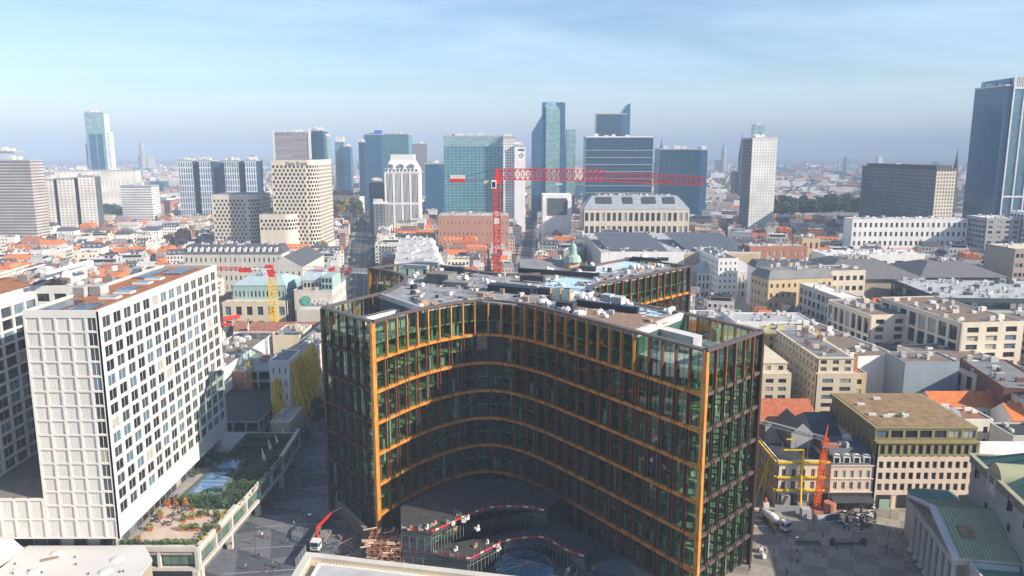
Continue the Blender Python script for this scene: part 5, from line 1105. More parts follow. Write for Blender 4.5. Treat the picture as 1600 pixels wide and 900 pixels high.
# site fence on the square
b = MB()
pts_ = [P(1210, 800, 0), P(1258, 803, 0)]; F, l = frame(*pts_[0], *pts_[1]); b.fbox(F, 0, l, -.1, 0, 0, 2.3)
pts2 = [P(1268, 812, 0), P(1276, 818, 0), P(1313, 814, 0)]
for a_, c_ in zip(pts2, pts2[1:]): F, l = frame(*a_, *c_); b.fbox(F, 0, l, -.1, 0, 0, 2.4)
F, l = frame(*P(1290, 816.6, 0), *P(1311, 814.2, 0)); b.fbox(F, 0, l, 0, .05, .4, 2.2, 1)
solo(b, 'site_hoarding', [M_grey_l, darkb], 'white site hoarding around the foot of the orange crane', 'fence')
b = MB(); x, y = P(1258, 808, 0); b.box(x - 1.3, x + 1.3, y - 1, y + 1, 0, 2.8); solo(b, 'concrete_ballast', M_grey_l, 'pale ballast blocks at the foot of the yellow post', 'ballast')
b = MB(); F, l = frame(*P(1186, 800, 0), *P(1211, 836, 0)); b.fbox(F, 0, l, -.1, 0, 0, 2.0); solo(b, 'site_hoarding', olive, 'olive site fence running beside the mixer truck', 'fence')
for k in range(4):
    b = MB(); x, y = P(1182 + k * 3.5, 795 + k * 9, 0); b.box(x - 2.2, x + 1, y - .35, y + .35, .004, .012); o = struct(b, 'crossing_stripe', M_frame_white)
b = MB(); x, y = P(1196, 792, 0); b.box(x - .8, x + .8, y - .8, y + .8, 0, 1.5, 0); b.lathe([(.5, 1.5), (.4, 2.6), (0, 3)], x, y, 8, 1); solo(b, 'dust_silo', [M_unit, M_orange], 'small white and orange site hopper behind the mixer truck', 'hopper')
# ---- theatre
TY = radians(-10)
th = thing('theatre', 'neoclassical theatre with columned portico, pediment and green copper roofs, lower right', 'theatre', (100.6, 172, 0), TY)
M_thstone = mat('theatre_stone', (.50, .50, .49), .8, var=.12, streak=True); M_thdark = mat('pediment_dark', (.26, .225, .195), .9, var=.5, scale=1.2, bump=.5); M_cop = mat('copper_sunlit', (.36, .36, .22), .6, var=.12, scale=.3); M_copd = mat('copper_shaded', (.10, .20, .16), .55, var=.2, scale=.2)  # sunlit and shaded tones of the copper put into two colours
b = MB()
for k in range(8):
    y = -13.2 + k * 3.77
    c = MB(); c.lathe([(.95, .5), (.95, .8), (.72, 1.0), (.70, 5), (.60, 11.2), (.85, 11.6), (.95, 12.0)], 1.1, y, 14); c.box(.1, 2.1, y - 1, y + 1, 0, .5); c.box(.1, 2.1, y - 1, y + 1, 12, 12.3); c.obj('column', M_thstone, th, local=True)
b.box(0, 15, -14.6, 14.6, -.01, .3); b.box(5, 14, -14, 14, .3, 12.3, 1); b.obj('portico_base', [M_conc_d, M_thstone], th, local=True)
b = MB(); b.box(0, 15, -14.8, 14.8, 12.3, 13.6); b.box(-.5, 15, -15.3, 15.3, 13.6, 14.1); b.obj('entablature', M_thstone, th, local=True)
for k in range(40): c = MB(); c.box(-.35, -.02, -14.6 + k * .74, -14.25 + k * .74, 13.2, 13.6); c.obj('dentil', M_thstone, th, local=True) if k % 2 == 0 else None
b = MB(); b.poly([(.5, 14, 14.1), (.5, -14, 14.1), (.5, 0, 18.2)]); b.obj('tympanum', M_thdark, th, local=True)
b = MB()
for s_ in (-1, 1): b.hexa([(-.6, s_ * 15.4, 14.1), (.9, s_ * 15.4, 14.1), (.9, 0, 18.6), (-.6, 0, 18.6), (-.6, s_ * 15.4, 14.7), (.9, s_ * 15.4, 14.7), (.9, 0, 19.2), (-.6, 0, 19.2)])
b.obj('raking_cornice', M_thstone, th, local=True)
for k in range(34):
    b = MB(); y = random.uniform(-9.5, 9.5); b.obox(.35, y, .4, random.uniform(.4, .9), 14.3, 14.3 + max(.5, (4 - abs(y) * .3) * random.uniform(.5, .85)), random.random()); b.obj('relief_figure', M_thdark, th, local=True)
b = MB()
for s_ in (-1, 1):
    n = 22
    for k in range(n):
        x0_, x1_ = .9 + k * (17.2 / n), .9 + (k + 1) * (17.2 / n)
        b.hexa([(x0_, s_ * 15.2, 14.12), (x1_, s_ * 15.2, 14.12), (x1_, 0, 18.9), (x0_, 0, 18.9), (x0_, s_ * 15.2, 14.3), (x1_, s_ * 15.2, 14.3), (x1_, 0, 19.08), (x0_, 0, 19.08)])
        b.hexa([(x1_ - .05, s_ * 15.2, 14.3), (x1_ + .02, s_ * 15.2, 14.3), (x1_ + .02, 0, 19.1), (x1_ - .05, 0, 19.1), (x1_ - .05, s_ * 15.2, 14.42), (x1_ + .02, s_ * 15.2, 14.42), (x1_ + .02, 0, 19.22), (x1_ - .05, 0, 19.22)], 1)
b.obj('portico_roof', [M_cop, M_copd], th, local=True)
b = MB(); b.hexa([(3.5, -9.3, 16.2), (6.5, -9.3, 16.2), (6.5, -6, 17.2), (3.5, -6, 17.2), (3.5, -9.3, 16.6), (6.5, -9.3, 16.6), (6.5, -6, 17.6), (3.5, -6, 17.6)]); b.obj('roof_hatch', mat('hatch_rust', (.25, .18, .10), .8, var=.4), th, local=True)
b = MB(); b.box(13.6, 60, -23, 14.3, 0, 25.2); b.box(13.3, 60.2, -23, 14.6, 16, 16.5); b.obj('auditorium_wall', grey_w, th, local=True)
b = MB(); b.box(13.1, 13.6, -23, 14.5, 25.2, 27.2); b.box(13.3, 60, 14.3, 14.8, 25.2, 27.2); b.obj('parapet', mat('theatre_parapet', (.20, .19, .17), .9), th, local=True)
b = MB(); b.box(12.8, 13.9, -23, 14.9, 27.2, 27.5); b.box(13.9, 60, 14.0, 14.9, 27.2, 27.5); b.obj('coping', M_cop, th, local=True)
b = MB(); b.poly([(14, 14, 26.5), (14, -23, 26.5), (34, -14, 36), (34, 2, 36)]); b.poly([(14, -23, 26.5), (60, -23, 26.5), (54, -14, 36), (34, -14, 36)]); b.poly([(60, 14, 26.5), (14, 14, 26.5), (34, 2, 36), (54, 2, 36)]); b.poly([(34, 2, 36), (34, -14, 36), (54, -14, 36), (54, 2, 36)]); b.obj('auditorium_roof', M_copd, th, local=True)
for k in range(9): b = MB(); b.tube((14.3 + .0, 13 - k * 4.4, 26.75), (33.6, 2 - k * 1.95, 35.95), .1, 4); b.obj('roof_seam', M_copd, th, local=True)
b = MB(); b.lathe([(3.6, 0), (3.6, 9)], n=12, a0=0, a1=pi); b.lathe([(0, 0), (3.5, .01)], n=12, a0=0, a1=pi, mi=1); b.v = [(13.6 + z, 1.5 + x, 26.6 + y * 1.0) for x, y, z in b.v]; b.obj('lunette_dormer', [M_cop, tan_w], th, local=True)
b = MB(); b.box(13.2, 13.7, 0, 3, 22.5, 26.8); b.box(13.0, 13.6, -.6, 0, 22.3, 26.9); b.box(13.0, 13.6, 3, 3.6, 22.3, 26.9); b.obj('dormer_window', stone, th, local=True)
for y in (10, -8, -16): b = MB(); b.box(13.3, 13.6, y - .5, y + .5, 23, 26); b.box(13.0, 13.5, y + .6, y + .8, 22.6, 26.6); b.obj('window', M_pane_dark, th, local=True)
for y, z in ((4, 17.6), (-8, 18)): b = MB(); b.box(13.4, 13.62, y - .5, y + .5, z, z + 1.6); b.obj('window', M_pane_dark, th, local=True)
b = MB(); b.box(2.5, 13.6, 14.8, 24, 0, 12.6); b.obj('side_wing', M_thstone, th, local=True); b = MB(); b.hip(2.2, 14, 14.6, 24.3, 12.6, 2.2, (3, 4)); b.obj('side_wing_roof', M_copd, th, local=True)
b = MB(); b.box(3.4, 12, -28, -15.4, 0, 12.2); b.obj('side_wing', M_thstone, th, local=True)
b = MB(); b.box(3, 3.5, -28, -15.6, 12.2, 13.8); b.box(3.4, 13, -16.2, -15.6, 12.2, 13.6); b.obj('side_parapet', M_thstone, th, local=True); b = MB(); b.box(3.4, 13.6, -28, -16, 12.2, 12.5); b.obj('side_wing_roof', M_copd, th, local=True)
RES += [(98, 175, 100, 212)]
# ================================================================== RIGHT MIDDLE GROUND
def rb(u, v, z): return P(u, v, z)
# cream twin ended apartment block
t, Q = bb('apartment_block', 'cream apartment block end with stepped top storeys, right of the bronze tower', 117.3, 285, 15.5, 50, 18.2, cream, 'apartment block', front=(2, 5, .62, .5, 1), side=(12, 5, .3, .5), m=1, single=True, clutter=0, fm=M_frame_dark, parapet=.3, rm=offw)
b = MB(); pn = []; F = (118, 286.6, 1, 0, 0, -1); facade(b, pn, F, 14, 18.4, 24, 3, 2, .5, .55, .3); facade(b, pn, (118, 334, 0, -1, -1, 0), 47.4, 18.4, 24, 12, 2, .3, .5, .3); b.box(118.3, 131.7, 287, 334, 18.4, 23.9); b.obj('upper_storeys', cream, t); place_panes(pn, t, frame_mat=M_frame_dark)
b = MB(); b.box(117.7, 132.3, 286.3, 334.3, 24, 24.3); b.box(119, 131, 288, 333, 24.3, 24.4, 1); b.obj('roof', [cream, M_grey], t)
for k in range(12): b = MB(); x, y = random.uniform(120, 130), 290 + k * 3.6; b.box(x, x + random.uniform(.8, 2.5), y, y + 1, 24.4, 24.4 + random.uniform(.6, 2.4)); b.obj('chimney', (cream, brick_d, M_conc_d)[k % 3], t)
for k in range(5):
    for y in (306, 318): b = MB(); b.lathe([(.1, 0), (1.5, .05), (1.5, 1.0), (1.4, 1.0)], 117.3, y, 10, a0=pi / 2, a1=3 * pi / 2); b.v = [(q[0], q[1], q[2] + 2.6 + k * 3.3) for q in b.v]; b.obj('balcony', cream, t)
t, Q = bb('apartment_block', 'cream apartment block wing peeking out just beside the dark corner of the tower', 91, 285, 16.6, 50, 18.2, cream, 'apartment block', front=(3, 5, .62, .5, 1), m=1, single=True, clutter=0, fm=M_frame_dark, parapet=.3, rm=offw)
b = MB(); pn = []; facade(b, pn, (92, 287, 1, 0, 0, -1), 14.4, 18.4, 22, 3, 1, .4, .5, .3); b.box(92.3, 106, 287.4, 330, 18.4, 21.9); b.obj('upper_storeys', cream, t); place_panes(pn, t, frame_mat=M_frame_dark)
b = MB(); b.box(91.7, 106.7, 286.7, 330.3, 22, 22.3); b.obj('roof', cream, t)
t, Q = bb('apartment_block', 'pale yellow link building closing the cream court with rows of small windows', 92, 336, 46, 12, 22.5, yellowish, 'apartment block', front=(14, 6, .35, .5), clutter=8, rm=M_conc)
b = MB(); b.box(107.6, 117.2, 262, 336, .01, .05); struct(b, 'court_paving', M_asphalt)
t, Q = bb('party_house', 'ochre house with a red brick chimney against the cream block', 133, 289, 5.5, 14, 17, ochre, 'house', front=(1, 4, .4, .5), clutter=1)
b = MB(); b.box(133.4, 134.6, 289.2, 290.4, 17, 25); b.obj('chimney', brick_r, t)
# building between: orange roofs, grey party walls
Z_ = [
 ('terracotta_house', 'long orange tiled roof with two pale rooflights among the houses', 150, 262, 24, 12, 13, offw, dict(roof='gable', rm=R_orange, rh=4, front=(7, 3, .3, .5))),
 ('terracotta_house', 'white house with orange tiled roof and three small windows', 168, 246, 13, 12, 13.5, offw, dict(roof='gable', rm=R_orange, rh=4.5, front=(3, 3, .3, .5), single=True)),
 ('row_house', 'white flat topped house with red brown roof behind the olive penthouse', 141, 245, 20, 12, 14, offw, dict(rm=R_tile2, front=(5, 3, .4, .5), clutter=5)),
 ('row_house', 'pale blue grey rendered house with orange flat roof beside the gutted house', 122, 246, 14, 15, 15, bluegrey, dict(rm=R_tile2, front=(4, 3, .3, .5), clutter=1)),
 ('row_house', 'blank grey house with dark slate roof behind the pink town house', 96, 232, 16, 18, 13.5, grey_w, dict(roof='gable', rm=R_slate, rh=5)),
 ('row_house', 'small brick and tile houses behind the gutted corner house', 80, 248, 24, 20, 12, brownw, dict(roof='gable', rm=R_tile, rh=5.5)),
 ('brick_building', 'tall dark brick party wall building with a glazed front end', 172, 258, 17, 40, 21, brick_d, dict(roof='flat', rm=M_grey, clutter=6, yaw=-.18)),
 ('glazed_office', 'glass fronted pale building with railings at the end of the dark brick block', 174, 250, 18, 7, 19, beige, dict(front=(9, 5, .8, .62), rm=M_grey_l, fm=M_frame_white)),
 ('grey_block', 'blank blue grey block with a white edged flat roof, right middle', 152, 287, 21, 16, 22, bluegrey, dict(rm=R_brown, clutter=2)),
 ('long_white_block', 'long white office block with ribbon windows and a black row of roof panels', 136, 300, 22, 64, 20.5, white_w, dict(side=(9, 4, .85, .42), front=None, rm=R_brown, clutter=16, yaw=.16, wts=(9, 3, 0, 1))),
 ('white_block', 'white flat roofed block with a row of twin windows left of the long white block', 108, 362, 38, 22, 21, white_w, dict(front=(7, 3, .35, .4), rm=M_grey_l, clutter=6)),
 ('white_block', 'low white building with a strip of shaded loggia windows behind the tower corner', 88, 384, 32, 16, 19, white_w, dict(front=(10, 2, .8, .5), rm=M_grey, clutter=14)),
 ('residential_block', 'large pale residential block with deep balconies and plant boxes on the roof', 189.5, 316, 29, 58, 31, beige, dict(front=(3, 8, .6, .62), side=(8, 4, .74, .84), rm=R_brown, clutter=9, m=1.2, yaw=.12, rec=.8)),
 ('residential_block', 'smaller pale residential block with dark window bays and brown roof', 167, 350, 20, 38, 27, beige, dict(front=(2, 7, .45, .6), side=(7, 3, .74, .84), rm=R_brown, clutter=5, yaw=.12, rec=.8)),
 ('residential_block', 'low pale block with tall narrow windows and a dark blue grey roof house', 178, 270, 26, 56, 19, beige, dict(side=(10, 3, .5, .84), front=(4, 4, .1, .5), rm=R_brown, clutter=5, yaw=.18)),
 ('hexagon_block', 'grey block with rows of hexagonal window reveals and a white vaulted roof', 171, 392, 12, 46, 27, stone, dict(side=(9, 5, .62, .62), front=(3, 5, .5, .5), rm=offw, clutter=3, yaw=.1)),
 ('residential_block', 'grey white block with long black balconies at the right edge', 232, 316, 36, 40, 27, grey_w, dict(front=(6, 7, .7, .55), side=(8, 7, .6, .55), rm=R_tile2, clutter=5, rec=.6)),
 ('glazed_market', 'large dark glazed building with grey metal roof and materials on top', 226, 398, 80, 60, 26, darkb, dict(front=(20, 5, .94, .62), side=(12, 5, .9, .7), rm=M_grey_l, clutter=40, yaw=-.06)),
 ('copper_roof_hall', 'low hall with a pale green flat copper roof behind the residential block', 222, 360, 50, 30, 21, tan_w, dict(front=None, rm=R_copper, clutter=1)),
 ('shopping_hall', 'broad polygonal dark roofed shopping hall in the right middle distance', 190, 462, 60, 60, 26, taupe, dict(roof='hip', rm=mat('hall_roof', (.15, .145, .145), .8, var=.15), rh=9, ins=(18, 22), over=2)),
 ('shopping_hall', 'second dark faceted hall roof to the right of the broad one', 256, 474, 52, 50, 25, taupe, dict(roof='hip', rm=mat('hall_roof', (.15, .145, .145), .8), rh=7, ins=(14, 20), over=2)),
 ('ochre_block', 'ochre rendered block with small paired windows and grey mansard top', 149, 440, 42, 20, 29, ochre, dict(front=(11, 5, .4, .42), side=(5, 5, .4, .4), yaw=.2, roof='mansard', rm=M_grey, rh=5, ins=2.5)),
 ('taupe_block', 'pinkish taupe block with small windows right of the ochre block', 190, 452, 22, 22, 32, beige, dict(front=(5, 5, .6, .45), rm=M_conc_d, yaw=.1)),
 ('white_terrace', 'white stepped block with three roof terraces, right middle distance', 222, 540, 72, 24, 30, white_w, dict(front=(6, 3, .5, .3), rm=M_frame_white, clutter=8, yaw=.03)),
 ('brick_block', 'orange brick block with large white framed windows', 178, 570, 44, 18, 32, brick_r, dict(front=(8, 4, .4, .5), rm=M_grey_l, yaw=.06, wts=(2, 2, 6, 2))),
 ('ochre_annex', 'yellow ochre block at the right end of the orange brick block', 224, 590, 14, 20, 36, ochre, dict(front=(3, 4, .4, .5), rm=M_conc_d)),
 ('white_apartment', 'white apartment block with balconies in the shadow of its neighbour', 141, 520, 14, 60, 30, white_w, dict(front=(4, 7, .35, .45), side=(12, 7, .4, .45), rm=R_slate, yaw=.05)),
 ('white_apartment', 'bright white stepped apartment block with rows of small windows', 160, 500, 40, 16, 27, white_w, dict(front=(9, 6, .35, .42), roof='mansard', rm=R_slate, rh=4, ins=2)),
 ('beige_office', 'beige office block with a ribbed front and plain end wall', 330, 500, 56, 30, 39, taupe, dict(front=(18, 6, .7, .4), rm=beige, yaw=.05, clutter=2)),
 ('long_white_slab', 'long white slab with a grid of small square windows, right distance', 306, 690, 104, 18, 42, white_w, dict(front=(22, 5, .45, .5), rm=M_grey_l, clutter=9, wts=(6, 4, 1, 1))),
 ('grey_slab', 'narrow blue grey and white residential tower joined to the long slab', 411, 665, 30, 30, 45, grey_w, dict(front=(4, 10, .5, .5), side=(6, 10, .7, .5), rm=white_w)),
 ('grey_slab', 'white residential tower with small windows left of the trees', 443, 660, 22, 24, 50, white_w, dict(front=(4, 12, .35, .45), side=(5, 12, .7, .5), rm=white_w)),
 ('grey_slab', 'first blue grey stepped residential slab at the right edge', 470, 640, 28, 24, 52, bluegrey, dict(front=(5, 12, .5, .5), rm=white_w)),
 ('grey_slab', 'second blue grey stepped residential slab at the right edge', 500, 645, 26, 24, 49, grey_w, dict(front=(5, 12, .5, .5), rm=white_w)),
 ('grey_slab', 'third blue grey stepped residential slab at the far right edge', 528, 650, 40, 24, 47, bluegrey, dict(front=(7, 12, .5, .5), rm=white_w)),
]
for nm, lb, x0, y0, w, d, h, wl_, k in Z_:
    bb(nm, lb, x0, y0, w, d, h, wl_, **k)
# white glass roofs and slated rows behind the theatre
bb('white_roof_row', 'white ribbed glass roof with small dormers between the olive block and the theatre', 137, 212, 44, 14, 14, offw, roof='gable', rm=mat('white_ribs', (.62, .62, .60), .5), rh=3, front=(14, 2, .4, .5))
bb('row_house', 'low house with black flat roof and brick chimneys left of the domed corner building', 158, 230, 18, 12, 14, stone, rm=M_black, clutter=7, front=(4, 3, .4, .5))
bb('row_house', 'pale house with orange trimmed flat roof in front of the domed building', 176, 226, 22, 12, 13, offw, rm=M_grey_l, clutter=5, front=(6, 3, .4, .5))
# domed corner building
t = thing('domed_building', 'ornate pale corner building with a dark onion dome and spire at the right edge', 'corner building', (180, 248, 0))
b = MB(); b.lathe([(7, 0), (7, 17.2), (7.6, 17.6), (7.6, 18.2), (6.2, 18.4), (6.2, 23), (6.8, 23.4), (6.6, 24)], 192, 246, 20); b.obj('turret', stone, t)
b = MB(); b.lathe([(6.0, 24), (6.1, 25.5), (5.2, 28.6), (3.3, 31.4), (1.3, 33.2), (.9, 35), (1.2, 35.3), (.3, 37), (.1, 40), (0, 40)], 192, 246, 18); b.obj('dome', mat('dome_lead', (.07, .08, .085), .5, var=.3), t)
for k in range(9):
    a = pi * .95 + k * pi / 8; b = MB(); x, y = 192 + 6.25 * cos(a), 246 + 6.25 * sin(a); b.obox(x, y, .4, 1.3, 19, 22, a); b.obj('window', M_pane_mid, t); x, y = 192 + 7.05 * cos(a), 246 + 7.05 * sin(a)
    for z in (3, 8, 13): b = MB(); b.obox(x, y, .3, 1.3, z, z + 2.8, a); b.obj('window', M_pane_mid, t)
b = MB(); b.box(174, 188, 252, 270, 0, 17); b.box(186, 225, 252, 266, 0, 17); b.obj('wing', cream, t); b = MB(); b.hip(173.8, 188, 251.8, 270, 17, 3, 3); b.hip(188.1, 225, 251.8, 266, 17, 3, 3); b.obj('wing_roof', R_slate, t)
pn = []; b = MB(); facade(b, pn, (173.6, 270, 0, -1, -1, 0), 18, 0, 17, 6, 4, .35, .55, .3); b.obj('wall', cream, t); place_panes(pn, t)
RES += [(170, 228, 236, 272)]
# ---- palace, its street and square
t, Q = bb('palace', 'white neoclassical palace front with a pediment and grey hipped roof', 131, 536, 43, 24, 18, offw, 'palace', front=(15, 3, .5, .66), roof='hip', rm=M_grey_l, rh=7, ins=(9, 10), trim=(17.2, 6), parapet=0)
b = MB(); b.prism([(144, 534.5), (161, 534.5), (161, 536), (144, 536)], 0, 5.5)
for k in range(7): b.lathe([(.6, 5.5), (.5, 14.5)], 145 + k * 2.5, 535, 8)
b.box(144, 161, 534.3, 536, 14.5, 16); b.poly([(143.5, 534.2, 16), (161.5, 534.2, 16), (152.5, 534.2, 20.5)]); b.poly([(143.5, 534.2, 16), (152.5, 534.2, 20.5), (152.5, 545, 20.5), (143.5, 545, 16)]); b.poly([(161.5, 534.2, 16), (161.5, 545, 16), (152.5, 545, 20.5), (152.5, 534.2, 20.5)])
b.obj('portico', M_whiteD, t)
t, Q = bb('palace_wing', 'long grey neoclassical wing in shade running from the palace toward the camera', 176, 440, 14, 94, 17, grey_w, 'palace wing', side=(26, 2, .4, .6), roof='gable_y', rm=R_slate, rh=6.5)
for k in range(8): b = MB(); b.box(181, 183.5, 448 + k * 11, 450 + k * 11, 19, 25); b.obj('chimney', brick_r, t)
t, Q = bb('palace_wing', 'nearer dark slated wing with chimneys beyond the monument square', 176, 376, 14, 56, 17, grey_w, 'palace wing', side=(16, 3, .4, .6), roof='gable_y', rm=R_slate, rh=6.5)
for k in range(5): b = MB(); b.box(181, 183.5, 384 + k * 11, 386 + k * 11, 19, 25); b.obj('chimney', brick_r, t)
b = MB(); b.poly([(128, 440, .01), (176, 440, .01), (176, 536, .01), (128, 536, .01)]); struct(b, 'monument_square', mat('square_sand', (.42, .35, .27), .9, var=.15))
RES += [(126, 192, 430, 562)]
t = thing('monument', 'stone monument with a figure on a tall pedestal in the sandy square', 'monument', (163, 452, 0)); b = MB(); b.lathe([(5, 0), (5, 1), (3, 1.2), (2.5, 6), (3, 6.5), (2.2, 7)], 163, 452, 8); b.obj('pedestal', stone, t); b = MB(); b.lathe([(1, 7), (.9, 9), (.5, 10), (.6, 11), (.45, 12), (.5, 12.5), (0, 13)], 163, 452, 8); b.obj('figure', stone, t)
# ---- big store with dark metal roofs and the curved roof behind
xx = XU(938, 560, 32); t, Q = bb('department_store', 'large store with a white and taupe blank front and dark ribbed metal roofs', 66, 565, 118, 130, 28, stone, 'store', rm=M_grey_l, clutter=26, parapet=1)
b = MB(); b.box(72, 128, 564.4, 565, 18, 28.4); b.box(66, 72, 564.5, 565, 0, 28); b.obj('front', white_w, t); b = MB(); b.box(128.1, 183, 564.2, 564.9, 0, 27.5); b.obj('front', tan_w, t); b = MB(); b.box(84, 116, 564.1, 564.3, 22.5, 25); b.obj('window_strip', M_pane_dark, t)
for x0_, x1_ in ((72, 118), (132, 180)):
    n = 16
    for k in range(n): b = MB(); a0, a1 = x0_ + (x1_ - x0_) * k / n, x0_ + (x1_ - x0_) * (k + .88) / n; b.hexa([(a0, 575, 28.6), (a1, 575, 28.6), (a1 - 3, 650, 34), (a0 - 3, 650, 34), (a0, 575, 29), (a1, 575, 29), (a1 - 3, 650, 34.6), (a0 - 3, 650, 34.6)]); b.obj('roof_panel', mat('metal_roof', (.14, .15, .17), .5, .3, var=.2), t)
xa, xb = XU(912, 800, 50), XU(1078, 800, 50)
t, Q = bb('curved_roof_building', 'long pale stone building with a curved grey roof and dark roof windows', xa, 800, xb - xa, 40, ZV(327, 800), beige, front=(19, 3, .62, .62), side=(6, 3, .5, .5), roof='mansard', rm=mat('zinc', (.36, .38, .41), .5, .2, var=.2), rh=13, ins=(10, 14), rec=.6)
for k, a in enumerate((14, 42, 62, 84)): b = MB(); w_ = (16, 10, 14, 12)[k]; z0 = ZV(327, 800) + 5.5; b.hexa([(xa + a, 805.5, z0), (xa + a + w_, 805.5, z0), (xa + a + w_, 812, z0 + 6), (xa + a, 812, z0 + 6), (xa + a, 805, z0 + .6), (xa + a + w_, 805, z0 + .6), (xa + a + w_, 811.5, z0 + 6.6), (xa + a, 811.5, z0 + 6.6)]); b.obj('roof_window', M_black, t)
# church tower
x = XU(895, 520, 25); t = thing('church', 'small church tower with a green copper cupola among the roofs', 'church', (x, 520, 0)); b = MB(); b.obox(x, 520, 7.5, 7.5, 0, 28, .3); b.obj('tower', tan_w, t); b = MB(); b.lathe([(6, 28), (6, 29), (4.8, 32), (2.6, 33.5), (2.3, 37), (2.6, 37.2), (1.8, 39.5), (.3, 41.5), (.1, 44), (0, 44)], x, 520, 12); b.obj('cupola', R_copper, t)
b = MB(); b.box(x - 36, x - 6, 512, 545, 0, 22); b.obj('nave', tan_w, t); b = MB(); b.gable(x - 36.2, x - 6, 511.8, 545, 22, 7, 0); b.obj('nave_roof', M_grey, t); RES += [(x - 40, x + 8, 508, 550)]
# ================================================================== LEFT MIDDLE GROUND
# shells under construction
t = thing('concrete_shell', 'low grey concrete frame shell with a black flat roof behind the white tower', 'building shell', (-98, 270, 0))
b = MB(); b.box(-112, -88.5, 256, 292, 9.2, 9.9); b.box(-112, -88.5, 256, 292, 4.6, 5.1); b.box(-112, -91, 259, 292, 0, 9.2, 1)
for k in range(6): x = -111.5 + k * 4.5; b.box(x, x + .7, 255.9, 256.6, 0, 9.2)
for k in range(8): y = 256.6 + k * 5; b.box(-89.2, -88.4, y, y + .6, 0, 9.2)
b.obj('frame', [M_conc, M_black], t); b = MB(); b.box(-112, -88.8, 256.4, 291.8, 9.9, 10.1); b.obj('roof', M_black, t); RES += [(-125, -76, 240, 300)]
t = thing('brick_shell', 'taller half demolished shell of brick and concrete behind the low frame', 'building shell', (-100, 305, 0))
for k in range(4): b = MB(); b.box(-112, -89, 293, 318, 4.2 * (k + 1), 4.2 * (k + 1) + .5); b.obj('floor_slab', M_conc, t)
for k in range(5): b = MB(); x = -111 + k * 5; b.box(x, x + .8, 293.1, 293.9, 0, 17); b.obj('pillar', M_conc, t)
b = MB(); b.box(-112, -103, 293.2, 294, 0, 16.8); b.box(-112, -111.5, 294, 318, 0, 18); b.obj('brick_wall', brick_r, t); b = MB(); b.box(-102.8, -89.5, 296, 317, 0, 16.8); b.obj('dark_interior', M_black, t)
for k in range(24): b = MB(); x, y = random.uniform(-110, -90), random.uniform(294, 316); b.obox(x, y, random.uniform(1, 4), random.uniform(.4, 1.5), 17.4, 17.4 + random.uniform(.3, 1.8), random.random() * 3); b.obj('debris', [M_wood, M_red, M_conc, M_yellow][k % 4], t)
RES += [(-125, -80, 290, 322)]
def braces(x, y0, y1, h, lab, n=4, spread=5):
    t_ = thing('facade_bracing', lab, 'steel bracing', (x, (y0 + y1) / 2, 0)); 
    for k in range(n):
        y = y0 + (y1 - y0) * k / max(1, n - 1); b_ = MB()
        for dx in (.3, 1.4, 2.4): b_.tube((x + dx, y, 0), (x + dx, y, h * (1 - dx * .05)), .27, 4)
        b_.tube((x + .5, y, h * .95), (x + spread, y, 0), .3, 4); b_.tube((x + .5, y, h * .6), (x + spread * .8, y, 0), .15, 4); b_.obj('brace', M_yellow, t_)
        if k < n - 1:
            y2 = y0 + (y1 - y0) * (k + 1) / (n - 1); b_ = MB()
            for j in range(7): z = h * (j + 1) / 7.4; b_.tube((x + .4, y, z), (x + .4, y2, z), .2, 4); b_.tube((x + 1.8, y, z), (x + 1.8, y2, z - h / 7), .18, 4); b_.tube((x + .4, y2, z), (x + .4, y, z - h / 7), .18, 4)
            b_.obj('cross_brace', M_yellow, t_)
braces(-87.5, 268, 278, 21, 'tall yellow steel bracing tower beside the low concrete shell', 3, 6)
braces(-82.3, 276, 306, 26, 'bright yellow steel bracing against the retained white facade', 6, 6)
braces(-81.5, 362, 392, 23, 'yellow steel bracing farther up the street, partly behind the tower', 5, 5)
t, Q = bb('retained_facade', 'bright white party wall and retained facade strip held by yellow bracing', -90, 275, 7.5, 16, 26, white_w, front=(3, 5, .2, .5), clutter=0, roof='flat')
t, Q = bb('street_facade', 'row of beige street facades with narrow windows held by bracing', -90, 307, 8, 105, 21, beige, side=(34, 5, .4, .6), front=None, clutter=12, rm=M_grey)
t, Q = bb('low_site_building', 'low cream building with a grey ribbed canopy at the foot of the bracing', -85, 257, 7, 17, 8.5, cream, side=(8, 2, .5, .5), rm=M_steel, clutter=2)
b = MB(); b.box(-88, -79, 255.4, 255.8, 0, 5.5); solo(b, 'green_hoarding', mat('hoarding_green', (.015, .10, .06), .6), 'dark green site hoarding below the tall yellow bracing', 'fence')
b = MB(); F, l = frame(-77.2, 262, -77.2, 300); b.fbox(F, 0, l, -.1, 0, 0, 2.5); solo(b, 'blue_hoarding', mat('hoarding_blue', (.10, .28, .38), .6), 'pale blue site hoarding along the street beside the low cream building', 'fence')
t, Q = bb('warehouse', 'long building with bright white side walls and a cluttered grey roof behind the white tower', -128, 285, 17, 62, 20, white_w, rm=R_brown, clutter=24, yaw=-.02, side=(3, 1, .1, .2), parapet=.3)
t, Q = bb('warehouse', 'blank cream wall building beside a narrow louvred strip', -108, 337, 12, 22, 20.5, cream, rm=M_grey, clutter=8)
t, Q = bb('gabled_hall', 'pale blue grey gabled hall with a dark slate roof and roof lights', -96, 337, 13, 34, 19, bluegrey, roof='gable_y', rm=R_slate, rh=4.5)
t, Q = bb('gabled_house', 'orange tiled houses between the teal block and the warehouse', -128, 362, 34, 14, 15, offw, roof='gable', rm=R_tile2, rh=5)
b = MB(); b.tube((*P(347, 499, 22), 22), (*P(374, 494, 22), 22), 1.1, 6, 0, 1.0); b.box(P(347, 499, 22)[0] - 1, P(347, 499, 22)[0] + 6, 360, 362, 20, 21, 0); solo(b, 'red_boom', M_red, 'bright red machine boom in front of the orange tiled roofs', 'boom')
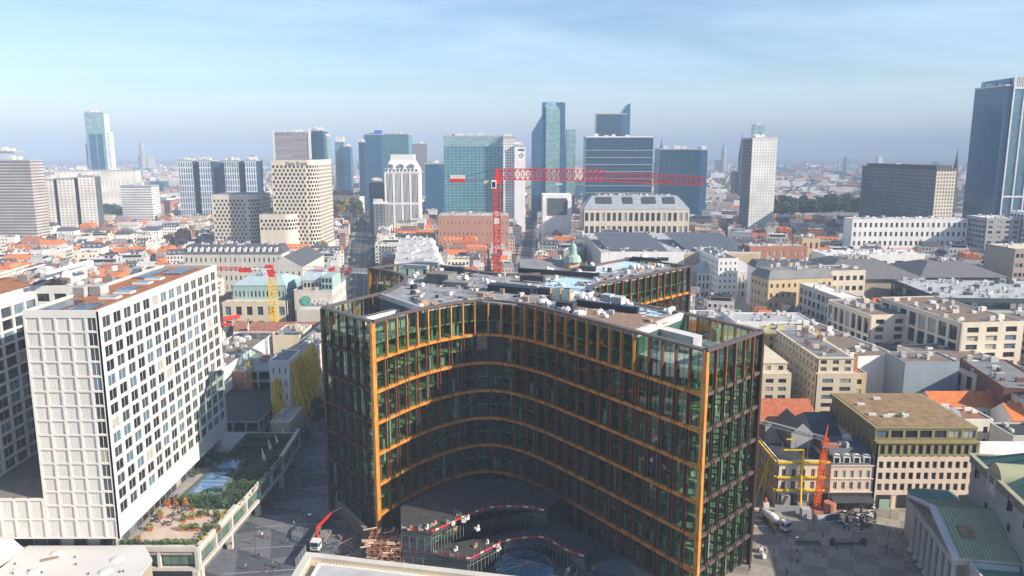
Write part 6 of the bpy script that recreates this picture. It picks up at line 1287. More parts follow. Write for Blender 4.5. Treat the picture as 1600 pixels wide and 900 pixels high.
# teal office block
xa, xb = XU(371, 408, 30), XU(438, 408, 30)
t, Q = bb('teal_block', 'teal office block with three rows of small windows and a hipped teal roof', xa - 1, 404, xb - xa + 5, 30, ZV(446, 404), tealw, 'office block', front=(13, 3, .48, .42, ZV(500, 404) - 4), side=(12, 3, .4, .5, 14), roof='hip', rm=R_teal, rh=3.5, ins=(5, 10), single=False)
b = MB(); pn = []; z1 = ZV(470, 400); facade(b, pn, (xa - 5, 398, 1, 0, 0, -1), xb - xa + 11, 0, z1, 6, 3, .55, .6, .6, top=1.2); b.box(xa - 4.4, xb + 5.4, 398.7, 404, 0, z1 - .1); facade(b, pn, (xb + 6, 398, 0, 1, 1, 0), 34, 0, z1, 4, 2, .5, .7, .5); b.obj('lower_storeys', cream, t); place_panes(pn, t, single=False, wts=(3, 5, 1, 4))
RES += [(xa - 8, xb + 8, 394, 436)]
# cream block with mural and lettering
xa, xb = XU(460, 400, 30), XU(520, 400, 30)
t, Q = bb('mural_block', 'cream block with teal mansard storeys and a painted mural on its blank front wall', xa, 398, xb - xa, 34, ZV(455, 398), stone, rm=M_grey, clutter=3, side=(8, 5, .4, .5))
z0 = ZV(455, 398); b = MB(); b.box(xa + 4, xa + 14.5, 402, 420, z0, z0 + 5); b.box(xb - 6, xb, 400, 420, z0, z0 + 7.5, 1); b.obj('attic', [stone, tealw], t); b = MB(); b.hip(xa + 3.7, xa + 14.8, 401.7, 420, z0 + 5, 4, (1, 3)); b.obj('mansard', R_teal, t)
for k in range(5): b = MB(); b.box(xa + 4.8 + k * 2, xa + 5.9 + k * 2, 401.85, 402, z0 + 1.5, z0 + 3.8); b.obj('window', M_pane_dark, t)
for k in range(3):
    for zz in (1, 4.3): b = MB(); b.box(xb - 5.4 + k * 1.9, xb - 4.3 + k * 1.9, 399.85, 400, z0 + zz, z0 + zz + 2.2); b.obj('window', M_pane_dark, t)
b = MB(); b.lathe([(0, 0), (2.6, .01)], n=12); b.v = [(xa + 6.5 + x * 1.1, 397.6 - z, z0 - 5 + y) for x, y, z in b.v]; b.poly([(xa + 3.5, 397.6, z0 - 9.6), (xb - 3, 397.6, z0 - 9.6), (xb - 3, 397.6, z0 - 8), (xa + 7, 397.6, z0 - 7)]); b.obj('mural', mat('mural_green', (.10, .33, .24), .8, var=.4, scale=.8), t)
tx = bpy.data.curves.new('lettering', 'FONT'); tx.body = 'ANSN'; tx.size = 4.2; tx.extrude = .08; tx.align_x = 'LEFT'; tmp = bpy.data.objects.new('t', tx); COL.objects.link(tmp); me = bpy.data.meshes.new_from_object(tmp.evaluated_get(bpy.context.evaluated_depsgraph_get())); bpy.data.objects.remove(tmp); me.materials.clear(); me.materials.append(M_frame_white); o = inst(me, 'lettering', t, (xa + 8 - t.location.x, 397.4 - 398 - 17 + 0, z0 - 7.2), (pi / 2, 0, 0)); o.location = (xa + 8.5 - t.location.x, 397.4 - t.location.y, z0 - 6.8 - t.location.z)
b = MB(); pn = []; facade(b, pn, (xa + 4, 388, 1, 0, 0, -1), 17, 0, ZV(484, 388), 2, 1, .8, .3, .4, top=1); b.box(xa + 4.4, xa + 20.6, 388.6, 397, 0, ZV(484, 388) - .1); b.obj('front_annex', stone, t); place_panes(pn, t)
RES += [(xa - 3, xb + 3, 384, 434)]
# long white barracks like building with dormers
xa, xb = XU(287, 560, 22), XU(440, 560, 22); zz = ZV(397, 560)
t, Q = bb('long_dormer_block', 'long cream block with rows of windows and white dormers in a dark slate roof', xa, 560, xb - xa, 22, zz, stone, front=(20, 4, .35, .5), roof='mansard', rm=R_slate, rh=6, ins=(1, 5))
for k in range(15): b = MB(); x = xa + 4 + k * (xb - xa - 8) / 14.; b.box(x - 1.1, x + 1.1, 561, 565, zz + 1, zz + 4.2); b.lathe([(1.1, 0), (1.1, 3)], n=6, a0=0, a1=pi); n0 = len(b.v) - 14; b.v = b.v[:n0] + [(x + q[0], 561 + q[2], zz + 4.1 + q[1] * .6) for q in b.v[n0:]]; b.obj('dormer', M_frame_white, t)
xa, xb = XU(412, 500, 20), XU(470, 500, 20); bb('slate_hall', 'hall with a big dark slate roof and roof lights left of the boulevard', xa, 505, xb - xa, 60, ZV(417, 505), stone, roof='gable_y', rm=R_slate, rh=7, front=(6, 3, .3, .5))
# ================================================================== TOWERS OF THE SKYLINE
def gl(name, col, sp=(.30, .38, .40), dv=3.6, du=5.0, met=.55, rough=.12, lines=.16, vl=.0):
    """curtain wall too far to tell panes apart: storey lines + pane tone variation in UV metres"""
    m = bpy.data.materials.new(name); m.use_nodes = True; t_ = m.node_tree; b_ = t_.nodes['Principled BSDF']; uv = N(t_, 'ShaderNodeUVMap'); br = N(t_, 'ShaderNodeTexBrick'); br.offset = 0.0; br.inputs['Scale'].default_value = 1.0
    br.inputs['Brick Width'].default_value = du; br.inputs['Row Height'].default_value = dv; br.inputs['Mortar Size'].default_value = lines * dv * .5; br.inputs['Mortar Smooth'].default_value = 0; br.inputs['Bias'].default_value = -.2
    br.inputs['Color1'].default_value = (*col, 1); br.inputs['Color2'].default_value = (*[c * 1.5 for c in col], 1); br.inputs['Mortar'].default_value = (*sp, 1)
    mp_ = N(t_, 'ShaderNodeMapping'); t_.links.new(uv.outputs[0], mp_.inputs[0]); t_.links.new(mp_.outputs[0], br.inputs['Vector']); t_.links.new(br.outputs['Color'], b_.inputs['Base Color'])
    b_.inputs['Metallic'].default_value = met; b_.inputs['Roughness'].default_value = rough; MATS[name] = m; return m
G_teal = gl('curtain_teal', (.05, .19, .24), (.30, .52, .54), met=.3); G_blue = gl('curtain_blue', (.03, .12, .22), (.08, .22, .34), lines=.08, met=.3); G_dark = gl('curtain_dark', (.015, .06, .11), (.05, .13, .20), lines=.08, met=.2)
G_pale = gl('curtain_pale', (.26, .42, .42), (.36, .50, .50), lines=.06, met=.4, rough=.25); G_taupe = gl('curtain_taupe', (.27, .24, .24), (.30, .27, .27), lines=.05, met=.1, rough=.4, du=40)
G_balc = winwall('balcony_slab', (.46, .42, .38), (.13, .12, .12), 40, 3.0, 1.0, .45); G_ribw = winwall('ribbed_white', (.66, .66, .62), (.36, .38, .38), 3.4, 3.4, .5, .6); G_grid = winwall('grid_white', (.72, .70, .64), (.10, .10, .12), 3.4, 3.4, .5, .5); G_fin = winwall('pale_frame', (.62, .66, .68), (.06, .10, .15), 3.2, 8.0, .55, .82); G_darkrib = winwall('dark_rib', (.19, .20, .20), (.05, .07, .09), 4.6, 3.8, .55, .7); G_beigerib = winwall('beige_rib', (.62, .56, .44), (.14, .13, .11), 3.0, 3.4, .55, .6)
def tw(u0, u1, vt, Y, d, mats, lab, yaw=0, name='tower', cat='tower', extra_=None, z0=0, cap=None):
    h = ZV(vt, Y); xa, xb = XU(u0, Y, h), XU(u1, Y, h); w = xb - xa; c_, s_ = cos(yaw), sin(yaw); Q = lambda a, b_: (xa + a * c_ - b_ * s_, Y + a * s_ + b_ * c_)
    t_ = thing(name, lab, cat, (*Q(w / 2, d / 2), 0)); b_ = MB(); b_.prism([Q(0, 0), Q(w, 0), Q(w, d), Q(0, d)], z0, h, 0, top=1)
    if isinstance(mats, tuple): b_.m[1] = 2; b_.m[3] = 2
    b_.obj('body', [mats[0] if isinstance(mats, tuple) else mats, M_grey_l] + ([mats[1]] if isinstance(mats, tuple) else []), t_)
    b_ = MB(); b_.prism(offset([Q(0, 0), Q(w, 0), Q(w, d), Q(0, d)], -.3), h - .8, h + 1.0, 0); b_.obj('roof_edge', cap or M_steel, t_)
    b_ = MB()
    for k in range(5): a, e = random.uniform(.12, .7) * w, random.uniform(.2, .7) * d; b_.obox(*Q(a, e), random.uniform(3, 8), random.uniform(3, 6), h + 1, h + random.uniform(2.5, 5), yaw)
    b_.obj('roof_plant', M_unit, t_)
    RES.append((min(xa, Q(w, d)[0]) - 3, max(xb, Q(w, 0)[0]) + 3, Y - 4, Y + d + 4)); return t_, Q, w, h
tw(-40, 46, 251, 780, 22, G_balc, 'wide brown grey residential slab with long balconies at the left edge', cat='slab block'); tw(-10, 22, 237, 795, 14, taupe, 'grey roof house on top of the left residential slab', name='roof_house', cat='roof house', z0=100)
for u0, u1, v, lab in ((66, 82, 281, 'narrow white residential slab beside the brown one'), (88, 114, 279, 'first of two pale residential blocks left of the lawn'), (121, 146, 275, 'second of two pale residential blocks left of the lawn')): tw(u0, u1, v, 860, 16, (winwall('white_flats', (.70, .66, .60), (.3, .28, .26), 4, 3, .5, .4), darkb), lab, cat='residential block', yaw=.12)
tw(85, 203, 267, 1250, 30, winwall('depot', (.68, .64, .56), (.5, .47, .42), 6, 20, .3, .5), 'long low cream depot building below the tall left tower', name='depot', cat='depot', yaw=.22)
t_, Q, w, h = tw(131, 160, 176, 1400, 22, (G_pale, winwall('up_side', (.68, .70, .70), (.35, .42, .46), 60, 3.3, 1, .4)), 'tall pale blue glass tower with stepped sides standing alone on the left horizon', yaw=.1)
b = MB(); b.prism([Q(w + .1, 2), Q(w + 6, 2), Q(w + 6, 20), Q(w + .1, 20)], 0, h * .80); b.prism([Q(-4, 3), Q(-.1, 3), Q(-.1, 20), Q(-4, 20)], 0, h * .68); b.obj('side_bay', winwall('up_side', (0, 0, 0)), t_)
b = MB(); b.prism([Q(5, -.4), Q(w * .5, -.4), Q(w * .5, 0), Q(5, 0)], 0, h * .78); b.prism([Q(w * .56, -.4), Q(w * .86, -.4), Q(w * .86, 0), Q(w * .56, 0)], 0, h * .78); b.obj('glass_panel', G_blue, t_)
tw(188, 236, 291, 1000, 22, winwall('ribbon_white', (.72, .70, .66), (.25, .25, .27), 60, 3.2, 1, .42), 'white office block with ribbon windows beside the trees', cat='office block')
for k, (u0, u1) in enumerate(((277, 300), (310, 329), (350, 372), (382, 400))): tw(u0, u1, 251, 1050, 26, (G_fin, G_dark), 'pale framed office slab with tall windows, %s from the left of four' % ('first', 'second', 'third', 'fourth')[k], cat='office block')
tw(296, 400, 253, 1072, 20, G_blue, 'long dark blue glass link behind the four pale framed slabs', cat='office block')
def checker(u0, u1, vt, Y, d, rows, lab, sign=None):
    h = ZV(vt, Y); xa, xb = XU(u0, Y, h), XU(u1, Y, h); w = xb - xa; t_ = thing('checker_block', lab, 'office block', ((xa + xb) / 2, Y + d / 2, 0)); r = 9; pl = [(xa, Y), (xb - r, Y)] + [(xb - r + r * sin(a), Y + r - r * cos(a)) for a in (.3, .6, .9, 1.2, 1.5)] + [(xb, Y + d), (xa, Y + d)]
    b_ = MB(); b_.prism(pl, 0, h, 0, top=1); b_.obj('wall', [beige, M_grey], t_); wn = MB(); n = int((w - r) / 3.7)
    for rr in range(rows):
        z = h - 7 - rr * 3.45
        if z < 0: break
        for k in range(n): x = xa + 1 + k * 3.7 + (rr % 2) * 1.85; wn.box(x, x + 1.9, Y - .06, Y - .02, z, z + 2.3, random.choice((0, 0, 0, 1)))
        for k in range(1, 6): a = (k - .5) * .3 + (rr % 2) * .15; x, y = xb - r + (r + .04) * sin(a), Y + r - (r + .04) * cos(a); wn.obox(x, y, 1.7, .08, z, z + 2.3, a, 0)
        for k in range(int(d / 4)): y = Y + r + 1 + k * 3.7 + (rr % 2) * 1.8; wn.box(xb + .01, xb + .05, y, y + 1.9, z, z + 2.3, 0)
    wn.obj('window', [M_pane_dark, M_pane_mid], t_, kind='stuff')
    if sign:
        c_ = bpy.data.curves.new('s', 'FONT'); c_.body = sign; c_.size = 4.4; c_.extrude = .05; tmp_ = bpy.data.objects.new('s', c_); COL.objects.link(tmp_); me_ = bpy.data.meshes.new_from_object(tmp_.evaluated_get(bpy.context.evaluated_depsgraph_get())); bpy.data.objects.remove(tmp_); me_.materials.clear(); me_.materials.append(M_conc_d); o_ = inst(me_, 'lettering', t_, (-w * .16, -d / 2 - .3, h - 4.4), (pi / 2, 0, 0))
    RES.append((xa - 3, xb + 3, Y - 3, Y + d + 3)); return t_
checker(423, 493, 250, 700, 60, 22, 'tall cream block with a checkerboard of windows and a rounded corner', 'Sam. Frank')
checker(331, 401, 304, 720, 40, 12, 'lower cream block with a checkerboard of windows left of the tall one')
checker(405, 460, 335, 690, 14, 3, 'low cream base with checkered windows at the foot of the tall checkered block')
bb('white_slab', 'slim pale block attached behind the rounded corner of the checkered block', XU(493, 745, 60), 720, 10, 50, ZV(266, 720), white_w, side=(12, 14, .5, .5))
t_, Q, w, h = tw(428, 481, 207, 1060, 40, (G_taupe, G_dark), 'taupe fronted tower with white edge strips above the checkered block'); b = MB(); b.prism([Q(-2, -.6), Q(0, -.6), Q(0, 1), Q(-2, 1)], 0, h + 3); b.prism([Q(w, -.6), Q(w + 3.5, -.6), Q(w + 3.5, 1), Q(w, 1)], 0, h + 5); b.obj('edge_strip', M_frame_white, t_)
tw(485, 504, 204, 1075, 30, G_dark, 'dark blue glass tower half joined to the taupe fronted tower'); tw(504, 511, 213, 1090, 22, G_pale, 'thin pale sliver tower at the right of the dark blue one')
t_, Q, w, h = tw(523, 537, 222, 1500, 24, G_teal, 'teal twin tower with a white cap above the autumn trees'); b = MB(); b.prism([Q(2, 2), Q(w - 1, 2), Q(w - 1, 12), Q(2, 12)], h, h + 10); b.obj('cap', M_frame_white, t_)
tw(536, 547, 229, 1490, 22, G_blue, 'lower right half of the teal twin tower')
t_, Q, w, h = tw(568, 596, 210, 1350, 30, G_blue, 'blue glass tower with a tall antenna mast'); b = MB(); b.tube((*Q(w * .78, 8), h), (*Q(w * .78, 8), h + 42), 1.0, 5, 0, .2); b.obj('antenna', M_steel, t_); b = MB(); b.prism([Q(w * .6, 0), Q(w, 0), Q(w, 10), Q(w * .6, 10)], h, h + 7); b.obj('sign_box', mat('sign_blue', (.05, .12, .55), .5), t_)
tw(560, 569, 222, 1340, 20, G_dark, 'narrow dark tower left of the antenna tower'); tw(597, 639, 210, 1365, 24, G_teal, 'broad blue green glass tower right of the antenna mast', yaw=-.12); tw(642, 667, 225, 1500, 20, winwall('hotel_grey', (.30, .30, .31), (.16, .16, .18), 60, 3.2, 1, .5), 'grey concrete hotel tower with fine storey lines')
tw(576, 600, 284, 1000, 20, G_dark, 'low dark glass block left of the white arched tower', cat='office block'); tw(664, 695, 256, 1150, 24, G_blue, 'dark blue block between the white arched tower and the teal slab', cat='office block')
# white arched tower
Yt = 960; h = ZV(262, Yt); xa, xb = XU(600, Yt, h), XU(655, Yt, h); w = xb - xa; t_ = thing('arched_tower', 'white office tower with a stepped top and three tall window arches', 'tower', ((xa + xb) / 2, Yt + 15, 0)); wl_ = MB(); pn = []
facade(wl_, pn, (xa, Yt, 1, 0, 0, -1), w, 0, h - 6, 4, 2, .74, .94, .8, m0=1, m1=1); wl_.box(xa + .9, xb - .9, Yt + .9, Yt + 30, 0, h - 6); wl_.box(xa - .5, xb + .5, Yt - .5, Yt + 30, h - 6, h - 5); wl_.obj('wall', white_w, t_); fin = MB()
for (F, a, e, n, z0, z1) in pn:
    for k in range(1, 5): q = a + (e - a) * k / 5; fin.fbox(F, q - .25, q + .25, -.6, -.2, z0, z1)
    fin.fbox(F, a, e, -.5, -.3, z1 - (z1 - z0) * .02, z1)
fin.obj('mullion', white_w, t_); place_panes(pn, t_, single=False, wts=(6, 3, 0, 1))
b = MB(); b.box(xa + 1, xb - 1, Yt + 1, Yt + 29, h - 5, h - 1); b.hip(xa + 1.5, xb - 1.5, Yt + 1.5, Yt + 28, h - 1, 10, (5, 6)); b.box(xa + 7, xb - 7, Yt + 8, Yt + 22, h + 9, h + 16); b.obj('stepped_top', M_frame_white, t_)
for k in range(3): b = MB(); x = xa + w * (k * 2 + 1.35) / 6.7; b.lathe([(2.6, 0), (2.6, 4)], n=8, a0=0, a1=pi); b.v = [(x + q[0], Yt - .5 + q[2], h - .5 + q[1] * 2.6) for q in b.v]; b.obj('arch', M_conc, t_)
b = MB()
for k in range(9): x = xa + 2 + k * (w - 4) / 8.6; b.box(x, x + 2, Yt + .6, Yt + .95, h - 4.4, h - 2)
b.obj('window', M_pane_dark, t_); RES.append((xa - 3, xb + 3, Yt - 3, Yt + 34))
tw(583, 601, 318, 900, 20, (G_darkrib, G_darkrib), 'dark columned block at the left foot of the white arched tower', cat='office block', cap=M_frame_white)
t_, Q, w, h = tw(693, 786, 213, 1000, 30, G_teal, 'broad teal glass slab with pale storey lines behind the red crane'); b = MB(); b.prism([Q(-.4, -.5), Q(w * 1.0, -.5), Q(w, -.1), Q(-.4, -.1)], h - 13, h - 1); b.obj('attic_band', G_pale, t_)
t_, Q, w, h = tw(786, 805, 214, 990, 34, winwall('wtc', (.74, .72, .68), (.20, .20, .22), 3, 3.4, .62, .36), 'white concrete slab with small windows beside the teal slab'); t_, Q, w, h = tw(804, 821, 228, 985, 34, white_w, 'blank white concrete slab end with a round emblem', name='slab_end', cat='tower'); b = MB(); b.lathe([(1.6, 0), (2.6, .01)], n=14); b.v = [(Q(w * .62, 0)[0] + x, Q(0, 0)[1] - .3 - z, h - 12 + y) for x, y, z in b.v]; b.obj('emblem', M_conc_d, t_); b = MB(); b.prism([Q(w * .35, -.3), Q(w * .9, -.3), Q(w * .9, -.1), Q(w * .35, -.1)], h - 6, h - 3.8); b.obj('name_strip', mat('sign_navy', (.04, .05, .2), .6), t_)
# faceted glass tower
Yt = 1150; ht = ZV(160, Yt); xs = [XU(u, Yt, 150) for u in (831, 847, 853, 875, 886, 900)]; t_ = thing('faceted_tower', 'tall faceted glass tower with a slanted shoulder and folded top', 'tower', (xs[2], Yt + 15, 0))
b = MB(); zs = ZV(207, Yt); pl = [(xs[0], Yt), (xs[2], Yt), (xs[2], Yt + 34), (xs[0], Yt + 34)]; b.prism(pl, 0, zs); b.hexa([(xs[0], Yt, zs), (xs[2], Yt, zs), (xs[2], Yt + 34, zs), (xs[0], Yt + 34, zs), (xs[1], Yt, ZV(180, Yt)), (xs[2], Yt, ZV(180, Yt)), (xs[2], Yt + 34, ZV(180, Yt)), (xs[1], Yt + 34, ZV(180, Yt))]); b.prism([(xs[1], Yt), (xs[2], Yt), (xs[2], Yt + 34), (xs[1], Yt + 34)], ZV(180, Yt), ht); b.obj('left_facet', G_blue, t_)
b = MB(); b.prism([(xs[2], Yt - 2), (xs[3], Yt - 2), (xs[3], Yt + 34), (xs[2], Yt + 34)], 0, ZV(170, Yt)); b.hexa([(xs[2], Yt - 2, ZV(170, Yt)), (xs[3], Yt - 2, ZV(176, Yt)), (xs[3], Yt + 34, ZV(176, Yt)), (xs[2], Yt + 34, ZV(170, Yt)), (xs[1] + 3, Yt + 2, ht + 1), (xs[3] - 4, Yt + 2, ht + 1), (xs[3] - 4, Yt + 30, ht + 1), (xs[1] + 3, Yt + 30, ht + 1)]); b.obj('centre_facet', G_pale, t_)
b = MB(); b.hexa([(xs[3], Yt, 0), (xs[4], Yt, 0), (xs[4], Yt + 30, 0), (xs[3], Yt + 30, 0), (xs[3] - 4, Yt, ht), (xs[4] - 3, Yt, ht), (xs[4] - 3, Yt + 30, ht), (xs[3] - 4, Yt + 30, ht)]); b.obj('right_facet', G_blue, t_); b = MB(); b.prism([(xs[4], Yt + 2), (xs[5], Yt + 2), (xs[5], Yt + 26), (xs[4], Yt + 26)], 0, ZV(202, Yt)); b.obj('low_wing', G_pale, t_); RES.append((xs[0] - 4, xs[5] + 4, Yt - 5, Yt + 38))
# dark tower with slanted crown, wide glass block, and its neighbour
t_, Q, w, h = tw(932, 980, 178, 1400, 30, G_dark, 'dark blue tower with an upswept corner crown'); b = MB(); z1 = ZV(168, 1400); b.hexa([(*Q(w * .8, 0), h), (*Q(w * 1.1, 0), h), (*Q(w * 1.1, 30), h), (*Q(w * .8, 30), h), (*Q(w * .98, 0), z1 + 4), (*Q(w * 1.1, 0), z1 + 8), (*Q(w * 1.1, 30), z1 + 8), (*Q(w * .98, 30), z1 + 4)]); b.prism([Q(w * .84, -.2), Q(w * 1.1, -.2), Q(w * 1.1, 28), Q(w * .84, 28)], 0, h); b.obj('crown', G_blue, t_)
t_, Q, w, h = tw(916, 1021, 214, 1050, 40, G_dark, 'wide dark glass block with bright storey bands and a flat overhanging roof', cat='office block', cap=M_frame_white); 
for k in range(7): b = MB(); b.prism([Q(0, -1), Q(w, -1), Q(w, 0), Q(0, 0)], h - 18 - k * 9.5, h - 17.2 - k * 9.5); b.obj('storey_band', M_steel, t_)
tw(1031, 1095, 233, 1080, 36, G_dark, 'lower dark glass block right of the wide one', cat='office block'); tw(1095, 1106, 234, 1085, 30, G_blue, 'thin blue end bay of the lower dark glass block', cat='office block')
tw(1176, 1218, 216, 905, 26, (G_ribw, G_darkrib), 'pale ribbed square tower standing clear on the right skyline', yaw=.14); tw(1179, 1195, 196, 1700, 20, G_pale, 'distant pale twin slab above the ribbed tower')  # shade on the ribbed tower's flank put into a darker wall material
t_, Q, w, h = tw(1464, 1497, 265, 752, 132, (G_beigerib, G_darkrib), 'broad bank block with shaded ribbed flank, beige gridded end and overhanging roof', cat='office block', cap=R_slate, yaw=.1)  # the flank's shade is put into its dark rib colour
b = MB(); b.prism([Q(2, 4), Q(w - 2, 4), Q(w - 2, 126), Q(2, 126)], h + 1, h + 4); b.obj('attic', R_slate, t_)
Yt = 850; t_, Q, w, h = tw(1572, 1583, 133, Yt, 56, gl('curtain_shaded_side', (.012, .07, .14), (.03, .12, .2), lines=.06, met=.2), 'very tall blue glass tower with white vertical strips at the right edge'); b = MB(); b.prism([Q(w, -1), Q(w + 70, -1), Q(w + 70, 58), Q(w, 58)], 0, h + 8); b.obj('right_face', gl('curtain_lit_side', (.12, .22, .30), (.2, .32, .4), lines=.05), t_)  # shaded flank and lit right face put into two glass colours
for k in range(6): b = MB(); b.prism([Q(w + k * 11.5, -2), Q(w + k * 11.5 + 1.5, -2), Q(w + k * 11.5 + 1.5, -1), Q(w + k * 11.5, -1)], 0, h + 10); b.obj('white_strip', M_frame_white, t_)
b = MB(); b.prism([Q(w, -1.9), Q(w + 70, -1.9), Q(w + 70, -1), Q(w, -1)], h - 4, h - 2); b.prism([Q(w, -1.9), Q(w + 70, -1.9), Q(w + 70, -1), Q(w, -1)], 52, 54); b.obj('white_band', M_frame_white, t_)
for k in range(14): b = MB(); b.prism([Q(w + 2 + k * 1.9, -1.7), Q(w + 2.8 + k * 1.9, -1.7), Q(w + 2.8 + k * 1.9, -1), Q(w + 2 + k * 1.9, -1)], h - 2, h + 9); b.obj('louvre', M_frame_white, t_)
b = MB(); b.prism([Q(6, 4), Q(w, 4), Q(w, 50), Q(6, 50)], h, h + 7); b.obj('roof_screen', G_blue, t_)
# white framed cube, brick block, long white roof terraces
Yt = 840; h = ZV(304, Yt); xa, xb = XU(848, Yt, h), XU(893, Yt, h); t_ = thing('framed_cube', 'small white framed building with a dark blue panel on its front', 'building', ((xa + xb) / 2, Yt, 0)); b = MB(); b.box(xa, xb, Yt, Yt + 30, 0, h); b.box(xa, xa + 4, Yt - 3, Yt, 0, h - 6); b.box(xb - 4, xb, Yt - 3, Yt, 0, h - 6); b.obj('frame', white_w, t_); b = MB(); b.box(xa + 5, xb - 5, Yt - 1, Yt - .1, h - 22, h - 4); b.obj('panel', darkb, t_); RES.append((xa, xb, Yt - 4, Yt + 30))
Yt = 720; xa, xb = XU(684, Yt, 40), XU(795, Yt, 40); bb('brick_hall', 'large red brick block with few small windows behind the crane mast', xa, Yt, xb - xa, 40, ZV(338, Yt), wallmat((.44, .24, .16)), front=(18, 4, .2, .25), rm=M_grey_l, clutter=20)
xa = XU(606, 560, 25)
for k in range(5): bb('terrace_house', 'white stepped house in the row between the boulevards, %s from the camera' % ('first', 'second', 'third', 'fourth', 'fifth')[k], XU(612, 500 + k * 34, 22) + k * 1.0, 500 + k * 34, 34 - k, 31, 20 + k * 1.2, white_w, 'house', roof='mansard', rm=M_grey_l, rh=4, ins=(3, 6), front=(6, 2, .4, .4, 10), clutter=5)
RES += [(-60, 70, 150, 315)]
# ================================================================== STREETS
def seg(a, c, hw): return (Vector(a), Vector(c), hw)
ROADS = [seg((-84, 380), (-107, 524), 15), seg((-107, 524), (-212, 1110), 15), seg((-60, 318), (-84, 390), 12), seg((8, 330), (11, 671), 9), seg((11, 671), (34, 1300), 9), seg((-190, 1100), (60, 1150), 16), seg((60, 318), (64, 560), 7), seg((-212, 1110), (-300, 1700), 16), seg((-78, 240), (-78, 330), 6), seg((-166, 330), (-215, 760), 6), seg((185, 440), (260, 700), 7)]
RES.append((-262, -196, 1090, 1480)); RES.append((360, 610, 1085, 1335)); RES.append((-660, -500, 1055, 1245))
def sdist(x, y, s):
    a, c, hw = s; p = Vector((x, y)); d = c - a; t = max(0, min(1, (p - a).dot(d) / d.length_squared)); return (p - (a + d * t)).length - hw
for i, (a, c, hw) in enumerate(ROADS[:8]):
    F, l = frame(*a, *c)
    b = MB(); z = .02 + .004 * i
    def fr4(n0, n1, a0, a1, z): return [(F[0] + F[2] * s_ + F[4] * n, F[1] + F[3] * s_ + F[5] * n, z) for s_, n in ((a0, n0), (a1, n0), (a1, n1), (a0, n1))][::-1]
    b.poly(fr4(-hw + 3.5, hw - 3.5, -3, l + 3, z)); o = struct(b, 'road', M_asphalt)
    b = MB()
    for s_ in (-1, 1): b.fbox(F, 0, l, *(sorted((s_ * (hw - 3.5), s_ * hw))), 0, .14 + .002 * i)
    o = struct(b, 'pavement', M_pave)
    if hw > 11:
        for nn in (-3.4, 3.4) if hw > 13 else (0,):
            for k in range(int(l / 12)):
                b = MB(); b.poly(fr4(nn - .15, nn + .15, k * 12, k * 12 + 5, z + .004)) if k < 60 else None
                if b.v: b.obj('lane_marking', M_frame_white)['kind'] = 'structure'
# ================================================================== HOUSES
WALLS = [('cream', (.66, .60, .47)), ('white', (.76, .74, .69)), ('off white', (.68, .64, .57)), ('beige', (.60, .49, .37)), ('brick red', (.40, .17, .10)), ('brown brick', (.27, .15, .10)), ('pale grey', (.46, .46, .44)), ('pinkish', (.62, .46, .36)), ('cream', (.70, .63, .50)), ('white', (.78, .77, .74))]
WM = {i: wallmat(c, var=.14) for i, (n, c) in enumerate(WALLS)}
ROOFS = [('red tiled', R_tile), ('brown tiled', R_tile2), ('orange tiled', R_orange), ('dark slate', R_slate), ('dark slate', R_slate), ('grey', M_grey)]
FLATS = [('grey', M_grey), ('pale grey', M_grey_l), ('black', M_black), ('gravel brown', R_brown), ('white', offw)]
WMATS = lambda: [M_pane_dark, M_pane_mid, M_pane_curtain, M_frame_white]
protos = {'s': [], 'a': [], 'n': []}
HX = (0, 0, 1, 0, 0, -1)
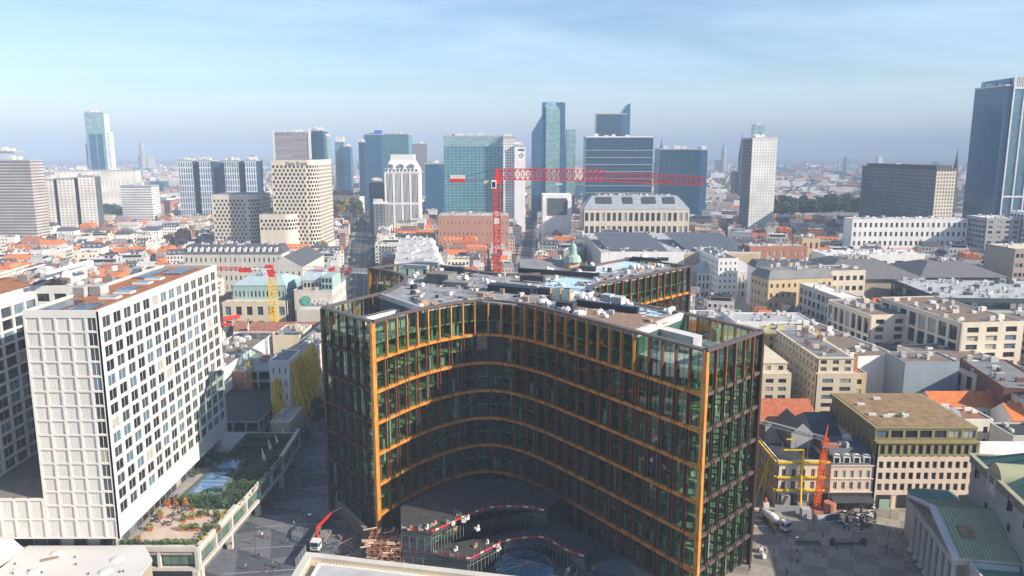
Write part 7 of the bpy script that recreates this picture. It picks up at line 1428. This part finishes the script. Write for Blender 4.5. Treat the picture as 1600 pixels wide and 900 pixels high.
def make_house(kind, seed):
    rnd = random.Random(seed); wi = rnd.randrange(len(WALLS)); wn, wm = WALLS[wi][0], WM[wi]
    if kind == 's': w, d, st = rnd.uniform(5.8, 9), rnd.uniform(9, 12), rnd.choice((3, 3, 4, 4))
    else: w, d, st = rnd.uniform(13, 24), rnd.uniform(12, 16), rnd.choice((4, 5, 5, 6))
    h = st * 3.15 + 1.2; t = bpy.data.objects.new('house', None); rt = rnd.random()
    wall = MB(); wall.box(-w / 2, w / 2, 0, d, 0, h, 0, skip=(0,)); roof = MB(); ch = MB(); win = MB(); dm = MB()
    if kind == 's' and rt < .62:
        rn, rm = rnd.choice(ROOFS); rh = rnd.uniform(3, 4.6); roof.gable(-w / 2, w / 2, 0, d, h, rh, 0, 1, 'x', .3); rdesc = rn + ' pitched roof'
        for k in range(rnd.choice((0, 1, 2))): x = rnd.uniform(-w / 3, w / 3); dm.box(x - .6, x + .6, .9, 2.8, h + .2, h + 1.9, 0); dm.box(x - .45, x + .45, .84, .9, h + .6, h + 1.7, 1)
        for k in range(rnd.choice((0, 1, 2))): x = rnd.uniform(-w / 3, w / 3); y = d * .3; z = h + rh * .6; roof.hexa([(x - .4, y - .5, z - .25), (x + .4, y - .5, z - .25), (x + .4, y + .5, z + .5), (x - .4, y + .5, z + .5), (x - .4, y - .5, z - .1), (x + .4, y - .5, z - .1), (x + .4, y + .5, z + .65), (x - .4, y + .5, z + .65)], 2)
        ctop = h + rh + .8
    elif rt < (.85 if kind == 's' else .35):
        rn, rm = rnd.choice(ROOFS[1:]); roof.hip(-w / 2 - .2, w / 2 + .2, -.2, d + .2, h, 3.2, (.25, 2.2)); rdesc = rn + ' mansard roof'; ctop = h + 4.6
        for k in range(max(1, int(w / 3.4))): x = -w / 2 + (k + .5) * w / max(1, int(w / 3.4)); dm.box(x - .65, x + .65, .3, 2, h + .2, h + 2.2, 0); dm.box(x - .45, x + .45, .24, .3, h + .5, h + 1.9, 1)
    else:
        rn, rm = rnd.choice(FLATS); roof.box(-w / 2 + .3, w / 2 - .3, .3, d - .3, h - .05, h + .05); rdesc = 'flat ' + rn + ' roof'; ctop = h + 1.6
        for x0_, x1_, y0_, y1_ in ((-w / 2, w / 2, 0, .3), (-w / 2, w / 2, d - .3, d), (-w / 2, -w / 2 + .3, .3, d - .3), (w / 2 - .3, w / 2, .3, d - .3)): wall.box(x0_, x1_, y0_, y1_, h, h + .6)
        if rnd.random() < .5: s_ = .72; roof.box(-w * .42, w * .42, 2, d - 2, h + .05, h + 2.8, 1); roof.box(-w * .44, w * .44, 1.7, d - 1.7, h + 2.8, h + 3.0, 0); dm.box(-w * .38, w * .38, 1.9, 1.99, h + .6, h + 2.3, 1); ctop = h + 4
        for k in range(rnd.randint(1, 4) + (3 if kind != 's' else 0)): x, y = rnd.uniform(-w / 2.6, w / 2.6), rnd.uniform(2, d - 2); z = ctop - 1.0 if ctop > h + 3 else h; roof.box(x - .6, x + .6 + rnd.random(), y - .5, y + .5, z, z + rnd.uniform(.5, 1.6), rnd.choice((1, 2)))
    chm = rnd.choice((brick_r, brick_d, wm))
    for s_ in (-1, 1): 
        if rnd.random() < .8: x = s_ * (w / 2 - .35); y = d * rnd.uniform(.35, .6); ch.box(x - .35, x + .35, y - .9, y + .9, h, ctop); ch.box(x - .2, x - .0, y - .6, y - .4, ctop, ctop + .4); ch.box(x - .2, x, y + .2, y + .4, ctop, ctop + .4)
    n = max(2, round(w / 2.7)); cw_ = w / n
    for side in (0, 1):
        for f in range(st):
            z = .9 + f * 3.15
            for k in range(n):
                if side and rnd.random() < .25: continue
                x = -w / 2 + (k + .5) * cw_; ww, hh = (cw_ * .24, 1.0) if side == 0 else (cw_ * .2, .8); y = 0 if side == 0 else d; sg = -1 if side == 0 else 1
                win.box(x - ww - .12, x + ww + .12, y, y + sg * .05, z + .3, z + 2.2 + .12, 3); win.box(x - ww, x + ww, y + sg * .05, y + sg * .06, z + .42, z + 2.2, rnd.choice((0, 0, 1, 0, 2)))
    if kind == 'a' and rnd.random() < .5:
        for f in range(1, st): z = .9 + f * 3.15; win.box(-w * .3, w * .3, -1.1, 0, z + .05, z + .25, 3); win.box(-w * .3, w * .3, -1.1, -1.05, z + .25, z + 1.1, 0)
    if kind == 's': pass
    me = [('wall', wall, [wm], None), ('roof', roof, [rm, wm, M_pane_mid], None), ('window', win, WMATS(), 'stuff'), ('chimney', ch, [chm], None), ('dormer', dm, [M_frame_white if rnd.random() < .5 else wm, M_pane_dark], 'stuff')]
    return dict(w=w, d=d, h=h, desc=(wn, rdesc, st), parts=[(nm, m_.mesh(nm, mt), kd) for nm, m_, mt, kd in me if m_.v])
for s_ in range(36): protos['s'].append(make_house('s', 100 + s_))
for s_ in range(26): protos['a'].append(make_house('a', 300 + s_))
cands = []
def free(x, y, r=5):
    if y < 205 and -150 < x < 240: return False
    if abs(x) > .70 * y + 40: return False
    if x < -75 and y < 300 and x > -150: return False
    if x > 30 and x < 240 and y < 300: 
        pass
    for x0_, x1_, y0_, y1_ in RES:
        if x0_ - r < x < x1_ + r and y0_ - r < y < y1_ + r: return False
    for s in ROADS:
        if sdist(x, y, s) < r: return False
    return True
occ = {}
def take(x, y, r):
    c = (int(x // 12), int(y // 12))
    for i in (-2, -1, 0, 1, 2):
        for j in (-2, -1, 0, 1, 2):
            for (a, b_, q) in occ.get((c[0] + i, c[1] + j), ()):
                if (a - x) ** 2 + (b_ - y) ** 2 < (q + r) ** 2: return False
    occ.setdefault(c, []).append((x, y, r)); return True
def put(x, y, yaw, kind, p, tight=.46):
    """x,y: middle of the street front"""
    cx, cy = x - sin(yaw) * p['d'] / 2, y + cos(yaw) * p['d'] / 2
    if not free(cx, cy, max(p['w'], p['d']) * .42): return False
    if not take(cx, cy, min(p['w'], p['d']) * tight): return False
    if p['w'] > 12: 
        for s_ in (-1, 1): occ.setdefault((int((cx + s_ * p['w'] * .3 * cos(yaw)) // 12), int((cy + s_ * p['w'] * .3 * sin(yaw)) // 12)), []).append((cx + s_ * p['w'] * .3 * cos(yaw), cy + s_ * p['w'] * .3 * sin(yaw), 5))
    cands.append((cy, x, y, yaw, kind, p)); return True
def row(x0, y0, x1, y1, yaw, pa=.25):
    l = hypot(x1 - x0, y1 - y0); s_ = 0
    while s_ < l:
        kind = 'a' if random.random() < pa else 's'; p = random.choice(protos[kind]); t_ = (s_ + p['w'] / 2) / l
        if t_ > 1: break
        put(x0 + (x1 - x0) * t_, y0 + (y1 - y0) * t_, yaw, kind, p, .40); s_ += p['w'] + .02
for a, c, hw in ROADS:
    if hw < 6.5 or (a.y < 350 and a.x < -50 and hw < 13): pass
    F, l = frame(*a, *c); ang = atan2(F[3], F[2])
    row(a.x + F[4] * (hw + .5), a.y + F[5] * (hw + .5), c.x + F[4] * (hw + .5), c.y + F[5] * (hw + .5), ang + pi * 0 , .35)
    row(a.x - F[4] * (hw + .5), a.y - F[5] * (hw + .5), c.x - F[4] * (hw + .5), c.y - F[5] * (hw + .5), ang + pi, .35)
# rows facing the street: yaw turns the front (-y) to the road; frame normal F[4],F[5] points away from the road on the first row
cands2 = cands[:]; 
def grid(ox, oy, th, nx, ny, bw, bd, st, cond):
    c_, s_ = cos(th), sin(th)
    for i in range(-nx, nx):
        for j in range(ny):
            jw = random.uniform(.85, 1.1); x0_, y0_ = i * (bw + st), j * (bd + st)
            cs = [(x0_, y0_), (x0_ + bw * jw, y0_), (x0_ + bw * jw, y0_ + bd), (x0_, y0_ + bd)]; W_ = [(ox + x * c_ - y * s_, oy + x * s_ + y * c_) for x, y in cs]
            m_ = (sum(p[0] for p in W_) / 4, sum(p[1] for p in W_) / 4)
            if not cond(*m_) or abs(m_[0]) > .72 * m_[1] + 60: continue
            for k in range(4): row(*W_[k], *W_[(k + 1) % 4], th + k * pi / 2, .22)
            for _ in range(3): put(m_[0] + random.uniform(-12, 12), m_[1] + random.uniform(-6, 6), th, 's', random.choice(protos['s']), .5)
def bx(y): return -107 + (y - 524) * -.18
grid(-110, 300, radians(10), 18, 24, 58, 40, 7, lambda x, y: x < bx(y) - 10 and y < 1300)
grid(0, 330, radians(3), 3, 22, 46, 34, 6, lambda x, y: bx(y) < x < 8 and y < 1150)
grid(40, 300, radians(-14), 22, 26, 56, 38, 7, lambda x, y: x > 14 and y < 1300)
cands.sort(key=lambda c: c[0])
CNT = {'s': 0, 'a': 0}; LIM = {'s': 296, 'a': 270}; farm = MB(); FW = [winwall('far_wall_%d' % i, c, (.11, .11, .12), 2.6, 3.1, .42, .5) for i, (n, c) in enumerate(WALLS)]
FR = [R_tile, R_tile2, R_orange, R_slate, M_grey, M_grey_l, M_black]; NW_ = len(FW)
def far_house(x, y, yaw, w, d, h, wi, ri, pitched):
    c_, s_ = cos(yaw), sin(yaw); Q = lambda a, b_: (x + a * c_ - b_ * s_, y + a * s_ + b_ * c_); q = [Q(-w / 2, 0), Q(w / 2, 0), Q(w / 2, d), Q(-w / 2, d)]; o = len(farm.v)
    farm.v += [(*p, 0) for p in q] + [(*p, h) for p in q]
    for i in range(4): j = (i + 1) % 4; farm.f.append((o + i, o + j, o + 4 + j, o + 4 + i)); farm.m.append(wi)
    if pitched:
        rh = random.uniform(2.5, 4.5); R0, R1 = (*Q(-w / 2, d / 2), h + rh), (*Q(w / 2, d / 2), h + rh); k = len(farm.v); farm.v += [R0, R1]
        farm.f += [(o + 4, o + 5, k + 1, k), (o + 6, o + 7, k, k + 1), (o + 5, o + 6, k + 1), (o + 7, o + 4, k)]; farm.m += [NW_ + ri, NW_ + ri, wi, wi]
    else:
        farm.f.append((o + 4, o + 5, o + 6, o + 7)); farm.m.append(NW_ + ri)
        if random.random() < .6: a, e = random.uniform(-.3, .3) * w, random.uniform(.3, .7) * d; farm.obox(*Q(a, e), random.uniform(1.5, 4), random.uniform(1.5, 3), h, h + random.uniform(1, 2.5), yaw, random.choice((wi, NW_ + 5)))
grp = {}
LANDM = [(-102, 415, 'the teal office block'), (-85, 415, 'the mural block'), (-120, 315, 'the long warehouse'), (-87, 340, 'the yellow bracing'), (-118, 375, 'the gabled hall'), (-130, 530, 'the slate hall'), (-190, 570, 'the long dormer block'), (-260, 480, 'the left terraces'), (-60, 560, 'the white terrace houses'), (-40, 450, 'the curving boulevard'), (-10, 400, 'the tall red crane'), (20, 520, 'the small church'), (-30, 700, 'the red brick hall'), (110, 600, 'the department store'), (152, 540, 'the palace'), (160, 470, 'the monument square'), (100, 400, 'the white flat block'), (100, 350, 'the cream court'), (150, 330, 'the long white block'), (215, 350, 'the residential block'), (178, 415, 'the hexagon block'), (250, 430, 'the glazed market'), (170, 450, 'the ochre block'), (220, 490, 'the shopping hall'), (200, 580, 'the orange brick block'), (255, 555, 'the stepped terraces'), (170, 520, 'the white apartments'), (350, 520, 'the beige office'), (180, 265, 'the orange tiled roofs'), (115, 250, 'the olive topped block'), (-230, 620, 'the checkered blocks'), (-330, 640, 'the brown slab block'), (-180, 480, 'the courtyard trees'), (-200, 400, 'the white tower'), (90, 470, 'the green cupola'), (-90, 640, 'the wide boulevard'), (300, 460, 'the faceted hall roof'), (0, 600, 'the narrow avenue')]
def where(x, y):
    side = 'left of the boulevard' if x < bx(y) else 'between the boulevards' if x < 12 else 'behind the tower' if x < 90 else 'on the right'
    return side, ('close behind' if y < 420 else 'halfway back' if y < 560 else 'farther back')
for cy, x, y, yaw, kind, p in cands:
    if CNT[kind] < LIM[kind]:
        CNT[kind] += 1; wn, rd, st = p['desc']; a, b_ = where(x, y)
        lm = min(LANDM, key=lambda q: (q[0] - x) ** 2 + (q[1] - y) ** 2); dx, dy = x - lm[0], y - lm[1]; rel = ('left of' if dx < 0 else 'right of') if abs(dx) > abs(dy) else ('in front of' if dy < 0 else 'behind')
        lab = '%s %d storey %s with %s, %s %s' % (wn, st, 'house' if kind == 's' else 'block', rd, rel, lm[2])
        lab = lab if len(lab.split()) <= 16 else lab.replace('dark ', '').replace('in front of', 'before').replace('the white terrace houses', 'the white terraces')
        t = thing('town_house' if kind == 's' else 'apartment_block', lab, 'house' if kind == 's' else 'apartment block', (x, y, 0), yaw, '%s %s near %s' % (wn, 'houses' if kind == 's' else 'blocks', lm[2])); t.scale = (1, 1, random.uniform(.92, 1.12))
        for nm, me, kd in p['parts']: inst(me, nm, t, kind=kd)
    else: far_house(x, y, yaw, p['w'], p['d'], p['h'] * random.uniform(.9, 1.1), random.randrange(NW_), random.choice((0, 0, 1, 2, 3, 3, 4, 5)) if kind == 's' else random.choice((3, 4, 5, 6)), kind == 's' or random.random() < .3)
# the city beyond
def tooclose(x, y):
    for x0_, x1_, y0_, y1_ in RES:
        if x0_ - 6 < x < x1_ + 6 and y0_ - 6 < y < y1_ + 6: return True
    return any(sdist(x, y, s) < 4 for s in ROADS)
for _ in range(9500):
    y = 1250 + 3600 * random.random() ** 1.35; x = random.uniform(-.72, .72) * y; th = .25 * sin(x * .004) + .2 * sin(y * .003) + (pi / 2) * random.randrange(4)
    if sin(x * .006 + 1) * cos(y * .0035) > .72 or tooclose(x, y): continue
    big = random.random() < .12 * min(1.5, y / 2000); w, d = (random.uniform(25, 70), random.uniform(14, 24)) if big else (random.uniform(9, 26), random.uniform(9, 13)); far_house(x, y, th, w, d, random.uniform(9, 17) if not big else random.uniform(12, 28), random.randrange(NW_), random.choice((0, 1, 3, 3, 4, 5, 5)), not big)
farm.obj('far_houses', FW + FR, None, kind='stuff')
# distant blocks and towers one can tell apart
blk_m = [winwall('dist_a', (.62, .60, .56), (.25, .25, .27), 4, 3.2, .6, .5), winwall('dist_b', (.72, .70, .67), (.3, .3, .3), 40, 3.2, 1, .45), G_dark, G_blue, winwall('dist_c', (.40, .30, .26), (.12, .12, .13), 3, 3.2, .5, .5), G_teal]
dn = ['pale', 'white', 'dark glass', 'blue glass', 'brownish', 'teal glass']
for i in range(110):
    y = random.uniform(1500, 4800); x = random.uniform(-.68, .68) * y
    if tooclose(x, y) or x < -.35 * y and i % 2: continue
    k = random.randrange(6); tall = random.random() < .12; w = random.uniform(18, 60); h = random.uniform(22, 45) if not tall else random.uniform(50, 85); b = MB(); a = random.uniform(-.5, .5); b.obox(x, y, w if not tall else 24, 18, 0, h, a, 0); b.obox(x, y, w * .3, 8, h, h + 4, a, 1)
    side = 'left' if x < -.2 * y else 'right' if x > .2 * y else 'middle'
    solo(b, 'distant_block', [blk_m[k], M_grey_l], '%s %s block in the far haze on the %s of the skyline' % (dn[k], 'tall' if tall else 'long low', side), 'distant block', 'far blocks: %s %s %s' % (dn[k], 'tall' if tall else 'low', side))
# churches and spires on the horizon
for lab, u, vt, Y in (('grey domed basilica on the far left horizon', 220, 213, 3600), ('dark domed church on the right behind the ribbed tower', 1160, 205, 1500), ('white spire tower right of the wide dark block', 1034, 215, 2400), ('distant pale church spire on the right', 1132, 220, 3200), ('dark pointed church spires at the foot of the tall right tower', 1497, 230, 1150)):
    h = ZV(vt, Y); x = XU(u, Y, h); t = thing('church', lab, 'church', (x, Y, 0)); b = MB(); s_ = Y / 1500; b.box(x - 9 * s_, x + 9 * s_, Y, Y + 30 * s_, 0, h * .45); b.obj('nave', R_slate if 'dark' in lab else M_conc, t); b = MB(); b.lathe([(5 * s_, 0), (5 * s_, h * .62), (5.5 * s_, h * .66), (3 * s_, h * .8), (.8 * s_, h * .92), (.1, h)], x, Y, 10); b.obj('spire', R_slate if 'dark' in lab else M_conc, t)
# ================================================================== TREES
def tp(kind, u, Y, s, lab, grp_, low=True): return tree(kind, XU(u, Y, 5), Y, 0, s, lab, grp_, low=low)
for i in range(60): tp(random.choice(['orange', 'orange', 'orange', 'yellow', 'green']), random.uniform(520, 564), random.uniform(1110, 1460), random.uniform(2.2, 3.4), 'autumn tree in the orange row at the end of the wide boulevard', 'autumn trees at the end of the boulevard')
for i in range(6): tp('orange', random.uniform(556, 580), random.uniform(1000, 1090), random.uniform(1.0, 1.5), 'orange tree at the near end of the boulevard row', 'orange trees at the near end of the row')
for i in range(80): tp(random.choice(['green', 'dark', 'dark', 'green']), random.uniform(1190, 1375), random.uniform(1090, 1330), random.uniform(2.4, 3.5), 'tall green park tree behind the houses right of the ribbed tower', 'park trees right of the ribbed tower')
for i in range(40): tp(random.choice(['green', 'dark']), random.uniform(1545, 1620), random.uniform(560, 640), random.uniform(1.5, 2.3), 'green park tree in front of the residential slabs at the right edge', 'trees at the right edge')
for i in range(4): tp('green', random.uniform(1435, 1470), random.uniform(585, 620), 1.3, 'light green tree before the long white slab', 'light green trees before the white slab')
for i in range(60): tp(random.choice(['green', 'dark']), random.uniform(145, 240), random.uniform(1060, 1240), random.uniform(1.8, 2.7), 'dark green tree in the canal park left of the centre', 'canal park trees')
for i in range(7): tp('green', random.uniform(250, 275), random.uniform(640, 700), 1.1, 'green square tree among the left houses', 'square trees among the left houses')
for u, Y in ((442, 620), (446, 610)): tp('green', u, Y, 1.5, 'dark green tree in a courtyard beside the slate hall', 'courtyard trees beside the slate hall')
for i in range(16): tp('dark', random.uniform(1480, 1510), random.uniform(880, 1000), 1.4, 'dark tree behind the ribbed bank block', 'trees behind the bank block')
for k, (u, v, s_, kd) in enumerate(((500, 672, 1.0, 'green'), (497, 655, 1.0, 'green'), (478, 698, .8, 'dark'), (462, 705, .7, 'dark'), (506, 660, .9, 'yellow'))):
    x, y = P(u, v, 0); tree(kd, x, y, 0, s_, '%s street tree in the narrow street left of the tower, %s' % ('sunlit' if k in (0, 1, 4) else 'shaded', ('largest', 'beside the blue hoarding', 'in the plaza shade', 'near the flags', 'yellowish')[k]), low=False)
for i in range(26):
    y = 560 + i * 20; tree('green', bx(y) + random.choice((-11, 11)), y, 0, .7, 'small street tree along the wide boulevard', 'street trees along the boulevard', low=True)
for i in range(110):
    y = random.uniform(300, 1050); x = random.uniform(-.66, .66) * y
    if free(x, y, 3) and take(x, y, 2.5): lm = min(LANDM, key=lambda q: (q[0] - x) ** 2 + (q[1] - y) ** 2); tree(random.choice(['green', 'dark', 'dark', 'green', 'orange']), x, y, 0, random.uniform(1.0, 1.6), 'courtyard tree rising among roofs near ' + lm[2], 'courtyard trees near ' + lm[2], low=True)
far = MB()
for _ in range(2600):
    y = 1500 + 5500 * random.random() ** 1.3; x = random.uniform(-.72, .72) * y
    if tooclose(x, y): continue
    q = sin(x * .006 + 1) * cos(y * .0035)
    if q < .3 and random.random() < .55: continue
    s_ = random.uniform(6, 13); leaves(far, x, y, s_ * .5, s_ * 1.3, s_, s_ * .6, 16, 3.4, random.choice((0, 0, 1)))
far.obj('far_woods', [M_leaf[1], M_leaf[0]], None, kind='stuff')
# ================================================================== CARS
def car_mesh(col):
    b_ = MB(); b_.hexa([(-.85, -2.1, .35), (.85, -2.1, .35), (.85, 2.1, .35), (-.85, 2.1, .35), (-.82, -2.05, .85), (.82, -2.05, .85), (.82, 2.05, .9), (-.82, 2.05, .9)]); b_.hexa([(-.75, -1.2, .86), (.75, -1.2, .86), (.75, 1.7, .9), (-.75, 1.7, .9), (-.62, -.5, 1.42), (.62, -.5, 1.42), (.62, 1.2, 1.42), (-.62, 1.2, 1.42)], 1); b_.box(-.6, .6, -.45, 1.15, 1.42, 1.46, 0)
    for x in (-.8, .8):
        for y in (-1.3, 1.3):
            n = 8; b_.hexa([(x - .1, y - .32, 0), (x + .1, y - .32, 0), (x + .1, y + .32, 0), (x - .1, y + .32, 0), (x - .1, y - .32, .6), (x + .1, y - .32, .6), (x + .1, y + .32, .6), (x - .1, y + .32, .6)], 2)
    b_.box(-.7, -.4, -2.13, -2.09, .6, .75, 3); b_.box(.4, .7, -2.13, -2.09, .6, .75, 3); return b_.mesh('car', [mat('paint_%02x%02x' % (int(col[0] * 255), int(col[2] * 255)), col, .3, .2), M_pane_dark, M_black, M_unit])
CARS = [('white', (.7, .7, .7)), ('black', (.02, .02, .022)), ('grey', (.2, .21, .22)), ('silver', (.45, .46, .47)), ('dark blue', (.02, .05, .14)), ('red', (.4, .03, .03))]; CME = [car_mesh(c) for n, c in CARS]
for i in range(90):
    j = random.choice((0, 1, 1, 1, 1, 4, 5)); a, c, hw = ROADS[j if j < 4 else 3]; F, l = frame(*a, *c); s_ = random.uniform(5, min(l, 560)); lane = random.choice((-1, 1)) * random.choice((hw - 4.6, hw - 8)) if hw > 11 else random.choice((-1.8, 1.8)); k = random.randrange(6); x, y = F[0] + F[2] * s_ + F[4] * lane, F[1] + F[3] * s_ + F[5] * lane
    tag(inst(CME[k], 'car', None, (x, y, .05), atan2(F[3], F[2]) + (pi / 2 if lane > 0 else -pi / 2)), '%s car on the %s' % (CARS[k][0], 'wide boulevard in the left centre' if hw > 11 else 'narrow avenue behind the crane'), 'car', '%s cars on the %s' % (CARS[k][0], 'boulevard' if hw > 11 else 'narrow avenue'))
print('HOUSES', CNT, len(cands), 'objects', len(bpy.data.objects))

# ================================================================== STREET LAMPS
for i, (u, v) in enumerate(((400, 870), (392, 820), (420, 780), (452, 742), (470, 705), (486, 668), (478, 842), (502, 760), (1235, 880), (1270, 830), (1330, 870), (1390, 810), (1385, 868), (1240, 800))):
    x, y = P(u, v, 0); lf = u < 600; t = thing('street_lamp', 'slim grey street lamp on the %s' % ('shaded plaza left of the tower' if lf else 'square in front of the theatre'), 'street lamp', (x, y, 0), 0, 'lamps on the plaza' if lf else 'lamps on the square')
    b = MB(); b.tube((x, y, 0), (x, y, 7), .09, 5, 0, .06); b.tube((x, y, 6.9), (x + 1.2, y, 7.1), .05, 4); b.obj('pole', M_frame_dark, t); b = MB(); b.box(x + .9, x + 1.6, y - .15, y + .15, 7.0, 7.15); b.obj('lamp_head', M_steel, t)
for i in range(22):
    k = random.randrange(2); x, y = P(*(random.uniform(395, 500), random.uniform(700, 880)), 0) if k else P(random.uniform(1200, 1400), random.uniform(826, 896), 0)
    b = MB(); b.lathe([(.14, 0), (.14, .9), (0, 1.0)], x, y, 6); solo(b, 'bollard', M_frame_dark, 'short dark bollard on the %s' % ('shaded plaza' if k else 'square'), 'bollard', 'bollards on the %s' % ('plaza' if k else 'square'))

for k in range(9):
    b = MB(); y = 150 + k * 7; b.poly([(84, y, .012), (150, y + 1.5, .012), (150, y + 1.9, .012), (84, y + .4, .012)]); struct(b, 'paving_band', M_pave)
for k in range(10):
    b = MB(); x0 = -66 + k * .5; y = 150 + k * 12; b.poly([(-72 + k * .2, y, .012), (-48, y + 3, .012), (-48, y + 3.4, .012), (-72 + k * .2, y + .4, .012)]); struct(b, 'paving_band', M_pave)
# ================================================================== HAZE
def haze():
    b = MB(); b.box(-R - 500, R + 500, -2500, R + 500, -1.5, 290)
    m = bpy.data.materials.new('haze'); m.use_nodes = True; t = m.node_tree; t.nodes.clear(); o = N(t, 'ShaderNodeOutputMaterial'); v = N(t, 'ShaderNodeVolumePrincipled')
    v.inputs['Color'].default_value = (0.52, 0.65, 0.84, 1); v.inputs['Density'].default_value = HAZE_D; v.inputs['Anisotropy'].default_value = -0.2
    t.links.new(v.outputs[0], o.inputs['Volume']); ob = b.obj('haze', m); ob['kind'] = 'stuff'
HAZE_D = 0.00025
haze()
